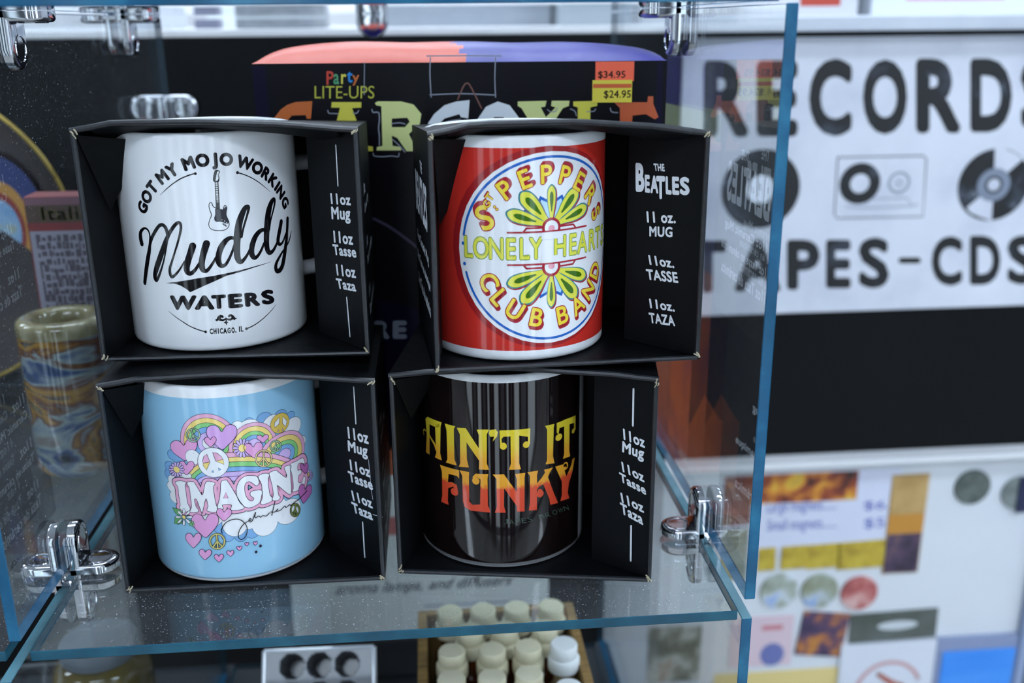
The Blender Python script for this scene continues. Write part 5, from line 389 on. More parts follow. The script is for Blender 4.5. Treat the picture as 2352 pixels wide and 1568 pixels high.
"white",2,[-16.73,33.64,-15.4,33.45,-14.15,33.62,-13.55,34.25,-14.01,34.75,-15.26,34.59,-16.69,33.99]],["S",21.2,"line",2,1,[-16.73,33.64,0.2,-15.4,33.45,0.2,-14.15,33.62,0.2,-13.55,34.25,0.2,-14.01,34.75,0.2,-15.26,34.59,0.2,-16.69,33.99,0.2]],["P",21,"white",2,[-17.39,32.67,-16.85,31.57,-16.04,30.84,-15.23,30.98,-15.1,31.76,-15.89,32.51,-17.09,32.96]],["S",21.2,"line",2,1,[-17.39,32.67,0.2,
-16.85,31.57,0.2,-16.04,30.84,0.2,-15.23,30.98,0.2,-15.1,31.76,0.2,-15.89,32.51,0.2,-17.09,32.96,0.2]],["P",21,"white",2,[-18.49,32.22,-19.11,30.81,-19.27,29.57,-18.71,29.15,-18.01,29.8,-17.85,31.04,-18.11,32.29]],["S",21.2,"line",2,1,[-18.49,32.22,0.2,-19.11,30.81,0.2,-19.27,29.57,0.2,-18.71,29.15,0.2,-18.01,29.8,0.2,-17.85,31.04,0.2,-18.11,32.29,0.2]],["P",21,"white",2,[-19.4,32.56,-20.88,31.62,
-22.04,30.51,-22.12,29.73,-21.19,29.9,-20.06,30.99,-19.16,32.36]],["S",21.2,"line",2,1,[-19.4,32.56,0.2,-20.88,31.62,0.2,-22.04,30.51,0.2,-22.12,29.73,0.2,-21.19,29.9,0.2,-20.06,30.99,0.2,-19.16,32.36,0.2]],["P",21,"white",2,[-19.56,33.5,-21.02,33.59,-22.49,33.28,-23.23,32.55,-22.66,32.11,-21.18,32.44,-19.61,33.14]],["S",21.2,"line",2,1,[-19.56,33.5,0.2,-21.02,33.59,0.2,-22.49,33.28,0.2,-23.23,
32.55,0.2,-22.66,32.11,0.2,-21.18,32.44,0.2,-19.61,33.14,0.2]],["P",21,"white",2,[-18.87,34.49,-19.44,35.57,-20.3,36.26,-21.21,36.05,-21.36,35.25,-20.47,34.58,-19.18,34.19]],["S",21.2,"line",2,1,[-18.87,34.49,0.2,-19.44,35.57,0.2,-20.3,36.26,0.2,-21.21,36.05,0.2,-21.36,35.25,0.2,-20.47,34.58,0.2,-19.18,34.19,0.2]],["P",21,"white",2,[-17.76,34.94,-17.17,36.33,-17.01,37.56,-17.55,37.98,-18.24,37.35,
-18.4,36.12,-18.14,34.87]],["S",21.2,"line",2,1,[-17.76,34.94,0.2,-17.17,36.33,0.2,-17.01,37.56,0.2,-17.55,37.98,0.2,-18.24,37.35,0.2,-18.4,36.12,0.2,-18.14,34.87,0.2]],["P",21,"white",2,[-16.88,34.58,-15.53,35.42,-14.54,36.41,-14.48,37.17,-15.27,37.1,-16.27,36.11,-17.12,34.79]],["S",21.2,"line",2,1,[-16.88,34.58,0.2,-15.53,35.42,0.2,-14.54,36.41,0.2,-14.48,37.17,0.2,-15.27,37.1,0.2,-16.27,36.11,
0.2,-17.12,34.79,0.2]],["C",21.4,"line",-18.12,33.58,1.09,1.01],["C",21.6,"ryel",-18.12,33.58,0.97,0.89],["S",24,"ink",0,1,[-0.36,26.4,0.41,-0.46,28.4,0.41,1.59,31.6,0.4,4.91,33.1,0.4,8.03,32.51,0.4,10.25,29.8,0.4,10.77,26.69,0.4,9.71,23.54,0.4,7.71,22.37,0.4,6.54,23.89,0.4,7.25,26.97,0.4,9.24,29.81,0.4,11.54,31.15,0.4,12.9,31.54,0.4,12.38,32.38,0.4,11.83,31.16,0.4,12.66,30.49,0.4,13.62,31.45,0.4,
15.27,35.06,0.41,14.64,32.88,0.41,15.17,32.09,0.41,16.27,32.75,0.41,17.26,31.9,0.41,18.37,32.37,0.41,19.86,31.78,0.41,21.53,32.86,0.42]],["S",24,"ink",0,1,[24.61,37.74,0.43,23.62,34.72,0.42,22.51,31.31,0.42]],["S",24,"ink",0,1,[22.19,33.16,0.42,24.08,32.55,0.43,25.9,33.55,0.43,24.91,32.61,0.43,27.1,32.46,0.44,29.32,33.68,0.44,30.02,32.73,0.45,32.05,33.37,0.46,32.75,32.69,0.46,35.2,33.39,0.47,37.55,
33.76,0.49,40.85,34.61,0.52,44.0,35.5,0.54]]],"LR":[["P",1,"grad",0,[-47.13,69.22,-44.72,71.08,-33.5,71.61,-34.41,68.81,-38.12,67.93,-43.06,67.74,-44.16,51.65,-48.02,51.41,-46.31,61.0]],["P",1,"grad",0,[-38.25,68.88,-34.22,70.83,-35.18,55.49,-34.2,51.98,-39.28,51.96,-38.03,54.59,-38.27,59.33]],["P",1,"grad",0,[-31.49,71.54,-25.3,71.59,-26.13,70.06,-26.27,54.7,-25.05,51.8,-31.53,51.76,-30.47,53.65,
-30.48,68.67]],["P",1,"grad",0,[-24.47,70.98,-19.75,71.6,-13.46,62.31,-13.33,68.91,-14.4,71.59,-8.55,72.0,-9.67,69.57,-9.91,55.16,-8.87,51.87,-13.67,51.69,-13.4,56.05,-19.53,64.65,-19.55,56.03,-18.66,52.03,-23.99,51.43,-23.08,53.41,-22.88,67.98]],["P",1,"grad",0,[-8.37,71.74,-5.51,72.2,-4.53,70.86,-5.02,68.55,-7.02,66.12,-6.27,68.53,-8.06,68.48,-8.69,70.0]],["P",1,"grad",0,[-3.81,71.7,3.41,71.62,
10.63,71.63,10.41,63.92,9.46,63.86,9.47,67.55,5.2,68.65,5.11,54.83,6.02,51.65,0.34,51.86,1.28,54.76,1.22,68.58,-1.99,68.52,-2.9,67.38,-2.75,65.06,-3.64,64.68]],["P",1,"grad",0,[18.26,71.39,23.63,71.07,23.17,69.43,22.77,54.95,23.74,51.08,18.5,51.88,19.37,53.85,19.34,69.2]],["P",1,"grad",0,[24.99,71.1,31.23,71.24,39.92,70.31,40.11,62.83,38.67,63.76,38.36,67.08,34.26,67.69,34.27,54.07,34.99,50.97,
29.44,51.51,30.27,53.85,30.11,68.04,26.87,68.03,26.12,65.09,25.12,66.16]],["P",1,"grad",0,[-35.57,49.34,-23.82,49.67,-23.95,45.25,-24.99,46.42,-30.02,46.36,-30.67,41.93,-28.03,42.45,-25.36,41.71,-24.79,38.61,-26.88,35.86,-28.71,36.39,-28.18,38.16,-26.54,39.4,-27.64,40.33,-30.54,38.72,-31.04,32.03,-30.63,29.89,-35.62,29.91,-34.62,33.76,-34.35,46.09]],["P",1,"grad",0,[-23.61,49.72,-18.51,49.67,
-18.76,47.44,-18.87,34.57,-17.32,33.0,-13.45,33.73,-13.02,46.61,-14.7,47.62,-16.25,46.62,-17.0,47.31,-15.42,49.31,-9.27,49.68,-9.67,47.67,-9.71,33.66,-8.48,29.89,-13.9,30.03,-18.19,29.81,-21.39,31.24,-22.16,33.93,-22.21,47.21]],["P",1,"grad",0,[-7.27,49.57,-2.03,49.7,3.9,40.26,3.95,46.64,3.23,49.56,8.07,49.53,7.68,47.4,7.59,29.72,4.01,30.17,3.84,33.03,-2.0,42.64,-2.21,33.41,-1.34,29.94,-6.45,29.97,
-5.5,33.03,-5.49,47.43]],["P",1,"grad",0,[9.02,49.67,14.52,49.59,13.91,47.53,13.89,29.37,9.71,29.79,10.3,33.75,10.35,47.79]],["P",1,"grad",0,[17.65,49.29,22.8,49.14,20.95,47.05,19.83,44.94,20.74,42.68,23.1,36.32,26.12,29.59,21.24,30.13,20.77,33.33,17.23,41.98,15.13,41.26,13.9,39.91,13.9,43.13,16.38,45.39,18.29,47.74]],["P",1,"grad",0,[24.24,49.13,29.3,48.73,31.9,41.51,34.43,43.84,36.49,46.33,37.19,
48.51,39.59,48.48,37.32,41.9,34.19,37.36,33.28,32.34,34.66,28.87,27.71,29.95,28.78,32.78,28.72,39.78]],["S",1,"grad",0,1,[-43.6,61.96,0.78,-41.42,60.3,1.16,-39.23,58.62,1.32,-38.13,56.17,0.99]],["S",1,"grad",0,1,[-49.92,60.06,0.62,-50.66,61.41,0.75,-48.9,63.08,0.75,-47.49,62.79,0.74]],["C",1,"grad",-2.12,63.8,1.61,1.75],["C",1,"grad",8.59,63.71,1.6,1.63],["C",1,"grad",26.49,63.52,2.18,1.74],["C",1,
"grad",37.9,63.03,1.52,1.21],["C",1,"grad",-15.31,45.63,1.81,1.88],["C",1,"grad",15.63,37.31,1.88,1.78],["C",1,"grad",-26.82,37.71,2.17,1.88],["C",1,"grad",30.64,46.04,1.22,0.98],["S",1,"grad",0,1,[14.31,38.62,0.65,15.13,39.65,0.73,16.38,38.96,0.74]],["S",1,"grad",0,1,[30.94,45.53,0.69,32.77,46.09,0.81,32.43,48.25,0.81,30.61,48.89,0.68,29.76,47.97,0.58]],["B",1,"faint","J",-0.01,2.255,-0.29,0.268,
2.516,-1.385,25.267],["B",1,"faint","A",-0.01,2.27,-0.296,0.187,2.529,1.371,24.911],["B",1,"faint","M",-0.01,2.3,-0.305,0.099,2.543,4.345,24.966],["B",1,"faint","E",-0.01,2.347,-0.316,0.006,2.558,7.37,24.983],["B",1,"faint","S",-0.01,2.41,-0.33,-0.088,2.575,10.274,25.198],["B",1,"faint","B",-0.01,2.506,-0.815,0.155,2.63,16.383,25.301],["B",1,"faint","R",-0.01,2.663,-0.872,0.019,2.684,19.884,
25.175],["B",1,"faint","O",-0.01,2.917,-0.963,-0.172,2.76,24.128,25.22],["B",1,"faint","W",-0.01,3.233,-1.074,-0.384,2.845,28.024,24.983],["B",1,"faint","N",-0.01,3.687,-1.233,-0.665,2.956,32.109,24.55]]}''')
ART2 = json.loads(r'''{"flap":{"UL":[["S",1,"whitep",0,0,[-17.62,199.96,0.9,-17.86,182.39,0.9]],["S",1,"whitep",0,0,[-16.32,131.31,0.9,-15.55,112.89,0.9]],["B",1,"whitep","11oz",0.035,16.13,-0.32,1.31,4.98,-16.51,176.47],["B",1,"whitep","Mug",0.035,15.58,0.16,1.75,7.58,-17.02,169.29],["B",1,"whitep","11oz",0.035,15.73,-0.08,1.21,5.63,-16.28,159.11],["B",1,"whitep","Tasse",0.035,18.98,-0.52,1.68,5.0,-15.91,153.19],["B",
1,"whitep","11oz",0.035,15.83,-0.63,1.5,5.39,-15.69,143.88],["B",1,"whitep","Taza",0.035,15.89,-0.89,1.36,4.81,-16.3,137.32]],"UR":[["B",1,"whitep","THE",0.04,5.49,-0.62,0.25,3.18,-24.33,189.94],["B",1,"whitep","B",0.05,4.62,-0.6,0.14,12.76,-34.18,184.65],["B",1,"whitep","E",0.05,2.63,-0.45,0.01,7.84,-30.18,182.3],["B",1,"whitep","A",0.05,4.14,-0.46,0.16,7.81,-26.53,182.33],["B",1,"whitep","T",
0.05,4.52,-0.57,0.28,10.09,-23.21,181.3],["B",1,"whitep","L",0.05,2.99,-0.5,0.05,7.81,-19.18,182.6],["B",1,"whitep","E",0.05,3.58,-0.51,0.11,7.77,-15.58,182.79],["B",1,"whitep","S",0.05,4.89,-0.53,0.19,7.79,-11.11,183.07],["B",1,"whitep","11 oz.",0.035,14.91,-0.66,1.41,5.02,-22.46,168.22],["B",1,"whitep","MUG",0.035,12.03,-0.19,1.17,4.71,-22.27,161.82],["B",1,"whitep","11oz.",0.035,13.06,-1.11,
0.37,4.45,-21.47,148.43],["B",1,"whitep","TASSE",0.035,16.53,-1.01,1.04,4.91,-20.83,141.94],["B",1,"whitep","11oz.",0.035,13.2,-0.89,0.65,4.47,-20.26,128.48],["B",1,"whitep","TAZA",0.035,13.6,-0.9,0.95,4.82,-20.04,121.87]],"LL":[["S",1,"whitep",0,0,[-16.08,92.72,0.9,-16.09,74.95,0.9]],["S",1,"whitep",0,0,[-15.46,24.35,0.9,-15.4,5.67,0.9]],["B",1,"whitep","11oz",0.035,15.95,-0.43,1.95,6.05,-15.03,
69.33],["B",1,"whitep","Mug",0.035,15.39,0.03,1.95,7.36,-15.88,61.73],["B",1,"whitep","11oz",0.035,15.67,-0.51,1.11,5.47,-15.04,52.57],["B",1,"whitep","Tasse",0.035,18.83,-0.87,1.63,5.4,-15.31,46.35],["B",1,"whitep","11oz",0.035,15.61,-1.26,1.2,5.08,-14.88,36.65],["B",1,"whitep","Taza",0.035,15.86,-1.24,1.3,5.35,-15.36,30.38],["S",1,"whitep",0,1,[-7.84,59.35,0.3,-7.4,52.9,0.3,-7.06,45.26,0.3,-6.19,
39.75,0.3]],["S",1,"whitep",0,1,[-6.87,31.62,0.25,-3.16,32.29,0.25,0.84,33.07,0.25]]],"LR":[["S",1,"whitep",0,0,[-12.17,93.76,0.9,-11.94,76.14,0.9]],["S",1,"whitep",0,0,[-11.27,25.74,0.9,-10.93,7.45,0.9]],["B",1,"whitep","11oz",0.035,11.07,-0.61,-1.58,5.45,-11.22,70.15],["B",1,"whitep","Mug",0.035,11.34,0.03,-0.79,7.18,-11.45,63.41],["B",1,"whitep","11oz",0.035,11.45,-1.06,-2.41,5.01,-11.25,53.34],
["B",1,"whitep","Tasse",0.035,13.8,-0.82,-3.26,4.66,-11.19,47.53],["B",1,"whitep","11oz",0.035,11.78,-1.07,-1.96,5.09,-11.1,37.77],["B",1,"whitep","Taza",0.035,11.86,-0.86,-2.79,5.64,-11.27,32.11]]},"party":[["B",1,"red","P",0.022,3.75,0.45,-0.03,6.93,40.14,224.17],["B",1,"pgreen","a",0.022,2.98,0.34,-0.02,5.31,43.36,223.59],["B",1,"pyel","r",0.022,2.78,0.31,-0.02,5.08,47.2,223.65],["B",1,"pblue",
"t",0.022,2.97,0.33,-0.02,5.54,50.37,224.55],["B",1,"porange","y",0.022,3.6,0.31,-0.03,5.31,53.39,222.91],["B",1,"olive2","LITE-UPS",0.0,31.09,0.44,-0.22,6.38,47.18,217.0],["P",1,"porange",0,[9.6,204.27,13.34,208.5,16.92,210.83,21.38,212.21,30.11,212.61,29.58,208.39,28.76,203.67,26.58,203.69,26.23,205.58,18.93,205.39,15.25,201.86,14.35,196.63,16.99,192.78,21.84,192.27,23.94,194.18,22.16,196.58,
22.27,198.01,29.09,197.97,28.42,188.39,21.45,186.98,14.13,187.51,9.49,190.91,8.0,196.67]],["P",1,"pyel",0,[40.23,212.07,55.66,211.97,55.41,209.16,50.67,208.95,52.72,202.57,57.37,189.66,60.52,189.16,60.5,186.76,48.41,186.83,47.31,193.08,40.97,193.12,39.11,186.88,33.72,186.91,35.87,189.79,41.99,201.69,44.4,209.23,39.8,209.26]],["P",1,"ppale",0,[62.69,211.45,63.36,210.27,65.97,209.78,65.59,189.52,
62.7,188.93,62.4,187.12,75.32,187.04,75.4,188.86,70.92,189.49,70.75,194.72,73.56,193.5,78.18,186.62,83.92,186.59,79.76,195.47,85.66,200.62,86.66,205.77,82.8,210.53,76.39,212.15,64.27,212.31],[[71.15,203.49,79.29,203.84,80.43,201.85,77.87,199.07,70.95,199.12]]],["P",1,"whitep",0,[90.05,201.11,93.29,205.62,98.82,210.09,105.02,211.92,111.94,212.62,110.97,203.24,107.13,204.02,106.4,205.53,98.62,203.32,
95.44,200.32,93.75,195.77,96.62,188.1,104.38,187.29,106.04,191.11,103.75,192.66,103.81,194.95,111.56,194.9,111.36,185.71,102.75,184.21,91.87,185.82,89.04,194.27]],["P",1,"whitep",0,[115.58,202.46,120.32,209.19,126.49,211.77,132.6,209.86,137.16,203.82,137.87,195.5,133.94,187.88,126.14,184.85,118.41,187.97,115.06,195.64],[[120.18,200.92,124.85,203.91,129.46,203.87,131.73,199.33,130.89,193.25,126.2,
189.46,120.83,193.32]]],["P",1,"ppale",0,[136.83,211.7,151.74,211.97,150.98,208.98,148.68,208.63,151.37,203.73,156.34,208.57,154.04,209.34,154.41,211.95,163.57,211.88,163.21,209.27,160.16,208.17,152.53,196.92,152.56,187.77,154.88,186.23,143.25,186.29,145.58,187.81,145.6,196.97,138.72,208.32,136.81,209.46]],["P",1,"pyel",0,[165.49,211.5,178.06,211.78,177.73,209.18,174.3,208.45,174.59,189.18,178.84,
189.15,181.07,193.71,184.15,193.69,183.54,185.68,165.74,185.78,168.03,188.45,167.81,208.5,165.51,209.26]],["P",1,"pred",0,[186.46,210.98,203.59,210.86,203.87,213.83,206.53,213.81,206.66,210.1,209.56,203.35,207.69,202.23,203.02,204.89,196.17,204.19,195.93,198.92,201.68,198.88,201.79,195.1,196.03,195.14,196.18,189.81,205.04,189.76,208.7,195.06,210.59,185.14,187.42,185.27,190.05,188.32,189.58,
207.97]],["S",2,"scuff",0,1,[37.97,207.88,0.55,38.36,206.49,0.55,40.79,206.27,0.55,43.02,206.14,0.55]],["S",2,"scuff",0,1,[50.97,206.32,0.55,53.0,206.39,0.55,54.1,207.77,0.55]],["S",2,"scuff",0,1,[61.02,208.12,0.55,61.55,206.73,0.55,64.39,206.51,0.55,64.61,202.74,0.55,64.0,198.76,0.55,64.21,194.76,0.55,63.98,189.93,0.55]],["S",2,"scuff",0,1,[71.03,200.91,0.55,75.12,201.28,0.55,77.94,200.67,0.55]],
["S",2,"scuff",0,1,[71.07,192.71,0.55,74.22,189.87,0.55,77.34,186.22,0.55]],["S",2,"scuff",0,1,[60.48,185.71,0.55,61.02,184.29,0.55,65.32,183.86,0.55,70.27,184.23,0.55,73.54,183.81,0.55,74.24,185.63,0.55]],["S",2,"scuff",0,1,[95.42,199.56,0.5,100.12,201.8,0.5,107.1,202.89,0.5]],["S",2,"scuff",0,1,[152.13,207.48,0.5,154.05,206.34,0.5,156.34,206.7,0.5,157.1,208.19,0.5]],["S",2,"scuff",0,1,[163.99,
207.77,0.5,166.3,206.64,0.5,167.09,204.38,0.5]],["S",2,"scuff",0,1,[172.42,206.22,0.5,176.24,206.57,0.5,176.99,207.69,0.5]],["S",2,"scuff",0,1,[184.62,208.01,0.5,185.42,206.13,0.5,188.49,205.74,0.5]],["S",1,"scuff",0,1,[92.31,233.78,0.6,91.81,225.73,0.6,92.04,214.25,0.6]],["S",1,"scuff",0,1,[125.64,233.51,0.6,125.13,224.01,0.6,125.37,214.01,0.6]],["S",1,"scuff",0,1,[91.46,215.37,0.6,108.18,215.85,
0.6,125.38,214.98,0.6]],["S",1,"scuff",0,1,[90.44,234.67,0.6,109.39,234.66,0.6,128.3,234.37,0.6]],["S",1,"scuff",0,1,[58.38,231.86,0.4,57.35,215.61,0.4]],["S",2,"wire",0,1,[105.81,213.03,0.7,109.04,219.7,0.7,110.98,221.01,0.7,112.84,218.93,0.7,118.0,208.46,0.7]],["B",1,"greyp","R",0.06,8.86,0.54,-0.01,10.66,60.4,88.53],["B",1,"greyp","E",0.06,7.92,0.48,-0.01,10.65,70.39,88.52],["S",1,"dpurp2",0,1,
[59.06,150.9,1.6,67.82,146.03,1.6,78.3,138.08,1.6,86.47,130.7,1.6]]],"sign":[["B",1,"signk","R",0.045,41.38,-3.3,-0.75,65.24,438.58,184.89],["B",1,"signk","E",0.045,37.78,-4.38,-0.69,65.18,484.33,184.4],["B",1,"signk","C",0.045,39.34,-5.63,-0.71,66.95,532.62,184.77],["B",1,"signk","O",0.045,40.92,-6.59,-0.73,65.01,582.59,184.43],["B",1,"signk","R",0.045,42.52,-7.7,-0.76,64.91,632.17,184.64],["B",1,
"signk","D",0.045,39.2,-8.79,-0.7,64.47,681.01,184.31],["B",1,"signk","S",0.045,38.72,-9.96,-0.69,65.13,728.03,184.19],["B",1,"signk","T",0.04,35.49,-2.26,-1.14,49.26,429.35,34.6],["B",1,"signk","A",0.04,44.55,-2.98,-1.43,49.46,476.84,34.0],["B",1,"signk","P",0.04,31.48,-3.7,-1.0,48.04,520.23,33.58],["B",1,"signk","E",0.04,24.07,-4.16,-0.76,46.55,553.93,33.43],["B",1,"signk","S",0.04,29.75,-4.87,
-0.94,48.75,588.11,33.44],["B",1,"signk","-",0.04,21.65,-0.66,-0.64,5.85,622.59,34.95],["B",1,"signk","C",0.04,30.14,-5.91,-0.95,47.8,659.17,33.25],["B",1,"signk","D",0.04,30.35,-6.48,-0.95,47.55,696.8,32.79],["B",1,"signk","S",0.04,30.13,-7.09,-0.94,47.72,733.63,32.13],["C",1,"signk",474.81,105.18,36.41,35.88],["C",2,"signw",474.81,105.18,12.92,12.66],["C",1,"signk",694.94,104.2,34.55,33.33],["P",
2,"signw",0,[694.94,104.2,691.32,137.94,700.58,136.98,711.58,132.84,719.53,127.16]],["P",2,"signw",0,[694.94,104.2,697.68,70.51,686.61,74.06,676.32,78.4,671.44,83.39]],["C",3,"signg",694.94,104.2,15.98,15.35],["C",4,"signk",694.94,104.2,8.41,8.06],["C",5,"signw",694.94,104.2,5.88,5.64],["S",1,"signk",0,0,[543.99,132.24,1.1,624.54,132.2,1.1,627.39,129.01,1.1,630.48,76.29,1.1,548.34,76.74,1.1,545.49,
80.84,1.1,543.99,132.24,1.1]],["C",2,"signk",567.03,108.24,19.29,18.75],["C",3,"signw",567.03,108.24,9.02,8.74],["C",2,"signg",603.95,108.21,10.32,9.97],["C",3,"signw",603.95,108.21,8.26,7.97],["C",4,"signg",603.95,108.21,3.71,3.58],["C",5,"signw",603.95,108.21,2.48,2.39],["S",1,"signg",0,1,[555.97,87.4,0.9,578.78,85.65,0.9,615.96,86.35,0.9,624.1,87.77,0.9]],["S",1,"signg",0,0,[574.32,88.96,0.8,
577.91,94.08,0.8,612.99,94.06,0.8,617.85,87.92,0.8]]],"mag":{"sign":[398.58,770.85,-12.64,236.41],"ledge":[386.8,800.37,-193.17,-159.4],"board":[338.46,805.08,-519.04,-170.01],"sheet":[455.04,638.75,-269.56,-177.27],"photo":[456.83,593.97,-209.75,-177.83],"strip":[629.35,668.02,-296.71,-184.59],"y1":[496.67,515.33,-285.43,-259.3],"y2":[520.65,548.77,-284.92,-258.7],"y3":[547.93,582.51,-285.94,
-258.29],"y4":[580.29,635.26,-288.6,-257.16],"d1":[695.6,733.82,-220.56,-183.59],"d2":[746.51,783.68,-229.15,-192.89],"navy":[763.07,774.76,-232.15,-192.27],"c1":[501.39,541.42,-331.09,-288.62],"c2":[544.69,584.63,-333.89,-291.26],"c3":[587.71,627.48,-338.76,-296.94],"purp":[546.69,597.54,-390.97,-338.72],"grn":[601.41,696.87,-377.37,-342.3],"tile":[593.54,704.8,-465.11,-378.87],"blue":[698.81,
794.51,-471.97,-377.5],"bluein":[705.62,787.06,-465.71,-393.11],"pink":[473.39,540.73,-399.91,-339.11],"yel":[458.6,603.33,-457.35,-406.96],"pic":[386.49,442.92,-412.3,-344.76],"pc1":[456.59,485.89,-232.6,-189.16],"pc2":[454.77,485.36,-294.73,-235.75],"rframe":[755.56,854.31,-523.02,-188.5],"t1":[502.47,574.41,-223.3,-206.85],"t2":[503.95,576.33,-244.03,-227.74],"p1":[602.82,629.98,-223.36,
-212.16],"p2":[604.82,632.26,-244.19,-231.81]}}''')

# ------------------------------------------------------------------ materials
def glass_mat(name, tint, dust, speck, scale):
    m = bpy.data.materials.new(name); m.use_nodes = True; nt = m.node_tree; N = nt.nodes; L = nt.links; N.clear()
    out = N.new('ShaderNodeOutputMaterial'); geo = N.new('ShaderNodeNewGeometry')
    dot = N.new('ShaderNodeVectorMath'); dot.operation = 'DOT_PRODUCT'; L.new(geo.outputs['Normal'], dot.inputs[0]); L.new(geo.outputs['Incoming'], dot.inputs[1])
    def math_(op, a, b=None):
        n = N.new('ShaderNodeMath'); n.operation = op; n.use_clamp = False
        for i, x in enumerate((a, b)):
            if x is None: continue
            if isinstance(x, (int, float)): n.inputs[i].default_value = x
            else: L.new(x, n.inputs[i])
        return n.outputs[0]
    c = math_('ABSOLUTE', dot.outputs['Value']); k = math_('POWER', math_('SUBTRACT', 1, c), 5); F = math_('ADD', math_('MULTIPLY', k, .957), .043)
    tr = N.new('ShaderNodeBsdfTransparent'); tr.inputs[0].default_value = tint+(1,)
    gl = N.new('ShaderNodeBsdfGlossy'); gl.inputs['Roughness'].default_value = 0; gl.inputs[0].default_value = (1, 1, 1, 1)
    df = N.new('ShaderNodeBsdfDiffuse'); df.inputs[0].default_value = (.75, .8, .85, 1)
    tc = N.new('ShaderNodeTexCoord'); no = N.new('ShaderNodeTexNoise'); no.inputs['Scale'].default_value = scale; no.inputs['Detail'].default_value = 2
    L.new(tc.outputs['Object'], no.inputs['Vector'])
    no2 = N.new('ShaderNodeTexNoise'); no2.inputs['Scale'].default_value = 14; no2.inputs['Detail'].default_value = 4; L.new(tc.outputs['Object'], no2.inputs['Vector'])
    sp = math_('MULTIPLY', math_('MAXIMUM', math_('SUBTRACT', no.outputs[0], .66), 0), speck)
    d = math_('ADD', math_('MULTIPLY', no2.outputs[0], dust*2), sp)
    m1 = N.new('ShaderNodeMixShader'); L.new(d, m1.inputs[0]); L.new(tr.outputs[0], m1.inputs[1]); L.new(df.outputs[0], m1.inputs[2])
    m2 = N.new('ShaderNodeMixShader'); L.new(F, m2.inputs[0]); L.new(m1.outputs[0], m2.inputs[1]); L.new(gl.outputs[0], m2.inputs[2])
    L.new(m2.outputs[0], out.inputs[0]); MATS[name] = m; return m
GLASS = glass_mat('clear_glass', (.965, .985, .985), .008, 1.2, 900)
GLASS_SIDE = glass_mat('side_panel_glass', (.95, .975, .98), .009, 4.0, 1000)
GLASS_DUSTY = glass_mat('dusty_shelf_glass', (.95, .975, .975), .024, 5.0, 1100)
EDGE = noise_mat('glass_edge_teal', [(.2, '#094360'), (.5, '#0f567a'), (.8, '#2a7fa0')], 40, .16, 5, stretch=(1, 1, 1), spec=.6)  # light inside the glass edges, bright to dim, is put into these four colours
EDGE_DARK = noise_mat('glass_edge_deep_teal', [(.2, '#0a3a4b'), (.5, '#0e4b60'), (.8, '#236679')], 40, .18, 5, spec=.6)
EDGE_PALE = noise_mat('glass_edge_pale_teal', [(.2, '#416c79'), (.55, '#5e8b97'), (.85, '#84a7b0')], 40, .16, 5, spec=.6)
EDGE_BACK = mat('glass_edge_back', '#0f3342', .2)
CHROME = mat('chrome', '#c9ccd2', .07, 1)
CARD = noise_mat('black_card', [(.3, '#050609'), (.7, '#090b0e')], 300, .5, 3, spec=.15, bump=.05, rrough=(.42, .6))
CARD_IN = noise_mat('black_card_inside', [(.3, '#06080a'), (.7, '#0b0d0f')], 200, .55, 3, spec=.12, bump=.06)
CARD_LIP = noise_mat('black_card_fold', [(.3, '#0a0c10'), (.7, '#191d24')], 400, .36, 3, spec=.6, bump=.08)
RAW = mat('torn_card', '#b3a98f', .9)
WHITE_GLAZE = mat('white_glaze', '#e6e8ea', .1)
PR = dict(rough=.1)
def pm(n, h, **k): return mat(n, h, **{**PR, **k})
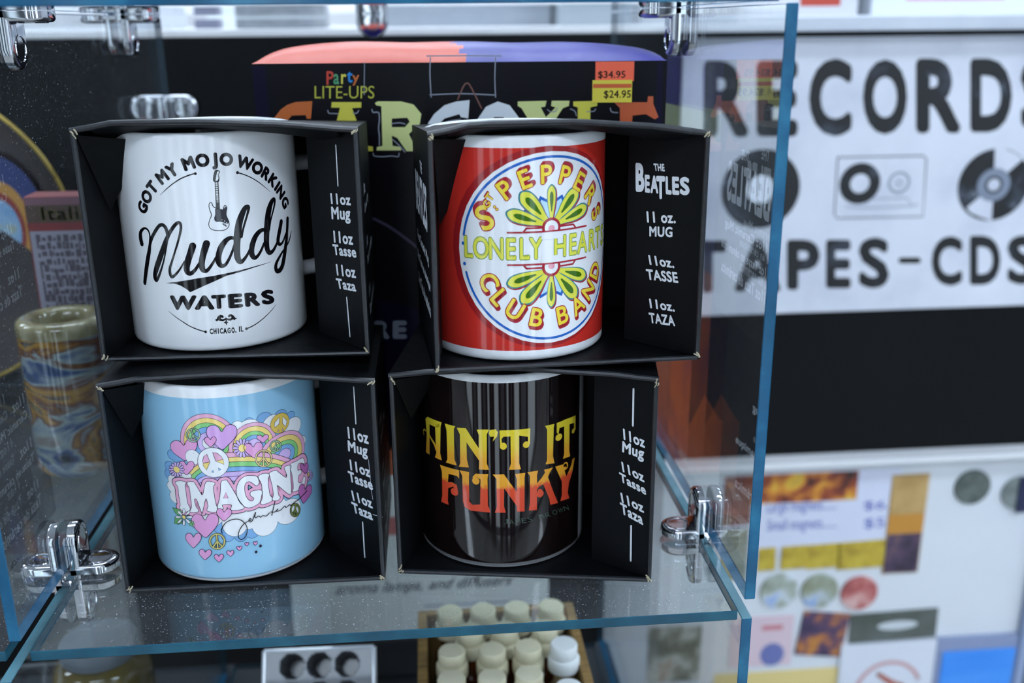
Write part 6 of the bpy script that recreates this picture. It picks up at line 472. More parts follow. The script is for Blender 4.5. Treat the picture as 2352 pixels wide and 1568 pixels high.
TBL = {
 'ink': pm('print_black', '#0e0c10'), 'ink2': pm('print_charcoal', '#34343c'), 'white': pm('print_white', '#e6e8ea'), 'dred': pm('print_dark_red', '#9a1f22'),
 'blue': pm('print_blue', '#1f5fb4'), 'crim': pm('print_crimson', '#a32632'), 'yel': pm('print_yellow', '#ecd23c'), 'olive': pm('print_olive', '#6f8f4e'), 'ygr': pm('print_yellow_green', '#dcd94a'),
 'dgr': pm('print_dark_green', '#3f6a14'), 'tealin': pm('print_teal_line', '#3f7f86'), 'lblue': pm('print_pale_blue', '#b4d6ee'), 'pink2': pm('print_pink', '#e09aa8'),
 'line': pm('print_outline', '#1d1a2a'), 'cblue': pm('print_cloud_blue', '#7aa8d6'), 'rpink': pm('print_rainbow_pink', '#e0a8c4'), 'ryel': pm('print_rainbow_yellow', '#ecd27c'), 'rgrn': pm('print_rainbow_green', '#86c87e'),
 'lilac': pm('print_lilac', '#c9aede'), 'hpink': pm('print_heart_pink', '#dd9ccb'), 'hpur': pm('print_heart_purple', '#cfa0d8'), 'hmag': pm('print_heart_magenta', '#b56aa8'), 'pgrn': pm('print_peace_green', '#9dbb98'), 'pgold': pm('print_peace_sand', '#dcc68c'),
 'pgold2': pm('print_peace_gold', '#d9b854'), 'pgold3': pm('print_peace_brass', '#c9bd72'), 'pgrn2': pm('print_peace_olive', '#6d7b3a'), 'bpink': pm('print_lettering_pink', '#e2a5c3'), 'leaf': pm('print_leaf', '#6ca86c'), 'faint': pm('print_faint_green', '#3a4d42'),
 'whitep': mat('card_white_ink', '#dfe4ea', .4), 'red': mat('card_red_ink', '#c8402f', .35), 'pgreen': mat('card_green_ink', '#4f9a6c', .35), 'pyel': mat('card_yellow_ink', '#d8cf4e', .35), 'ppale': mat('card_pale_yellow_ink', '#d3d990', .35), 'pblue': mat('card_blue_ink', '#1f86d6', .35), 'porange': mat('card_orange_ink', '#c9692f', .35), 'pred': mat('card_rust_ink', '#c25a34', .35),
 'olive2': mat('card_olive_ink', '#b9b840', .35), 'scuff': mat('card_scuff', '#8d92a0', .6), 'wire': mat('card_wire_ink', '#7d5148', .5), 'greyp': mat('card_grey_ink', '#8a93a3', .4), 'dpurp2': mat('card_dusk_purple_ink', '#3c3550', .4),
}
g = pm('print_sunset_gradient', '#ffffff'); nt = g.node_tree; tcn = nt.nodes.new('ShaderNodeTexCoord'); sx = nt.nodes.new('ShaderNodeSeparateXYZ'); mr = nt.nodes.new('ShaderNodeMapRange'); cr = nt.nodes.new('ShaderNodeValToRGB'); nz = nt.nodes.new('ShaderNodeTexNoise'); nz.inputs['Scale'].default_value = 700; ad = nt.nodes.new('ShaderNodeMath'); ad.operation = 'MULTIPLY_ADD'; ad.inputs[1].default_value = .06
nt.links.new(tcn.outputs['Object'], sx.inputs[0]); nt.links.new(tcn.outputs['Object'], nz.inputs['Vector']); nt.links.new(sx.outputs['Z'], mr.inputs['Value']); mr.inputs['From Min'].default_value = .024; mr.inputs['From Max'].default_value = .084
nt.links.new(nz.outputs[0], ad.inputs[0]); nt.links.new(mr.outputs[0], ad.inputs[2]); nt.links.new(ad.outputs[0], cr.inputs[0]); nt.links.new(cr.outputs[0], nt.nodes['Principled BSDF'].inputs['Base Color'])
el = cr.color_ramp.elements; el[0].position = .05; el[0].color = lin('#c8402a'); el[1].position = .95; el[1].color = lin('#d8cc30')
for p, c in ((.325, '#cf4a2c'), (.36, '#dd9a2c'), (.56, '#dc9d30'), (.68, '#d8bb34')): e_ = el.new(p); e_.color = lin(c)
TBL['grad'] = g

# ------------------------------------------------------------------ the room
wall_paint = noise_mat('wall_paint', [(.3, '#c9ccd0'), (.7, '#d6d8da')], 3, .8)
dark_fix = noise_mat('dark_fixture_paint', [(.3, '#14171b'), (.7, '#1b1f24')], 6, .6)
fl = MB().box(-4000, 4000, -2100, 4200, -1200, -1150); structure(fl.build('floor', noise_mat('floor_tile', [(.35, '#9a9792'), (.65, '#aeaaa4')], 5, .35)))
structure(MB().box(-4000, 4000, -2100, 4200, 1560, 1610).build('ceiling', mat('ceiling_white', '#d6d8da', .9)))
structure(MB().box(-4000, 4000, 4100, 4200, -1150, 1560).build('wall_back', wall_paint))
structure(MB().box(-4000, -3900, -2000, 4100, -1150, 1560).build('wall_left', wall_paint))
structure(MB().box(3900, 4000, -2000, 4100, -1150, 1560).build('wall_right', wall_paint))
shop_front = noise_mat('shop_front_paint', [(.3, '#9b9da2'), (.7, '#b0b2b6')], 3, .8)
structure(MB().box(-4000, 4000, -2100, -2000, -1150, 1560).build('wall_front', shop_front))
day = mat('daylight_glass', (.8, .92, 1.0), .4, emit=ADDED_WINDOW_W)  # unseen glowing panels and dark frames, added to streak the mugs and fill light
frame_m = mat('window_frame_dark', '#141518', .5)
for i, (x0, x1) in enumerate(((-2300, -1700), (-1250, -1000), (-620, -520), (-270, -60), (330, 420), (700, 960), (1500, 2100))):
    w = MB().box(x0, x1, -2005, -1995, -1110, 1150).build(f'window_{i+1}', day); structure(w)
    f = MB()
    for a in ((x0-110, x0, -1150, 1190), (x1, x1+110, -1150, 1190), (x0, x1, -1150, -1110), (x0, x1, 1150, 1190)): f.box(a[0], a[1], -2010, -1970, a[2], a[3])
    f.build('window_frame', frame_m, w)
lamp_m = mat('lamp_diffuser', LIGHT_COL, .5, emit=LIGHT_W); lamp_f = mat('lamp_frame', '#b9bcc0', .5)
lamp0 = None
for x, y in [(x, y) for y in (-1700, 600, 1900, 3200) for x in (-2200, -100, 2000)]+[(1500, -500), (2900, -500)]:  # the last two are added to brighten the sign and magnet board
    if lamp0 is None:
        t = thing('ceiling_light', 'x', 'ceiling light', (0, 0, 1560), 'ceiling lights')
        MB().box(-600, 600, -150, 150, 1538, 1560, bev=0).build('frame', lamp_f, t); MB().box(-570, 570, -125, 125, 1530, 1538).build('diffuser', lamp_m, t); lamp0 = t
    else: t = copy_tree(lamp0)
    t.location = Vector((x, y, 1560))*MM
    t['label'] = 'long white fluorescent ceiling light fitted to the shop ceiling'
# ------------------------------------------------------------------ the display table and the glass cubes
t = thing('display_table', 'dark display table under the stacked glass cubes', 'table', (0, 0, -264))
MB().box(-420, 318, -30, 364, -290, -264, bev=2).build('tabletop', dark_fix, t)
for x in (-390, 270):
    for y in (0, 320): MB().box(x, x+40, y, y+40, -1150, -290).build('leg', dark_fix, t)
unit = thing('glass_display_unit', 'clear glass display cubes held by chrome connectors, carrying the mug boxes', 'display unit', (0, 0, -264))
def pane(name, label, x0, x1, y0, y1, z0, z1, face, edge, axis, cat='glass panel', M=None):
    mb = MB().box(x0, x1, y0, y1, z0, z1, bev=.35, seg=1, M=M); o = mb.build(name, [face, edge, EDGE_BACK], unit)
    ax = Vector(((1, 0, 0), (0, 1, 0), (0, 0, 1))[axis])
    for p in o.data.polygons: p.material_index = 0 if abs(p.normal.dot(ax)) > .95 else 1
    
    for p in o.data.polygons:
        if p.normal.y > .7 and axis != 1: p.material_index = 2
    o['label'] = label; return o
SW, SD = 305, 356
sh = pane('glass_shelf', 'dusty clear glass shelf carrying the four black mug boxes', 0, SW, 0, SD, -4.8, 0, GLASS_DUSTY, EDGE_DARK, 2, 'glass shelf')
pane('glass_shelf', 'clear glass shelf above the upper mug boxes', 0, SW, 0, SD, 257.2, 262, GLASS, EDGE, 2, 'glass shelf')
pane('glass_shelf', 'clear glass shelf of the left-hand cube, under the swirled glass tumbler', -SW-10.4, -10.4, 1, SD, -4.8, 0, GLASS_DUSTY, EDGE_DARK, 2, 'glass shelf')
pane('glass_shelf', 'lowest clear glass shelf, under the crate of little bottles', 0, SW, 0, SD, -263.8, -259, GLASS, EDGE_DARK, 2, 'glass shelf')
RX = 307.8
pane('glass_panel', 'upright glass panel right of the mug boxes, with wide bright teal front edge', RX, RX+4.8, .3, SD, 5.2, 256.6, GLASS, EDGE, 0)
pane('glass_panel', 'upright glass panel left of the mug boxes, in front of the swirled tumbler', -7.6, -2.8, 0, SD, 5.2, 256.6, GLASS_SIDE, EDGE, 0)
o = pane('glass_panel', 'lower right upright glass panel, below the shelf corner, pale teal top edge', RX-.6, RX+4.2, .5, SD, -256, -4.3, GLASS, EDGE, 0)
o.data.materials.append(EDGE_PALE)
for p in o.data.polygons:
    if p.normal.z > .5: p.material_index = 3
Mx = Matrix.Shear('XZ', 4, (0, 0))
o = pane('glass_panel', 'lower left upright glass panel, its corner below the left shelf corner', -9.2, -4.4, -11, SD-8, -262, -6.3, GLASS, EDGE, 0)
o.data.materials.append(EDGE_PALE)
for p in o.data.polygons:
    if p.normal.z > .5: p.material_index = 3
# chrome connectors
def lobe(mb, hub, d, w, n, L=23, W_=18, T=4.6):
    """stadium plate from hub along d, width along w, outer face along n, with a shallow round recess"""
    d, w, n = Vector(d), Vector(w), Vector(n); hub = Vector(hub); r = W_/2
    out = [(0, -r), (L-r, -r)]+[(L-r+r*math.cos(a), r*math.sin(a)) for a in [math.radians(-75+15*i) for i in range(11)]]+[(L-r, r), (0, r)]
    bm = bmesh.new(); lo = [bm.verts.new(hub+d*u+w*v) for u, v in out]; f = bm.faces.new(lo)
    if f.normal.dot(n) == 0: bm.normal_update()
    bm.normal_update()
    e = bmesh.ops.extrude_face_region(bm, geom=[f]); vs = [x for x in e['geom'] if isinstance(x, bmesh.types.BMVert)]; top = [x for x in e['geom'] if isinstance(x, bmesh.types.BMFace)][0]
    for v in vs: v.co += n*T
    bmesh.ops.bevel(bm, geom=list({ed for ed in top.edges}), offset=2.0, segments=4, affect='EDGES', profile=.5)
    mb.bm(bm)
    c = hub+d*(L-r)+n*T   # raised ring round the screw pad
    ring = [c+d*(5.6*math.cos(a))+w*(5.6*math.sin(a))-n*.15 for a in [2*math.pi*i/24 for i in range(24)]]
    mb.tube(ring, .55, 6, closed=True, up=n)
def connector(label, hub, dirs, W_=18):
    hx, hy, hz = hub
    t = MB().box(hx-5, hx+5, hy-7, hy+7, hz-5, hz+5, bev=1.5).build('chrome_connector', CHROME, unit, smooth=True); t['label'] = label
    for d in dirs:
        mb = MB()
        if d in ('L', 'R'):
            s = -1 if d == 'L' else 1
            for n, z in (((0, 0, 1), .2), ((0, 0, -1), -5)): lobe(mb, (hx, hy, hz+2.4+z), (s, 0, 0), (0, 1, 0), n)
        elif d in ('U', 'D'):
            s = -1 if d == 'D' else 1
            for n, x in (((1, 0, 0), 2.6), ((-1, 0, 0), -2.6)): lobe(mb, (hx+x, hy, hz), (0, 0, s), (0, 1, 0), n, 27)
        else:
            dd = {'bL': (-1, 0, 0), 'bR': (1, 0, 0), 'bD': (0, 0, -1)}[d]; ww = (1, 0, 0) if d == 'bD' else (0, 0, 1)
            for n, y in (((0, -1, 0), -2.8), ((0, 1, 0), 2.8)): lobe(mb, (hx, hy+y, hz), dd, ww, n, W_=W_)
        mb.build('clamp', CHROME, t, smooth=True, root=unit)
    return t
connector('chrome connector at the shelf corner left of the blue mug box', (-5.2, 70, -2.4), 'LRUD')
connector('chrome connector at the right edge of the shelf, beside the black mug box', (310.2, 74, -2.4), 'LUD')
connector('chrome connector hanging nearest, in the top left corner of the photo', (-5.2, 86, 259.6), 'LRUD')
connector('chrome connector hanging further back, second from the left at the top', (-5.2, 268, 259.6), 'LRUD')
connector('chrome connector hanging at the top right, above the price stickers', (310.2, 165, 259.6), 'LUD')
connector('dark-looking chrome connector hanging face-on at the top, above the orange carton lid', (140, SD+5.4, 264), ['bD'], 22)
connector('blurred chrome connector just behind the white mug box', (-7, SD+5.4, 195.6), ['bL', 'bR'])

# ------------------------------------------------------------------ the four mug boxes
def quadslab(mb, P, th, mi=0):   # thin card from a quad, thickness th along its normal
    P = [Vector(p) for p in P]; n = (P[1]-P[0]).cross(P[3]-P[0]).normalized()*th
    mb.hexa([*P, *[p+n for p in P]], mi)
def mug_box(key, label, fl_, fr_, dl, dr, z0, hl, hr, bow, flapdir, flaplen, gusset, sidetext, bd=5.5):
    t = thing('mug_box', label, 'box', ((fl_[0]+fr_[0])/2, (fl_[1]+fr_[1])/2, z0), 'black gift boxes holding one mug each')
    A, B = Vector((*fl_, 0)), Vector((*fr_, 0)); Cb, Db = A+Vector((*dl, 0)), B+Vector((*dr, 0))
    ex = (B-A).normalized(); zl, zr = z0+hl, z0+hr; c = MB(); th = 1.1
    up = lambda p, z: Vector((p.x, p.y, z))
    # sleeve: bottom, sides, back and a bowed top
    quadslab(c, [up(A, z0), up(B, z0), up(Db, z0), up(Cb, z0)], th)
    quadslab(c, [up(A, z0), up(Cb, z0), up(Cb, zl-bd), up(A, zl)], th)          # left wall
    quadslab(c, [up(B, z0), up(B, zr), up(Db, zr-bd), up(Db, z0)], th)          # right wall
    quadslab(c, [up(Cb, z0), up(Db, z0), up(Db, zr-bd-1), up(Cb, zl-bd-1)], -th)
    N = 14; ft = []; bt = []
    for i in range(N+1):
        s = i/N; z = zl+(zr-zl)*s
        k = 0
        for (s0, b0), (s1, b1) in zip(bow, bow[1:]):
            if s0 <= s <= s1: u = (s-s0)/(s1-s0); u = u*u*(3-2*u)*.6+u*.4; k = b0+(b1-b0)*u
        p = A.lerp(B, s); q = Cb.lerp(Db, s); ft.append(up(p, z+k)); bt.append(up(q, z-bd+k*.15))
    o = len(c.v); c.v += [tuple(p) for p in ft+bt]+[tuple(p-Vector((0, 0, th))) for p in ft+bt]; n1 = N+1
    for i in range(N):
        c.f += [(o+i, o+i+1, o+n1+i+1, o+n1+i), (o+2*n1+i, o+3*n1+i, o+3*n1+i+1, o+2*n1+i+1), (o+i, o+2*n1+i, o+2*n1+i+1, o+i+1), (o+n1+i, o+n1+i+1, o+3*n1+i+1, o+3*n1+i)]; c.m += [0]*4
    # folded front edge, rounded
    inz = Vector((0, 0, 1))
    c.tube([up(A, z0+1)+ex*1, up(B, z0+1)-ex*1], 1.15, 8, 2)
    c.tube([up(A, z0+1)+ex*1, up(A, zl-1)+ex*1], 1.15, 8, 2); c.tube([up(B, z0+1)-ex*1, up(B, zr-1)-ex*1], 1.15, 8, 2)
    c.tube([p-Vector((0, 0, 1.2)) for p in ft], 1.3, 8, 2)
    # worn corners showing bare card
    for p, dx in ((up(A, zl), 1), (up(B, zr), -1), (up(A, z0), 1), (up(B, z0), -1)):
        sz = 1 if p.z > z0+50 else -1; rng = random.Random(int(p.x*7+p.z))
        for k in range(3):
            a = p+ex*dx*rng.uniform(0, 2.2)+Vector((0, -1.3, -sz*rng.uniform(.3, 2.5))); b = a+ex*dx*rng.uniform(.4, 2.0)+Vector((0, 0, -sz*rng.uniform(.8, 2.6)))
            c.tube([a, (a+b)/2+ex*.3, b], rng.uniform(.22, .42), 5, 1)
    c.build('carton', [CARD, RAW, CARD_LIP], t, smooth=30)
    # top flap folded in, with its curved cut-out
    m = MB(); top = []; bot = []
    back = (Vector((*dl, 0))+Vector((*dr, 0))).normalized()
    for i, p in enumerate(ft):
        s = i/N; L = 30*(abs(2*s-1)**1.5)*.72+7; drop = L*.30
        top.append(p-Vector((0, 0, 2.0))); bot.append(p+back*L-Vector((0, 0, 2.0+drop)))
    top = top[1:-1]; bot = bot[1:-1]; o = len(m.v); k = len(top); dz = Vector((0, 0, .7))
    m.v += [tuple(p) for p in top+bot]+[tuple(p-dz) for p in top+bot]
    for i in range(k-1):
        m.f += [(i, i+1, k+i+1, k+i), (2*k+i, 3*k+i, 3*k+i+1, 2*k+i+1), (i, 2*k+i, 2*k+i+1, i+1), (k+i, k+i+1, 3*k+i+1, 3*k+i)]; m.m += [0]*4
    m.build('top_flap', CARD_IN, t, smooth=30)
    # side flap with the print, folded in from the right front edge
    d = Vector((*flapdir, 0)).normalized(); F = B+d*.6
    f = MB(); quadslab(f, [up(F, z0+1.4), up(F, zr-2), up(F+d*flaplen, zr-5), up(F+d*flaplen, z0+1.4)], -.8)
    fo = f.build('side_flap', CARD, t)
    recs = ART2['flap'][key]; idx, ml = art_mats(recs, TBL); pmb = MB()
    e = Vector((-d.x, -d.y, 0)); n = Vector((e.y, -e.x, 0))
    print_art(pmb, recs, lambda u, z, h: (B+e*u+n*(h+.02)+Vector((0, 0, z)))[:], idx, base=.12)
    po = pmb.build('printed_lettering', ml, fo, root=t, fix=False); orient(po, lambda q: n); po['label'] = 'white size lettering on the folded side flap'
    # inner left flap and corner gusset
    g = MB(); li = Vector((*dl, 0)).normalized(); fi = (ex*.16+li).normalized(); S = A+ex*1.6
    quadslab(g, [up(S, z0+1.4), up(S+fi*38, z0+1.4), up(S+fi*38, zl-6), up(S, zl-2)], -.7)
    P1 = up(S, zl-3.0)+ex*.6; P2 = up(S+ex*gusset[0]+li*20, zl-7+gusset[2]); P3 = up(S+fi*20+ex*.8, zl-gusset[1])
    o = len(g.v); g.v += [tuple(P1), tuple(P2), tuple(P3)]+[tuple(p+li*.7) for p in (P1, P2, P3)]; g.f += [(o, o+1, o+2), (o+5, o+4, o+3), (o, o+3, o+4, o+1), (o+1, o+4, o+5, o+2), (o+2, o+5, o+3, o)]; g.m += [0]*5
    g.build('corner_gusset', CARD_IN, t)
    # print on the outer side walls
    for side in ('L', 'R'):
        recs = sidetext
        if side == 'L': O, E, n2 = Cb, (A-Cb), None
        else: O, E, n2 = B, (Db-B), None
        W_ = E.length; E = E.normalized(); n2 = Vector((E.y, -E.x, 0)); rr = [r[:4]+[r[4], r[5], 0, 0, r[8], W_/2+r[9], z0+r[10]] for r in recs]
        sm = MB(); idx, ml = art_mats(rr, TBL); print_art(sm, rr, lambda u, z, h: (O+E*u+n2*(h+th*.02)+Vector((0, 0, z)))[:], idx, base=.15)
        so = sm.build('side_lettering', ml, t, fix=False); orient(so, lambda q: n2)
    return t
def T(s, w, h, x, z, b=.03): return ['B', 1, 'whitep', s, b, w, 0, 0, h, x, z]
SIDE = [T('11oz', 15, 5.5, -20, 72), T('Ceramic Mug', 40, 6, -8, 63), T('11oz', 15, 5.5, -20, 48), T('Tasse en céramique', 56, 6, 0, 39), T('11oz', 15, 5.5, -20, 25), T('Taza de cerámica', 54, 6, -1, 16)]
SIDE2 = [T('THE', 11, 5, 6, 83), T('BEATLES', 62, 20, 0, 68, .04), T('11oz Ceramic Mug', 62, 6, 0, 46), T('11oz Tasse en céramique', 70, 6, 0, 35), T('11oz Taza de cerámica', 66, 6, 0, 24)]
BOWA = [(0, 0), (.16, 3.3), (.45, 3.6), (.7, 2.6), (1, 0)]
mug_box('LL', 'black mug box holding the sky-blue mug, bottom left of the four', (27.8, 43.6), (147.5, 42.8), (0, 88), (.5, 88), 0, 103, 101, [(0, 0), (.16, 3.2), (.45, 4.6), (.7, 3), (1, 0)], (-30, 36), 44, (19, 34, 0), SIDE, 1.5)
mug_box('LR', 'black mug box holding the black mug, bottom right of the four, turned slightly', (153.5, 48.1), (271.9, 28.1), (14.5, 86.5), (14, 86.5), 0, 101.2, 102, [(0, 0), (.15, 2.2), (.45, 4.6), (.8, 2.5), (1, 0)], (-28, 24), 32, (17, 30, 0), SIDE, 1.5)
mug_box('UL', 'black mug box holding the white mug, top left of the four', (25.9, 60.8), (145.2, 56.4), (2, 89), (-1, 89), 107.5, 102.8, 101.6, BOWA, (-33.7, 44.4), 42, (24, 38, -1), SIDE)
mug_box('UR', 'black mug box holding the red mug, top right of the four', (174.4, 30.7), (291.5, 35), (-7, 88), (1, 88), 107, 102.2, 100.2, [(0, 0), (.17, 4.2), (.5, 4.9), (.75, 3.4), (1, 0)], (-16.4, 17.1), 40, (25, 42, 1), SIDE2)

# ------------------------------------------------------------------ the four mugs
MUGS = dict(UL=(71, 105, 109), UR=(213.5, 77, 108.4), LL=(74.5, 85.5, 1.4), LR=(206.5, 85, 1.4))
red_g = mat('red_wrap', '#c62f26', .1); blue_g = mat('sky_blue_wrap', '#8fc0dc', .1); black_g = mat('brown_black_wrap', '#120a0a', .06, coat=.3)
def mug(key, label, wrap, zlo, zhi, haz, lift=.035, gap=24):
    ax, ay, z0 = MUGS[key]; t = thing('mug', label, 'mug', (ax, ay, z0), 'mugs standing in the black boxes'); R = 41
    prof = [(0, 0), (35, 0), (38.5, 0), (40, .5), (40.8, 1.5), (41, 3)]+([(41, zlo), (41, zhi)] if wrap else [])+[(41, 95), (40.8, 96.8), (40.2, 97.8), (39.4, 98), (38.6, 97.8), (38, 97), (37.6, 95), (37.2, 60), (37, 12), (35, 7), (28, 5.5), (0, 5)]
    mi = 0
    if wrap:
        def mi(p, q, a):
            a = (math.degrees(a)+180) % 360-180; d = abs((a-haz+180) % 360-180)
            return 1 if p == (41, zlo) and q == (41, zhi) and d > gap else 0
    MB().lathe(prof, 120, (ax, ay, z0), mi).build('body', [WHITE_GLAZE]+([wrap] if wrap else []), t, smooth=50)
    h = math.radians(haz); u = Vector((math.sin(h), -math.cos(h), 0)); pts = []
    for i in range(17):
        a = math.radians(-90+180*i/16); k = abs(math.sin(a))
        r = R-1.5+29*max(math.cos(a), 0)**.62; pts.append(Vector((ax, ay, z0+50+29*math.sin(a)*(.92+.08*math.cos(a))))+u*r)
    MB().tube(pts, 5.6, 14, ry=3.8).build('handle', WHITE_GLAZE, t, smooth=60)
    recs = ART[key]; idx, ml = art_mats(recs, TBL); pmb = MB()
    print_art(pmb, recs, lambda s, z, hh: (ax+(R+hh)*math.sin(s/R), ay-(R+hh)*math.cos(s/R), z0+z), idx, step=1.0, lift=lift, base=.03)
    po = pmb.build('printed_design', ml, t, fix=False); orient(po, lambda c: Vector((c.x, c.y, 0)))
    me = po.data; me.polygons.foreach_set('use_smooth', [True]*len(me.polygons))
    nor = []
    for v in me.vertices: q = Vector((v.co.x, v.co.y, 0)).normalized(); nor.append(q[:])
    me.normals_split_custom_set_from_vertices(nor)
    return t
mug('UL', 'white mug printed with black script lettering and a small guitar', None, 0, 0, 120)
mug('UR', 'red mug with a round white emblem of yellow lettering', red_g, 5.2, 93, 165, .025)
mug('LL', 'sky-blue mug printed with rainbows, hearts and white bubble lettering', blue_g, 2.2, 92.6, 120, .022)
mug('LR', 'black mug with yellow-to-red sunset lettering', black_g, 1.6, 94.6, 150, gap=88)

# ------------------------------------------------------------------ party carton behind the mug boxes
G0, G1 = Vector((86, 165, 0)), Vector((297.7, 141, 0)); GE = (G1-G0).normalized(); GN = Vector((GE.y, -GE.x, 0)); GD = -GN*58; GH = 231.5; GW = (G1-G0).length
t = thing('party_light_carton', 'large dark party-light carton with orange and yellow lettering behind the mug boxes', 'box', (G0+GE*GW/2)[:])
gfront = noise_mat('carton_front_black', [(.35, '#07060b'), (.7, '#0e0c15')], 60, .35, 5, stretch=(1, 1, .2), spec=.18)
gpurp = noise_mat('carton_purple', [(.3, '#1e1a52'), (.7, '#332b7c')], 30, .35, 4)
gflame = noise_mat('carton_flame', [(.25, '#5a2a52'), (.42, '#b4502c'), (.6, '#c9622e'), (.8, '#8a3a3c')], 18, .35, 4, 1.2)
gorange = noise_mat('carton_orange_lid', [(.3, '#c4452b'), (.7, '#d35a3f')], 30, .42, 4)
c = MB(); at = lambda e, d, z: (G0+GE*e+GD*d+Vector((0, 0, z)))[:]
c.add([at(0, 0, 0), at(GW, 0, 0), at(GW, 0, GH), at(0, 0, GH)], [(0, 1, 2, 3)], 0)
c.add([at(0, 1, 0), at(GW, 1, 0), at(GW, 1, GH), at(0, 1, GH), at(0, 0, 0), at(0, 0, GH)], [(1, 0, 3, 2), (0, 4, 5, 3)], 1)
def side(z0, z1, mi): c.add([at(GW, 0, z0), at(GW, 1, z0), at(GW, 1, z1), at(GW, 0, z1)], [(0, 1, 2, 3)], mi)
side(0, 118, 2); side(118, 188, 1); side(188, 206, 4); side(206, GH, 1)
c.add([at(0, 0, 0), at(GW, 0, 0), at(GW, 1, 0), at(0, 1, 0)], [(3, 2, 1, 0)], 0)
c.build('carton', [gfront, gpurp, gflame, gorange, mat('carton_pale_green', '#a5ad86', .4)], t)
# domed, shrink-wrapped lid: orange on the left, purple on the right
lid = MB(); NX, NY = 110, 12
for j in range(NY+1):
    for i in range(NX+1):
        u, v = i/NX, j/NY; k = max(0, 1-abs(2*u-1)**6)**.6*max(0, 1-abs(2*v-1)**2.4)**.8
        lid.v.append(at(u*GW, v, GH+(10.5-2.2*u)*k+math.sin(u*23+v*5)*.25*k))
for j in range(NY):
    for i in range(NX):
        a = j*(NX+1)+i; u = (i+.5)/NX; lid.f.append((a, a+1, a+NX+2, a+NX+1)); lid.m.append(0 if u+.12*(j/NY)+.012*math.sin(j*2.1) < .52 else 1)
lid.build('lid', [gorange, noise_mat('carton_purple_lid', [(.3, '#2b2680'), (.6, '#4b4796'), (.85, '#7f82b4')], 25, .42, 4)], t, smooth=60, fix=True)
for nm, sel in (('small_lettering', lambda i, r: i < 6), ('title_lettering', lambda i, r: i >= 6 and r[0] == 'P'), ('hang_loop', lambda i, r: r[2] == 'wire'), ('hang_tab_scuffs', lambda i, r: r[2] == 'scuff' and r[1] == 1), ('letter_outlines', lambda i, r: r[2] == 'scuff' and r[1] == 2), ('printed_streak', lambda i, r: r[2] == 'dpurp2'), ('grey_lettering', lambda i, r: i >= 6 and r[0] == 'B')):
    recs = [r for i, r in enumerate(ART2['party']) if sel(i, r)]; idx, ml = art_mats(recs, TBL); pm_ = MB()
    print_art(pm_, recs, lambda e, z, h: (G0+GE*e+GN*h+Vector((0, 0, z)))[:], idx, base=.06)
    po = pm_.build(nm, ml, t, fix=False); orient(po, lambda q: GN)
fm = MB()   # flame-coloured print along the bottom and dusk purple band
ff = [(0, 0), (GW, 0)]+[(GW-i*GW/24, 30+14*math.sin(i*1.7)+8*math.sin(i*.6)) for i in range(25)]
vs, fs = flat(['P', 1, 'x', 0, [q for p in ff for q in p]]); fm.add([(G0+GE*x+GN*.1+Vector((0, 0, z)))[:] for x, z in vs], fs, 1)
ff = [(0, 20), (GW, 20), (GW, 92), (150, 108), (90, 98), (40, 112), (0, 96)]
vs, fs = flat(['P', 1, 'x', 0, [q for p in ff for q in p]]); fm.add([(G0+GE*x+GN*.05+Vector((0, 0, z)))[:] for x, z in vs], fs, 0)
for x0, x1 in ((0, 9), (GW-5, GW)): fm.add([(G0+GE*x+GN*.05+Vector((0, 0, z)))[:] for x, z in ((x0, 0), (x1, 0), (x1-2, GH-1), (x0, GH-1))], [(0, 1, 2, 3)], 0)
fo = fm.build('printed_artwork', [mat('carton_dusk', '#0d0a26', .35, spec=.18), gflame], t, fix=False); orient(fo, lambda q: GN)
def sticker(name, x0, x1, z0, z1, m, txt, tx0, tx1, tz0, tz1, h, band=None, lab=None):
    s = MB(); P = lambda e, z, k: (G0+GE*e+GN*k+Vector((0, 0, z)))[:]
    s.hexa([P(x0, z0, h-.2), P(x1, z0, h-.2), P(x1, z0, h), P(x0, z0, h), P(x0, z1, h-.2), P(x1, z1, h-.2), P(x1, z1, h), P(x0, z1, h)]); so = s.build(name, m, t)
    so['label'] = lab
    b = MB(); rr = [['B', 1, 'ink', txt, .015, tx1-tx0, 0, 0, tz1-tz0, (tx0+tx1)/2, (tz0+tz1)/2]]
    print_art(b, rr, lambda e, z, k: P(e, z, h+.05), {'ink': 0}); mats = [mat('sticker_ink', '#5b3a33', .6)]
    if band: b.add([P(x0+.3, band[0], h+.04), P(x1-.3, band[0], h+.04), P(x1-.3, band[1], h+.04), P(x0+.3, band[1], h+.04)], [(0, 1, 2, 3)], 1); mats.append(mat('sticker_band', '#d2602f', .6))
    bo = b.build('price_text', mats, so, root=t, fix=False); orient(bo, lambda q: GN)
sticker('price_sticker', 176.6, 196.3, 221.5, 231.2, mat('sticker_orange', '#ff6a4a', .6), '$34.95', 178, 191.9, 222.6, 226.6, .35, lab='orange price sticker')
sticker('price_sticker', 175.2, 195.5, 210.9, 222.1, mat('sticker_yellow', '#e2cf45', .6), '$24.95', 181.1, 195, 212.6, 217, .6, (218.2, 220.2), lab='yellow price sticker')

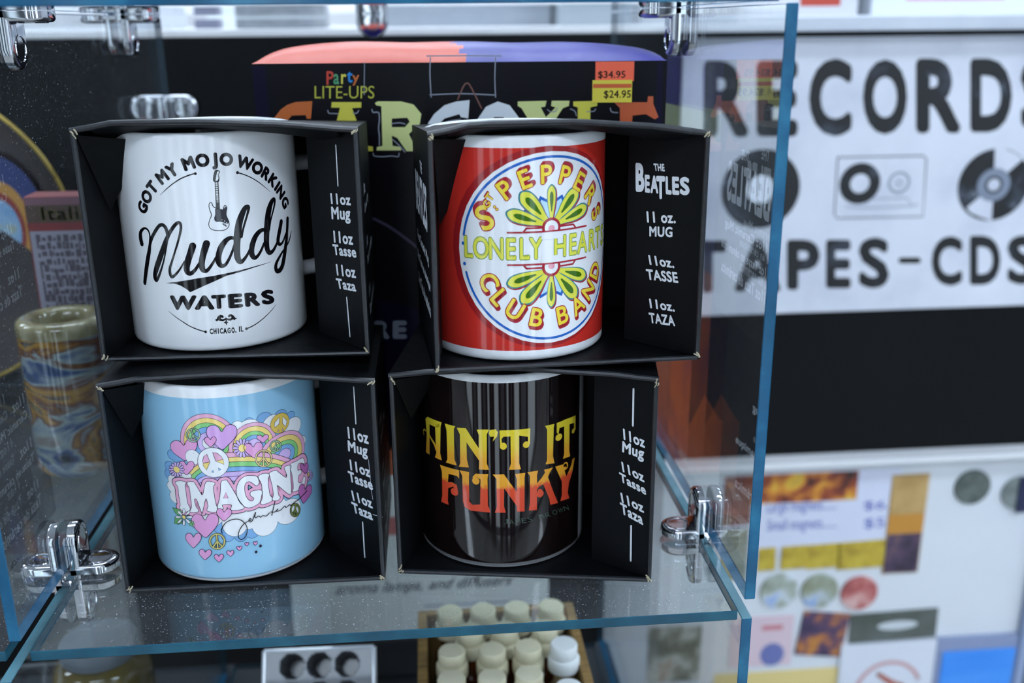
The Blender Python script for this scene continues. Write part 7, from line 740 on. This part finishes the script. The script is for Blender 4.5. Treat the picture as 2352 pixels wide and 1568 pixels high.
# ------------------------------------------------------------------ things in the left-hand cube
swirl = noise_mat('swirled_glass', [(.30, '#16242f'), (.40, '#2a4674'), (.46, '#8f9c9c'), (.50, '#5c3218'), (.57, '#a87d28'), (.63, '#262b30'), (.72, '#b39c3c')], 15, .07, 3, 1.5, stretch=(1, 1, 2.6), coat=.5)
t = thing('tumbler', 'thick glass tumbler with blue, amber and white swirls on the left-hand shelf', 'tumbler', (-38, 196, 0))
MB().lathe([(0, 0), (22, 0), (24.6, 1.5), (25.5, 5), (25.6, 84)], 64, (-38, 196, 0)).build('body', swirl, t, smooth=50)
MB().lathe([(25.6, 84), (26, 88), (25, 91.5), (22.5, 92.8), (18, 92.6), (15.5, 91), (14.5, 86), (14, 40), (12, 30), (0, 29)], 64, (-38, 196, 0)).build('rim', noise_mat('pale_gold_glass', [(.3, '#5c4a2c'), (.5, '#8d8560'), (.7, '#b5ad8c')], 60, .06, coat=.6), t, smooth=50)
t = thing('souvenir_plate', 'round dark plate with a gold rim standing at the far left behind the glass', 'plate', (-176.6, 340, 0))
Mp = Matrix.Translation((-176.6, 340, 111.6)) @ Matrix.Rotation(math.radians(90), 4, 'X')
def plate(prof, name, m, par=t):
    b = MB(); b.lathe(prof, 96); b.v = [tuple(Mp @ Vector(v)) for v in b.v]; return b.build(name, m, par, smooth=50)
plate([(0, 0), (60, 0), (92, 4), (106, 9), (106, 11), (92, 7), (60, 3), (0, 3)], 'dish', noise_mat('dark_maroon_lacquer', [(.3, '#1e1214'), (.7, '#2c191a')], 20, .3))
b = MB(); b.tube([tuple(Mp @ Vector((107*math.cos(a), 107*math.sin(a), 10))) for a in [2*math.pi*i/96 for i in range(96)]], 1.5, 8, closed=True); b.build('gold_rim', mat('gold_paint', '#a58c3e', .35, .6), t, smooth=True)
pic = MB()
for k, (r0, r1) in enumerate(((0, 21), (21, 26), (26, 34), (34, 51))):
    n = 40; o = len(pic.v)
    for i in range(n+1):
        a = math.pi*i/n-.5+i/n
        for r in (r0, r1): pic.v.append(tuple(Mp @ Vector((58+r*math.cos(a)*.62, 6+r*math.sin(a), 4.6+.05*k))))
    for i in range(n): pic.f.append((o+2*i, o+2*i+1, o+2*i+3, o+2*i+2)); pic.m.append(k)
# raised slightly so that it clears the dish
pic.v = [(x, y-6, z) for x, y, z in pic.v]
pic.build('painted_picture', [noise_mat('plate_sky', [(.3, '#6b9ccc'), (.55, '#8fb4d4'), (.7, '#a9a45a')], 60, .4), mat('plate_red', '#8a2a22', .4), mat('plate_amber', '#c08a38', .4), mat('plate_blue', '#1d2e6e', .4)], t, fix=True)
b = MB()
for s in (-1, 1): b.box(-176.6+s*60-4, -176.6+s*60+4, 322, 354, 0, 14, bev=1)
b.box(-240, -114, 346, 354, 0, 10, bev=1); b.build('stand', dark_fix, t)
t = thing('packet', 'tall red packet with a lavender text panel behind the swirled tumbler', 'packet', (-38, 238, 0))
MB().box(-63, -16, 230, 250, 0, 155.5, bev=.6).build('carton', noise_mat('packet_red', [(.3, '#6e2226'), (.7, '#84292a')], 30, .45), t)
b = MB(); fy = 229.9
def fr(x0, x1, z0, z1, mi, k=0): b.add([(x0, fy-k, z0), (x1, fy-k, z0), (x1, fy-k, z1), (x0, fy-k, z1)], [(0, 1, 2, 3)], mi)
fr(-62.5, -16.5, 150.5, 155, 0); fr(-62.5, -16.5, 140, 150.5, 1); fr(-62, -17, 84, 135, 2)
rng = random.Random(3)
for row in range(10):
    x = -59
    while x < -19:
        w = rng.uniform(.8, 3.4); zz = 86.5+row*4.7+rng.uniform(-.6, .6); fr(x, min(x+w, -18), zz, zz+rng.uniform(2.2, 5.0), 3, .05); x += w+rng.uniform(.2, 1.3)
print_art(b, [['B', 1, 'y', 'Italian', .03, 36, 0, 0, 8.4, -36, 145.4]], lambda x, z, h: (x, fy-.1, z), {'y': 4})
o = b.build('printed_panel', [mat('packet_mauve', '#77505c', .5), mat('packet_brown', '#4a3428', .5), mat('packet_lavender', '#93909f', .5), mat('packet_text', '#4e4652', .5), mat('packet_olive_text', '#918a3c', .5)], t, fix=False); orient(o, lambda q: Vector((0, -1, 0)))

# ------------------------------------------------------------------ things on the lowest shelf
wood = noise_mat('crate_wood', [(.3, '#6f5632'), (.6, '#94753f'), (.85, '#a98a55')], 30, .7, 5, 1, stretch=(1, 6, 1))
t = thing('bottle_crate', 'small open wooden crate full of little gold-capped bottles', 'crate', (208, 140, -259))
for nm, a in (('side_panel', (158, 164, 60, 206)), ('side_panel', (256, 262, 60, 206)), ('front_panel', (164, 256, 60, 66)), ('back_panel', (164, 256, 200, 206))): MB().box(*a, -259, -122, bev=.8).build(nm, wood, t)
MB().box(164, 256, 66, 200, -259, -236).build('floor_board', wood, t)
amber = mat('amber_glass', '#4a2408', .08, coat=.6); cap_m = mat('cream_gold_cap', '#d6cfb0', .35); wcap = mat('white_cap', '#dfe3e2', .4); clear = mat('pale_oil_glass', '#8a7a5c', .08, coat=.6)
def bottle(label, x, y, z, a, cm):
    t = thing('bottle', label, 'bottle', (x, y, -236), 'little bottles in the wooden crate'); k = (x, y, -236); h = z+236
    MB().lathe([(0, 0), (9.5, 0), (10.3, 1), (10.5, 3), (10.5, h-34), (9.6, h-30), (6.5, h-26), (6, h-17), (0, h-17)], 28, k).build('glass', a, t, smooth=40)
    MB().lathe([(6.3, h-17), (9.6, h-17), (9.8, h-16), (9.8, h-10), (9.2, h-9), (8, h-8.6), (8.2, h-7.8), (8.4, h-1.2), (7.6, h), (0, h+.3)], 32, k).build('cap', cm, t, smooth=40)
    return t
rows = [('front', [(178, 118), (201.5, 117), (223.4, 118)]), ('second', [(179, 145), (203.5, 144), (225.6, 145)]), ('third', [(191, 166), (213, 165.5), (238, 165)]), ('back', [(179, 188), (200.5, 188), (222.5, 188), (245, 188)])]
pos = ['left', 'middle', 'right', 'far right']
for rn, l in rows:
    for i, (x, y) in enumerate(l): bottle(f'gold-capped bottle in the {rn} row of the crate, {pos[i]} one', x, y, -112, amber, cap_m)
bottle('white-capped clear bottle at the right side of the crate', 247, 141, -109, clear, wcap)
bottle('white-capped clear bottle nearest the front right corner of the crate', 245.2, 106, -114, clear, wcap)
t = thing('mould_tray', 'grey plastic tray of round wells leaning below the shelf edge', 'tray', (95, 150, -259))
ct, st_ = math.cos(math.radians(52)), math.sin(math.radians(52)); TW, TL = 70, 157
tr_o = Vector((59, 90, -257)); TX = Vector((1, 0, -.02)).normalized(); TY = Vector((0, ct, st_)); TN = TX.cross(TY).normalized()
P = lambda u, v, w: (tr_o+TX*u+TY*v+TN*w)[:]
b = MB(); NU, NV = 70, 157
for j in range(NV+1):
    for i in range(NU+1):
        u, v = TW*i/NU, TL*j/NV; w = 0; cu, cv = (u-9) % 17.5-8.75, (v+6) % 18-9; r = math.hypot(cu, cv)
        if 9 < u < 61.5 and 3 < v < 156 and r < 7.6: w = -40*min(1, (7.6-r)/1.2)
        if u < 1 or v < 1 or u > TW-1 or v > TL-1: w = -4
        b.v.append(P(u, v, w))
for j in range(NV):
    for i in range(NU): a = j*(NU+1)+i; b.f.append((a, a+1, a+NU+2, a+NU+1)); b.m.append(0)
o = b.build('moulded_sheet', mat('grey_plastic', '#54585f', .35, coat=.2), t, smooth=50)
md = o.modifiers.new('thick', 'SOLIDIFY'); md.thickness = .0008
b = MB(); b.tube([P(TW, 0, -1), P(TW+1, TL*.5, .5), P(TW, TL, -1)], 1.6, 8); b.tube([P(0, 0, -1), P(0, TL, -1)], 1.4, 8); b.tube([P(0, TL, -1), P(TW, TL, -1)], 1.4, 8); b.build('rolled_edge', mat('clear_plastic_edge', '#aab0b8', .12, coat=.6), t, smooth=True)
t = thing('sign_card', 'pale grey card with faint script lettering standing behind the bottle crate', 'card', (158, 332, -259))
cm_ = noise_mat('pale_card', [(.3, '#dcdfdd'), (.7, '#e6e8e4')], 8, .7)
MB().box(55.5, 261, 330, 332, -225, -60, bev=.3).build('card', cm_, t); MB().box(60, 256, 326, 356, -259, -225, bev=1).build('base_block', dark_fix, t)
b = MB(); ink_p = mat('card_lilac_ink', '#63688f', .6); red_p = mat('card_pink_band', '#b8706c', .6)
rr = [['B', 1, 'k', 'aroma lamps, and diffusers', 0.012, 140, 6, 0, 13, 161, -179], ['B', 1, 'k', 'essential oils,', 0.0, 90, 13, 0, 12, 140, -150]]
rr = rr[:1]
print_art(b, rr, lambda x, z, h: (x, 329.8, z), {'k': 0})
b2 = MB(); b2.add([(70, 329.85, -132), (250, 329.85, -132), (250, 329.85, -116), (70, 329.85, -116)], [(0, 1, 2, 3)]); o = b2.build('printed_band', red_p, t, fix=False); orient(o, lambda q: Vector((0, -1, 0)))
b.add([(160, 329.85, -198), (240, 329.85, -198), (240, 329.85, -196.8), (160, 329.85, -196.8)], [(0, 1, 2, 3)], 0)
o = b.build('printed_lettering', [ink_p], t, fix=False); orient(o, lambda q: Vector((0, -1, 0)))
t = thing('amber_jar', 'squat amber glass jar low on the left below the shelf', 'jar', (-30, 175, -264))
MB().lathe([(0, 0), (26, 0), (29, 2), (30, 8), (30, 128), (27, 138), (22, 142), (20, 142), (20, 60), (0, 58)], 48, (-40, 180, -264)).build('body', noise_mat('amber_jar_glass', [(.3, '#3a2f14'), (.6, '#6a5a22'), (.8, '#7d7440')], 25, .1, coat=.5), t, smooth=50)
MB().lathe([(20, 142), (23, 142), (23.5, 144), (23.5, 150), (22, 152), (0, 152)], 48, (-40, 180, -264)).build('lid', mat('grey_lid', '#6d747c', .3), t, smooth=50)

# ------------------------------------------------------------------ back counter, sign and magnet board
t = thing('back_counter', 'long black-fronted shop counter with a white top behind the glass cubes', 'counter', (300, 505, -1150))
cf = noise_mat('counter_front_black', [(.3, '#07090b'), (.7, '#0b0d10')], 8, .6, spec=.15)
MB().box(-2200, 2200, 506, 1150, -1150, 241).build('front', cf, t)
wl = noise_mat('white_laminate', [(.3, '#dfe2e4'), (.7, '#e9ebec')], 10, .3)
MB().box(-2200, 2200, 506, 1160, 241.2, 247.3, bev=.8).build('worktop', wl, t)
tag(MB().box(388, 2200, 484, 505.8, 241, 254, bev=1.5).build('price_rail', noise_mat('pale_rail', [(.3, '#bfc7d2'), (.7, '#d2d8e0')], 14, .25)), 'pale price rail along the counter edge above the record sign', 'rail')
tag(MB().box(386.8, 2200, 485, 505.8, -166, -160, bev=.6).build('ledge', wl), 'narrow white ledge above the white magnet board', 'ledge')
t = thing('shop_sign', 'white board sign with worn black record-shop lettering on the counter front', 'sign', (585, 503, -12.6))
TBL['signk'] = noise_mat('worn_black_paint', [(.30, '#05070a'), (.56, '#090c11'), (.65, '#343c48'), (.74, '#9aa3b0')], 26, .5, 6, .4)
TBL['signw'] = noise_mat('sign_white', [(.3, '#c4c9d6'), (.5, '#d6dae4'), (.75, '#dde1ea')], 14, .55, 4); TBL['signg'] = mat('sign_grey', '#7d8798', .5)
MB().box(398.6, 960, 502, 505.8, -12.6, 236.4, bev=.4).build('board', TBL['signw'], t)
b = MB(); recs = ART2['sign']; idx, ml = art_mats(recs, TBL); print_art(b, recs, lambda x, z, h: (x, 501.9-h, z), idx); o = b.build('painted_lettering', ml, t, fix=False); orient(o, lambda q: Vector((0, -1, 0)))
mg = ART2['mag']
board_m = noise_mat('magnet_board_white', [(.3, '#d3d8de'), (.7, '#dde2e6')], 5, .35)
t = thing('magnet_board', 'white metal board full of magnets under the ledge on the right', 'board', (570, 503, -520))
MB().box(338.5, 790, 500, 505.8, -620, -166.5, bev=.5).build('panel', board_m, t); MB().box(790, 800, 492, 505.8, -620, -166.5, bev=1).build('side_frame', mat('board_frame', '#8fa0bf', .4), t)
t2 = MB().box(812, 1250, 498, 505.8, -620, -166.5, bev=.5).build('magnet_board', board_m); tag(t2, 'next white board at the right edge of the photo', 'board')
def flatmag(name, label, r, m, th=1.5, rot=0, cat='magnet', group='magnets on the white board', z=0):
    x0, x1, z0, z1 = r; cx, cz = (x0+x1)/2, (z0+z1)/2; t = thing(name, label, cat, (cx, 500-z, cz), group)
    t.rotation_euler = (0, rot, 0); b = MB().box(x0, x1, 500-z-th, 500-z, z0, z1, bev=.4); b.build('plate', m, t); return t
def roundmag(label, r, m, name='round_magnet', z=0):
    x0, x1, z0, z1 = r; cx, cz, R = (x0+x1)/2, (z0+z1)/2, (x1-x0)/2; t = thing(name, label, 'magnet', (cx, 500, cz), 'magnets on the white board')
    b = MB().lathe([(0, 0), (R, 0), (R, 1.6), (R*.97, 2.2), (0, 2.6)], 40); Mr = Matrix.Translation((cx, 500-z, cz)) @ Matrix.Rotation(math.radians(90), 4, 'X'); b.v = [tuple(Mr @ Vector(v)) for v in b.v]; b.build('disc', m, t, smooth=40); return t
def panel_print(par, quads, mats, texts=(), y=498.3):
    b = MB()
    for x0, x1, z0, z1, mi in quads: b.add([(x0, y, z0), (x1, y, z0), (x1, y, z1), (x0, y, z1)], [(0, 1, 2, 3)], mi)
    print_art(b, [['B', 1, 'k', s, bo, x1-x0, 0, 0, z1-z0, (x0+x1)/2, (z0+z1)/2] for s, x0, x1, z0, z1, bo in texts], lambda x, z, h: (x, y-.1, z), {'k': len(mats)-1})
    o = b.build('printed_face', mats, par, fix=False); orient(o, lambda q: Vector((0, -1, 0))); return o
paper = mat('price_paper', '#d4d9ea', .7); blue_ink = mat('price_blue_ink', '#5560b4', .6)
t = flatmag('price_sheet', 'white magnet price sheet with blue italic lines and a colour photo header', mg['sheet'], paper, .5, cat='sheet', group=None)
x0, x1, z0, z1 = mg['photo']
photo = noise_mat('header_photo', [(.32, '#2a1a18'), (.45, '#8a3a22'), (.55, '#d2862c'), (.62, '#e0b43c'), (.75, '#5a3a34')], 42, .4, 3, .4)
panel_print(t, [(x0, x1, z0, z1, 0)], [photo, blue_ink], [('Large magnets.......', *mg['t1'], 0), ('Small magnets.......', *mg['t2'], 0), ('$6.', *mg['p1'], 0), ('$5.', *mg['p2'], 0)], y=499.4)
x0, x1, z0, z1 = mg['strip']; t = flatmag('strip_magnet', 'tall tan and orange strip magnet right of the price sheet', mg['strip'], noise_mat('strip_tan', [(.3, '#a8844a'), (.6, '#c6a468'), (.8, '#c68e3e')], 30, .5))
panel_print(t, [(x0+1, x1-1, z0+1, z0+46, 0), (x0+1, x1-1, z0+46, z0+68, 1)], [noise_mat('strip_purple', [(.35, '#2e2438'), (.6, '#57435a'), (.75, '#a5834a')], 50, .5), mat('strip_orange', '#c68a34', .5), blue_ink])
ym = lambda k: noise_mat('yellow_magnet_'+k, [(.3, '#8a7420'), (.5, '#bfa534'), (.75, '#d0bc48')], 45+len(k)*9, .5)
for k, lab in (('y1', 'narrow yellow magnet beside the teal glass edge'), ('y2', 'square yellow magnet, second in the row under the price sheet'), ('y3', 'square yellow magnet, third in the row under the price sheet'), ('y4', 'wide yellow magnet at the right end of the row under the price sheet')):
    flatmag('yellow_magnet', lab, mg[k], ym(k), rot=-.03)
roundmag('dark grey round magnet at the upper right of the board', mg['d1'], noise_mat('round_grey', [(.3, '#3a423e'), (.7, '#6c7670')], 60, .4))
roundmag('grey round magnet partly past the right edge of the photo', mg['d2'], noise_mat('round_grey_pale', [(.3, '#59625f'), (.7, '#8f9896')], 60, .4))
flatmag('navy_magnet', 'narrow navy magnet overlapping the grey round one at the right edge', mg['navy'], mat('navy_print', '#1a2348', .4), z=3)
roundmag('round picture magnet with a blue sky patch, left of three in a row', mg['c1'], noise_mat('round_picture_a', [(.3, '#5f6a4e'), (.5, '#a9b1a4'), (.58, '#c9d3da'), (.68, '#3f86e0')], 38, .4))
roundmag('round picture magnet with blue top and olive base, middle of three', mg['c2'], noise_mat('round_picture_b', [(.3, '#6e6b46'), (.5, '#98a08c'), (.6, '#b8c4cc'), (.68, '#3f86e0')], 30, .4))
roundmag('reddish round picture magnet, right of three in a row', mg['c3'], noise_mat('round_picture_c', [(.3, '#6a2c30'), (.48, '#b4605c'), (.62, '#d6a8a2'), (.7, '#d8dcde')], 34, .4))
flatmag('picture_magnet', 'tilted dark purple and orange picture magnet', mg['purp'], noise_mat('purple_picture', [(.3, '#241d38'), (.48, '#4c3a5c'), (.6, '#b4703a'), (.7, '#d0a03c')], 42, .4), 2, rot=.13)
t = flatmag('slate_magnet', 'wide dark green-grey magnet with a pale oval', mg['grn'], noise_mat('slate_print', [(.3, '#3f463c'), (.7, '#646c68')], 25, .4), 2, rot=-.02)
x0, x1, z0, z1 = mg['grn']; b = MB(); b.add([((x0+x1)/2+4+22*math.cos(a), 497.8, (z0+z1)/2+1+5.5*math.sin(a)) for a in [2*math.pi*i/28 for i in range(28)]], [tuple(range(28))]); o = b.build('pale_oval', mat('pale_print', '#c9d0d4', .4), t, fix=False); orient(o, lambda q: Vector((0, -1, 0)))
t = flatmag('tile_magnet', 'white tile magnet with a faint red arc near the bottom', mg['tile'], mat('tile_white', '#d8dde6', .2), 4); x0, x1, z0, z1 = mg['tile']
b = MB(); print_art(b, [['S', 1, 'k', 0, 1, [q for i in range(13) for q in (x0+56+36*math.cos(math.radians(25+i*12)), z1-62+38*math.sin(math.radians(25+i*12)), 4.5)]]], lambda x, z, h: (x, 495.8, z), {'k': 0}); print_art(b, [['S', 1, 'k', 0, 1, [x0+44, z1-38, 5, x0+60, z1-50, 7, x0+72, z1-54, 5]]], lambda x, z, h: (x, 495.7, z), {'k': 1})
o = b.build('printed_arc', [mat('faded_red_print', '#c79a9c', .4), mat('rust_print', '#b0604c', .4)], t, fix=False); orient(o, lambda q: Vector((0, -1, 0)))
t = flatmag('framed_magnet', 'grey-framed bright blue picture at the bottom right', mg['blue'], mat('blue_grey_frame', '#8794b4', .4), 5); x0, x1, z0, z1 = mg['bluein']
b = MB().box(x0, x1, 493.6, 495, z0, z1); b.build('picture', noise_mat('bright_blue_print', [(.35, '#2f86e8'), (.7, '#4a9cf4')], 20, .35, stretch=(.3, 1, 1.5)), t)
t = flatmag('pink_card_magnet', 'pale pink card with a red line and blue dot behind the glass edge', mg['pink'], mat('pale_pink_card', '#d9c3cb', .5), 1.2); x0, x1, z0, z1 = mg['pink']
b = MB(); b.add([(x0+33, 498.6, z1-17), (x1-12, 498.6, z1-17), (x1-12, 498.6, z1-11), (x0+33, 498.6, z1-11)], [(0, 1, 2, 3)], 0); b.add([(x0+46+13*math.cos(a), 498.6, z0+14+14*math.sin(a)) for a in [2*math.pi*i/28 for i in range(28)]], [tuple(range(28))], 1)
o = b.build('printed_marks', [mat('soft_red_print', '#c98088', .5), mat('soft_blue_print', '#6a74ac', .5)], t, fix=False); orient(o, lambda q: Vector((0, -1, 0)))
flatmag('yellow_card_magnet', 'pale yellow card at the bottom edge left of the white tile', mg['yel'], mat('pale_yellow_card', '#dfca86', .5), 1.2)
flatmag('picture_magnet', 'brown and green picture seen below the shelf right corner', mg['pic'], noise_mat('brown_green_picture', [(.3, '#4a4c40'), (.48, '#7d7a66'), (.58, '#c9c8bc'), (.68, '#a98460')], 30, .4), 1.5)
flatmag('picture_magnet', 'dull red and brown picture behind the right glass panel, upper of two', mg['pc1'], noise_mat('red_brown_picture', [(.3, '#6e4a40'), (.6, '#94604e'), (.75, '#8a8a70')], 26, .5), 1)
flatmag('picture_magnet', 'olive tan picture behind the right glass panel, lower of two', mg['pc2'], noise_mat('olive_picture', [(.3, '#77745a'), (.6, '#8e8a6c'), (.8, '#a08c6c')], 22, .5), 1)

# ------------------------------------------------------------------ blurred goods on the counter top
def goods(name, label, x0, x1, y0, y1, h, m, cat='box', extra=None):
    t = thing(name, label, cat, ((x0+x1)/2, y0, 247.3), 'goods on the back counter'); MB().box(x0, x1, y0, y1, 247.3, 247.3+h, bev=1).build('body', m, t)
    if extra:
        b = MB()
        for e in extra[0]: b.add([(e[0], y0-.3, e[2]), (e[1], y0-.3, e[2]), (e[1], y0-.3, e[3]), (e[0], y0-.3, e[3])], [(0, 1, 2, 3)], e[4])
        o = b.build('printed_face', extra[1], t, fix=False); orient(o, lambda q: Vector((0, -1, 0)))
    return t
goods('picture_box', 'grey picture box on the counter top, left of the dark connector', 12, 90, 560, 600, 160, noise_mat('grey_photo', [(.3, '#5f666c'), (.5, '#8d9298'), (.75, '#aab0ac')], 24, .4), extra=([(12, 90, 255.5, 258, 0)], [mat('pale_line', '#b9c0c4', .5)]))
goods('white_carton', 'white carton on the counter top, behind the left glass panel edge', -120, -60, 640, 700, 120, mat('white_card_a', '#d8dde4', .5))
goods('small_jar', 'small grey-violet jar on the counter beside the white carton', -36, -14, 620, 642, 9, mat('violet_grey', '#7d7f92', .5), 'jar')
goods('white_carton', 'white carton on the counter top, left of the grey picture box', -52, 2, 760, 800, 120, mat('white_card_b', '#e2e8e6', .5))
goods('grey_tray', 'long grey display tray on the counter, right of the dark connector', 128, 300, 640, 780, 19, noise_mat('tray_grey', [(.3, '#7f8894'), (.7, '#a9b0b4')], 9, .4), 'tray')
goods('grey_case', 'blurred grey case on the counter behind the top right connector', 305, 372, 600, 700, 34, noise_mat('case_grey', [(.3, '#8a949c'), (.7, '#aab4b8')], 9, .4))
goods('white_carton', 'white carton seen through the top of the right glass panel', 385, 455, 620, 700, 70, mat('white_card_c', '#d5d6d8', .5))
goods('white_carton', 'white carton with a red panel at the top right', 492, 575, 560, 640, 120, mat('white_card_d', '#cfd2d8', .5), extra=([(520, 558, 262.5, 330, 0)], [mat('red_panel', '#b4402f', .5)]))
goods('white_carton', 'white carton with faded pink lettering at the top right', 588, 745, 560, 640, 120, mat('white_card_e', '#dde4ec', .5), extra=([(620, 715, 266.5, 272, 0)], [mat('pink_letters', '#d9a0a8', .5)]))
goods('yellow_carton', 'yellow and black carton in the top right corner', 752, 850, 560, 640, 120, mat('yellow_card', '#d2c234', .5), extra=([(752, 850, 253, 261, 0)], [mat('carton_black', '#16202a', .5)]))
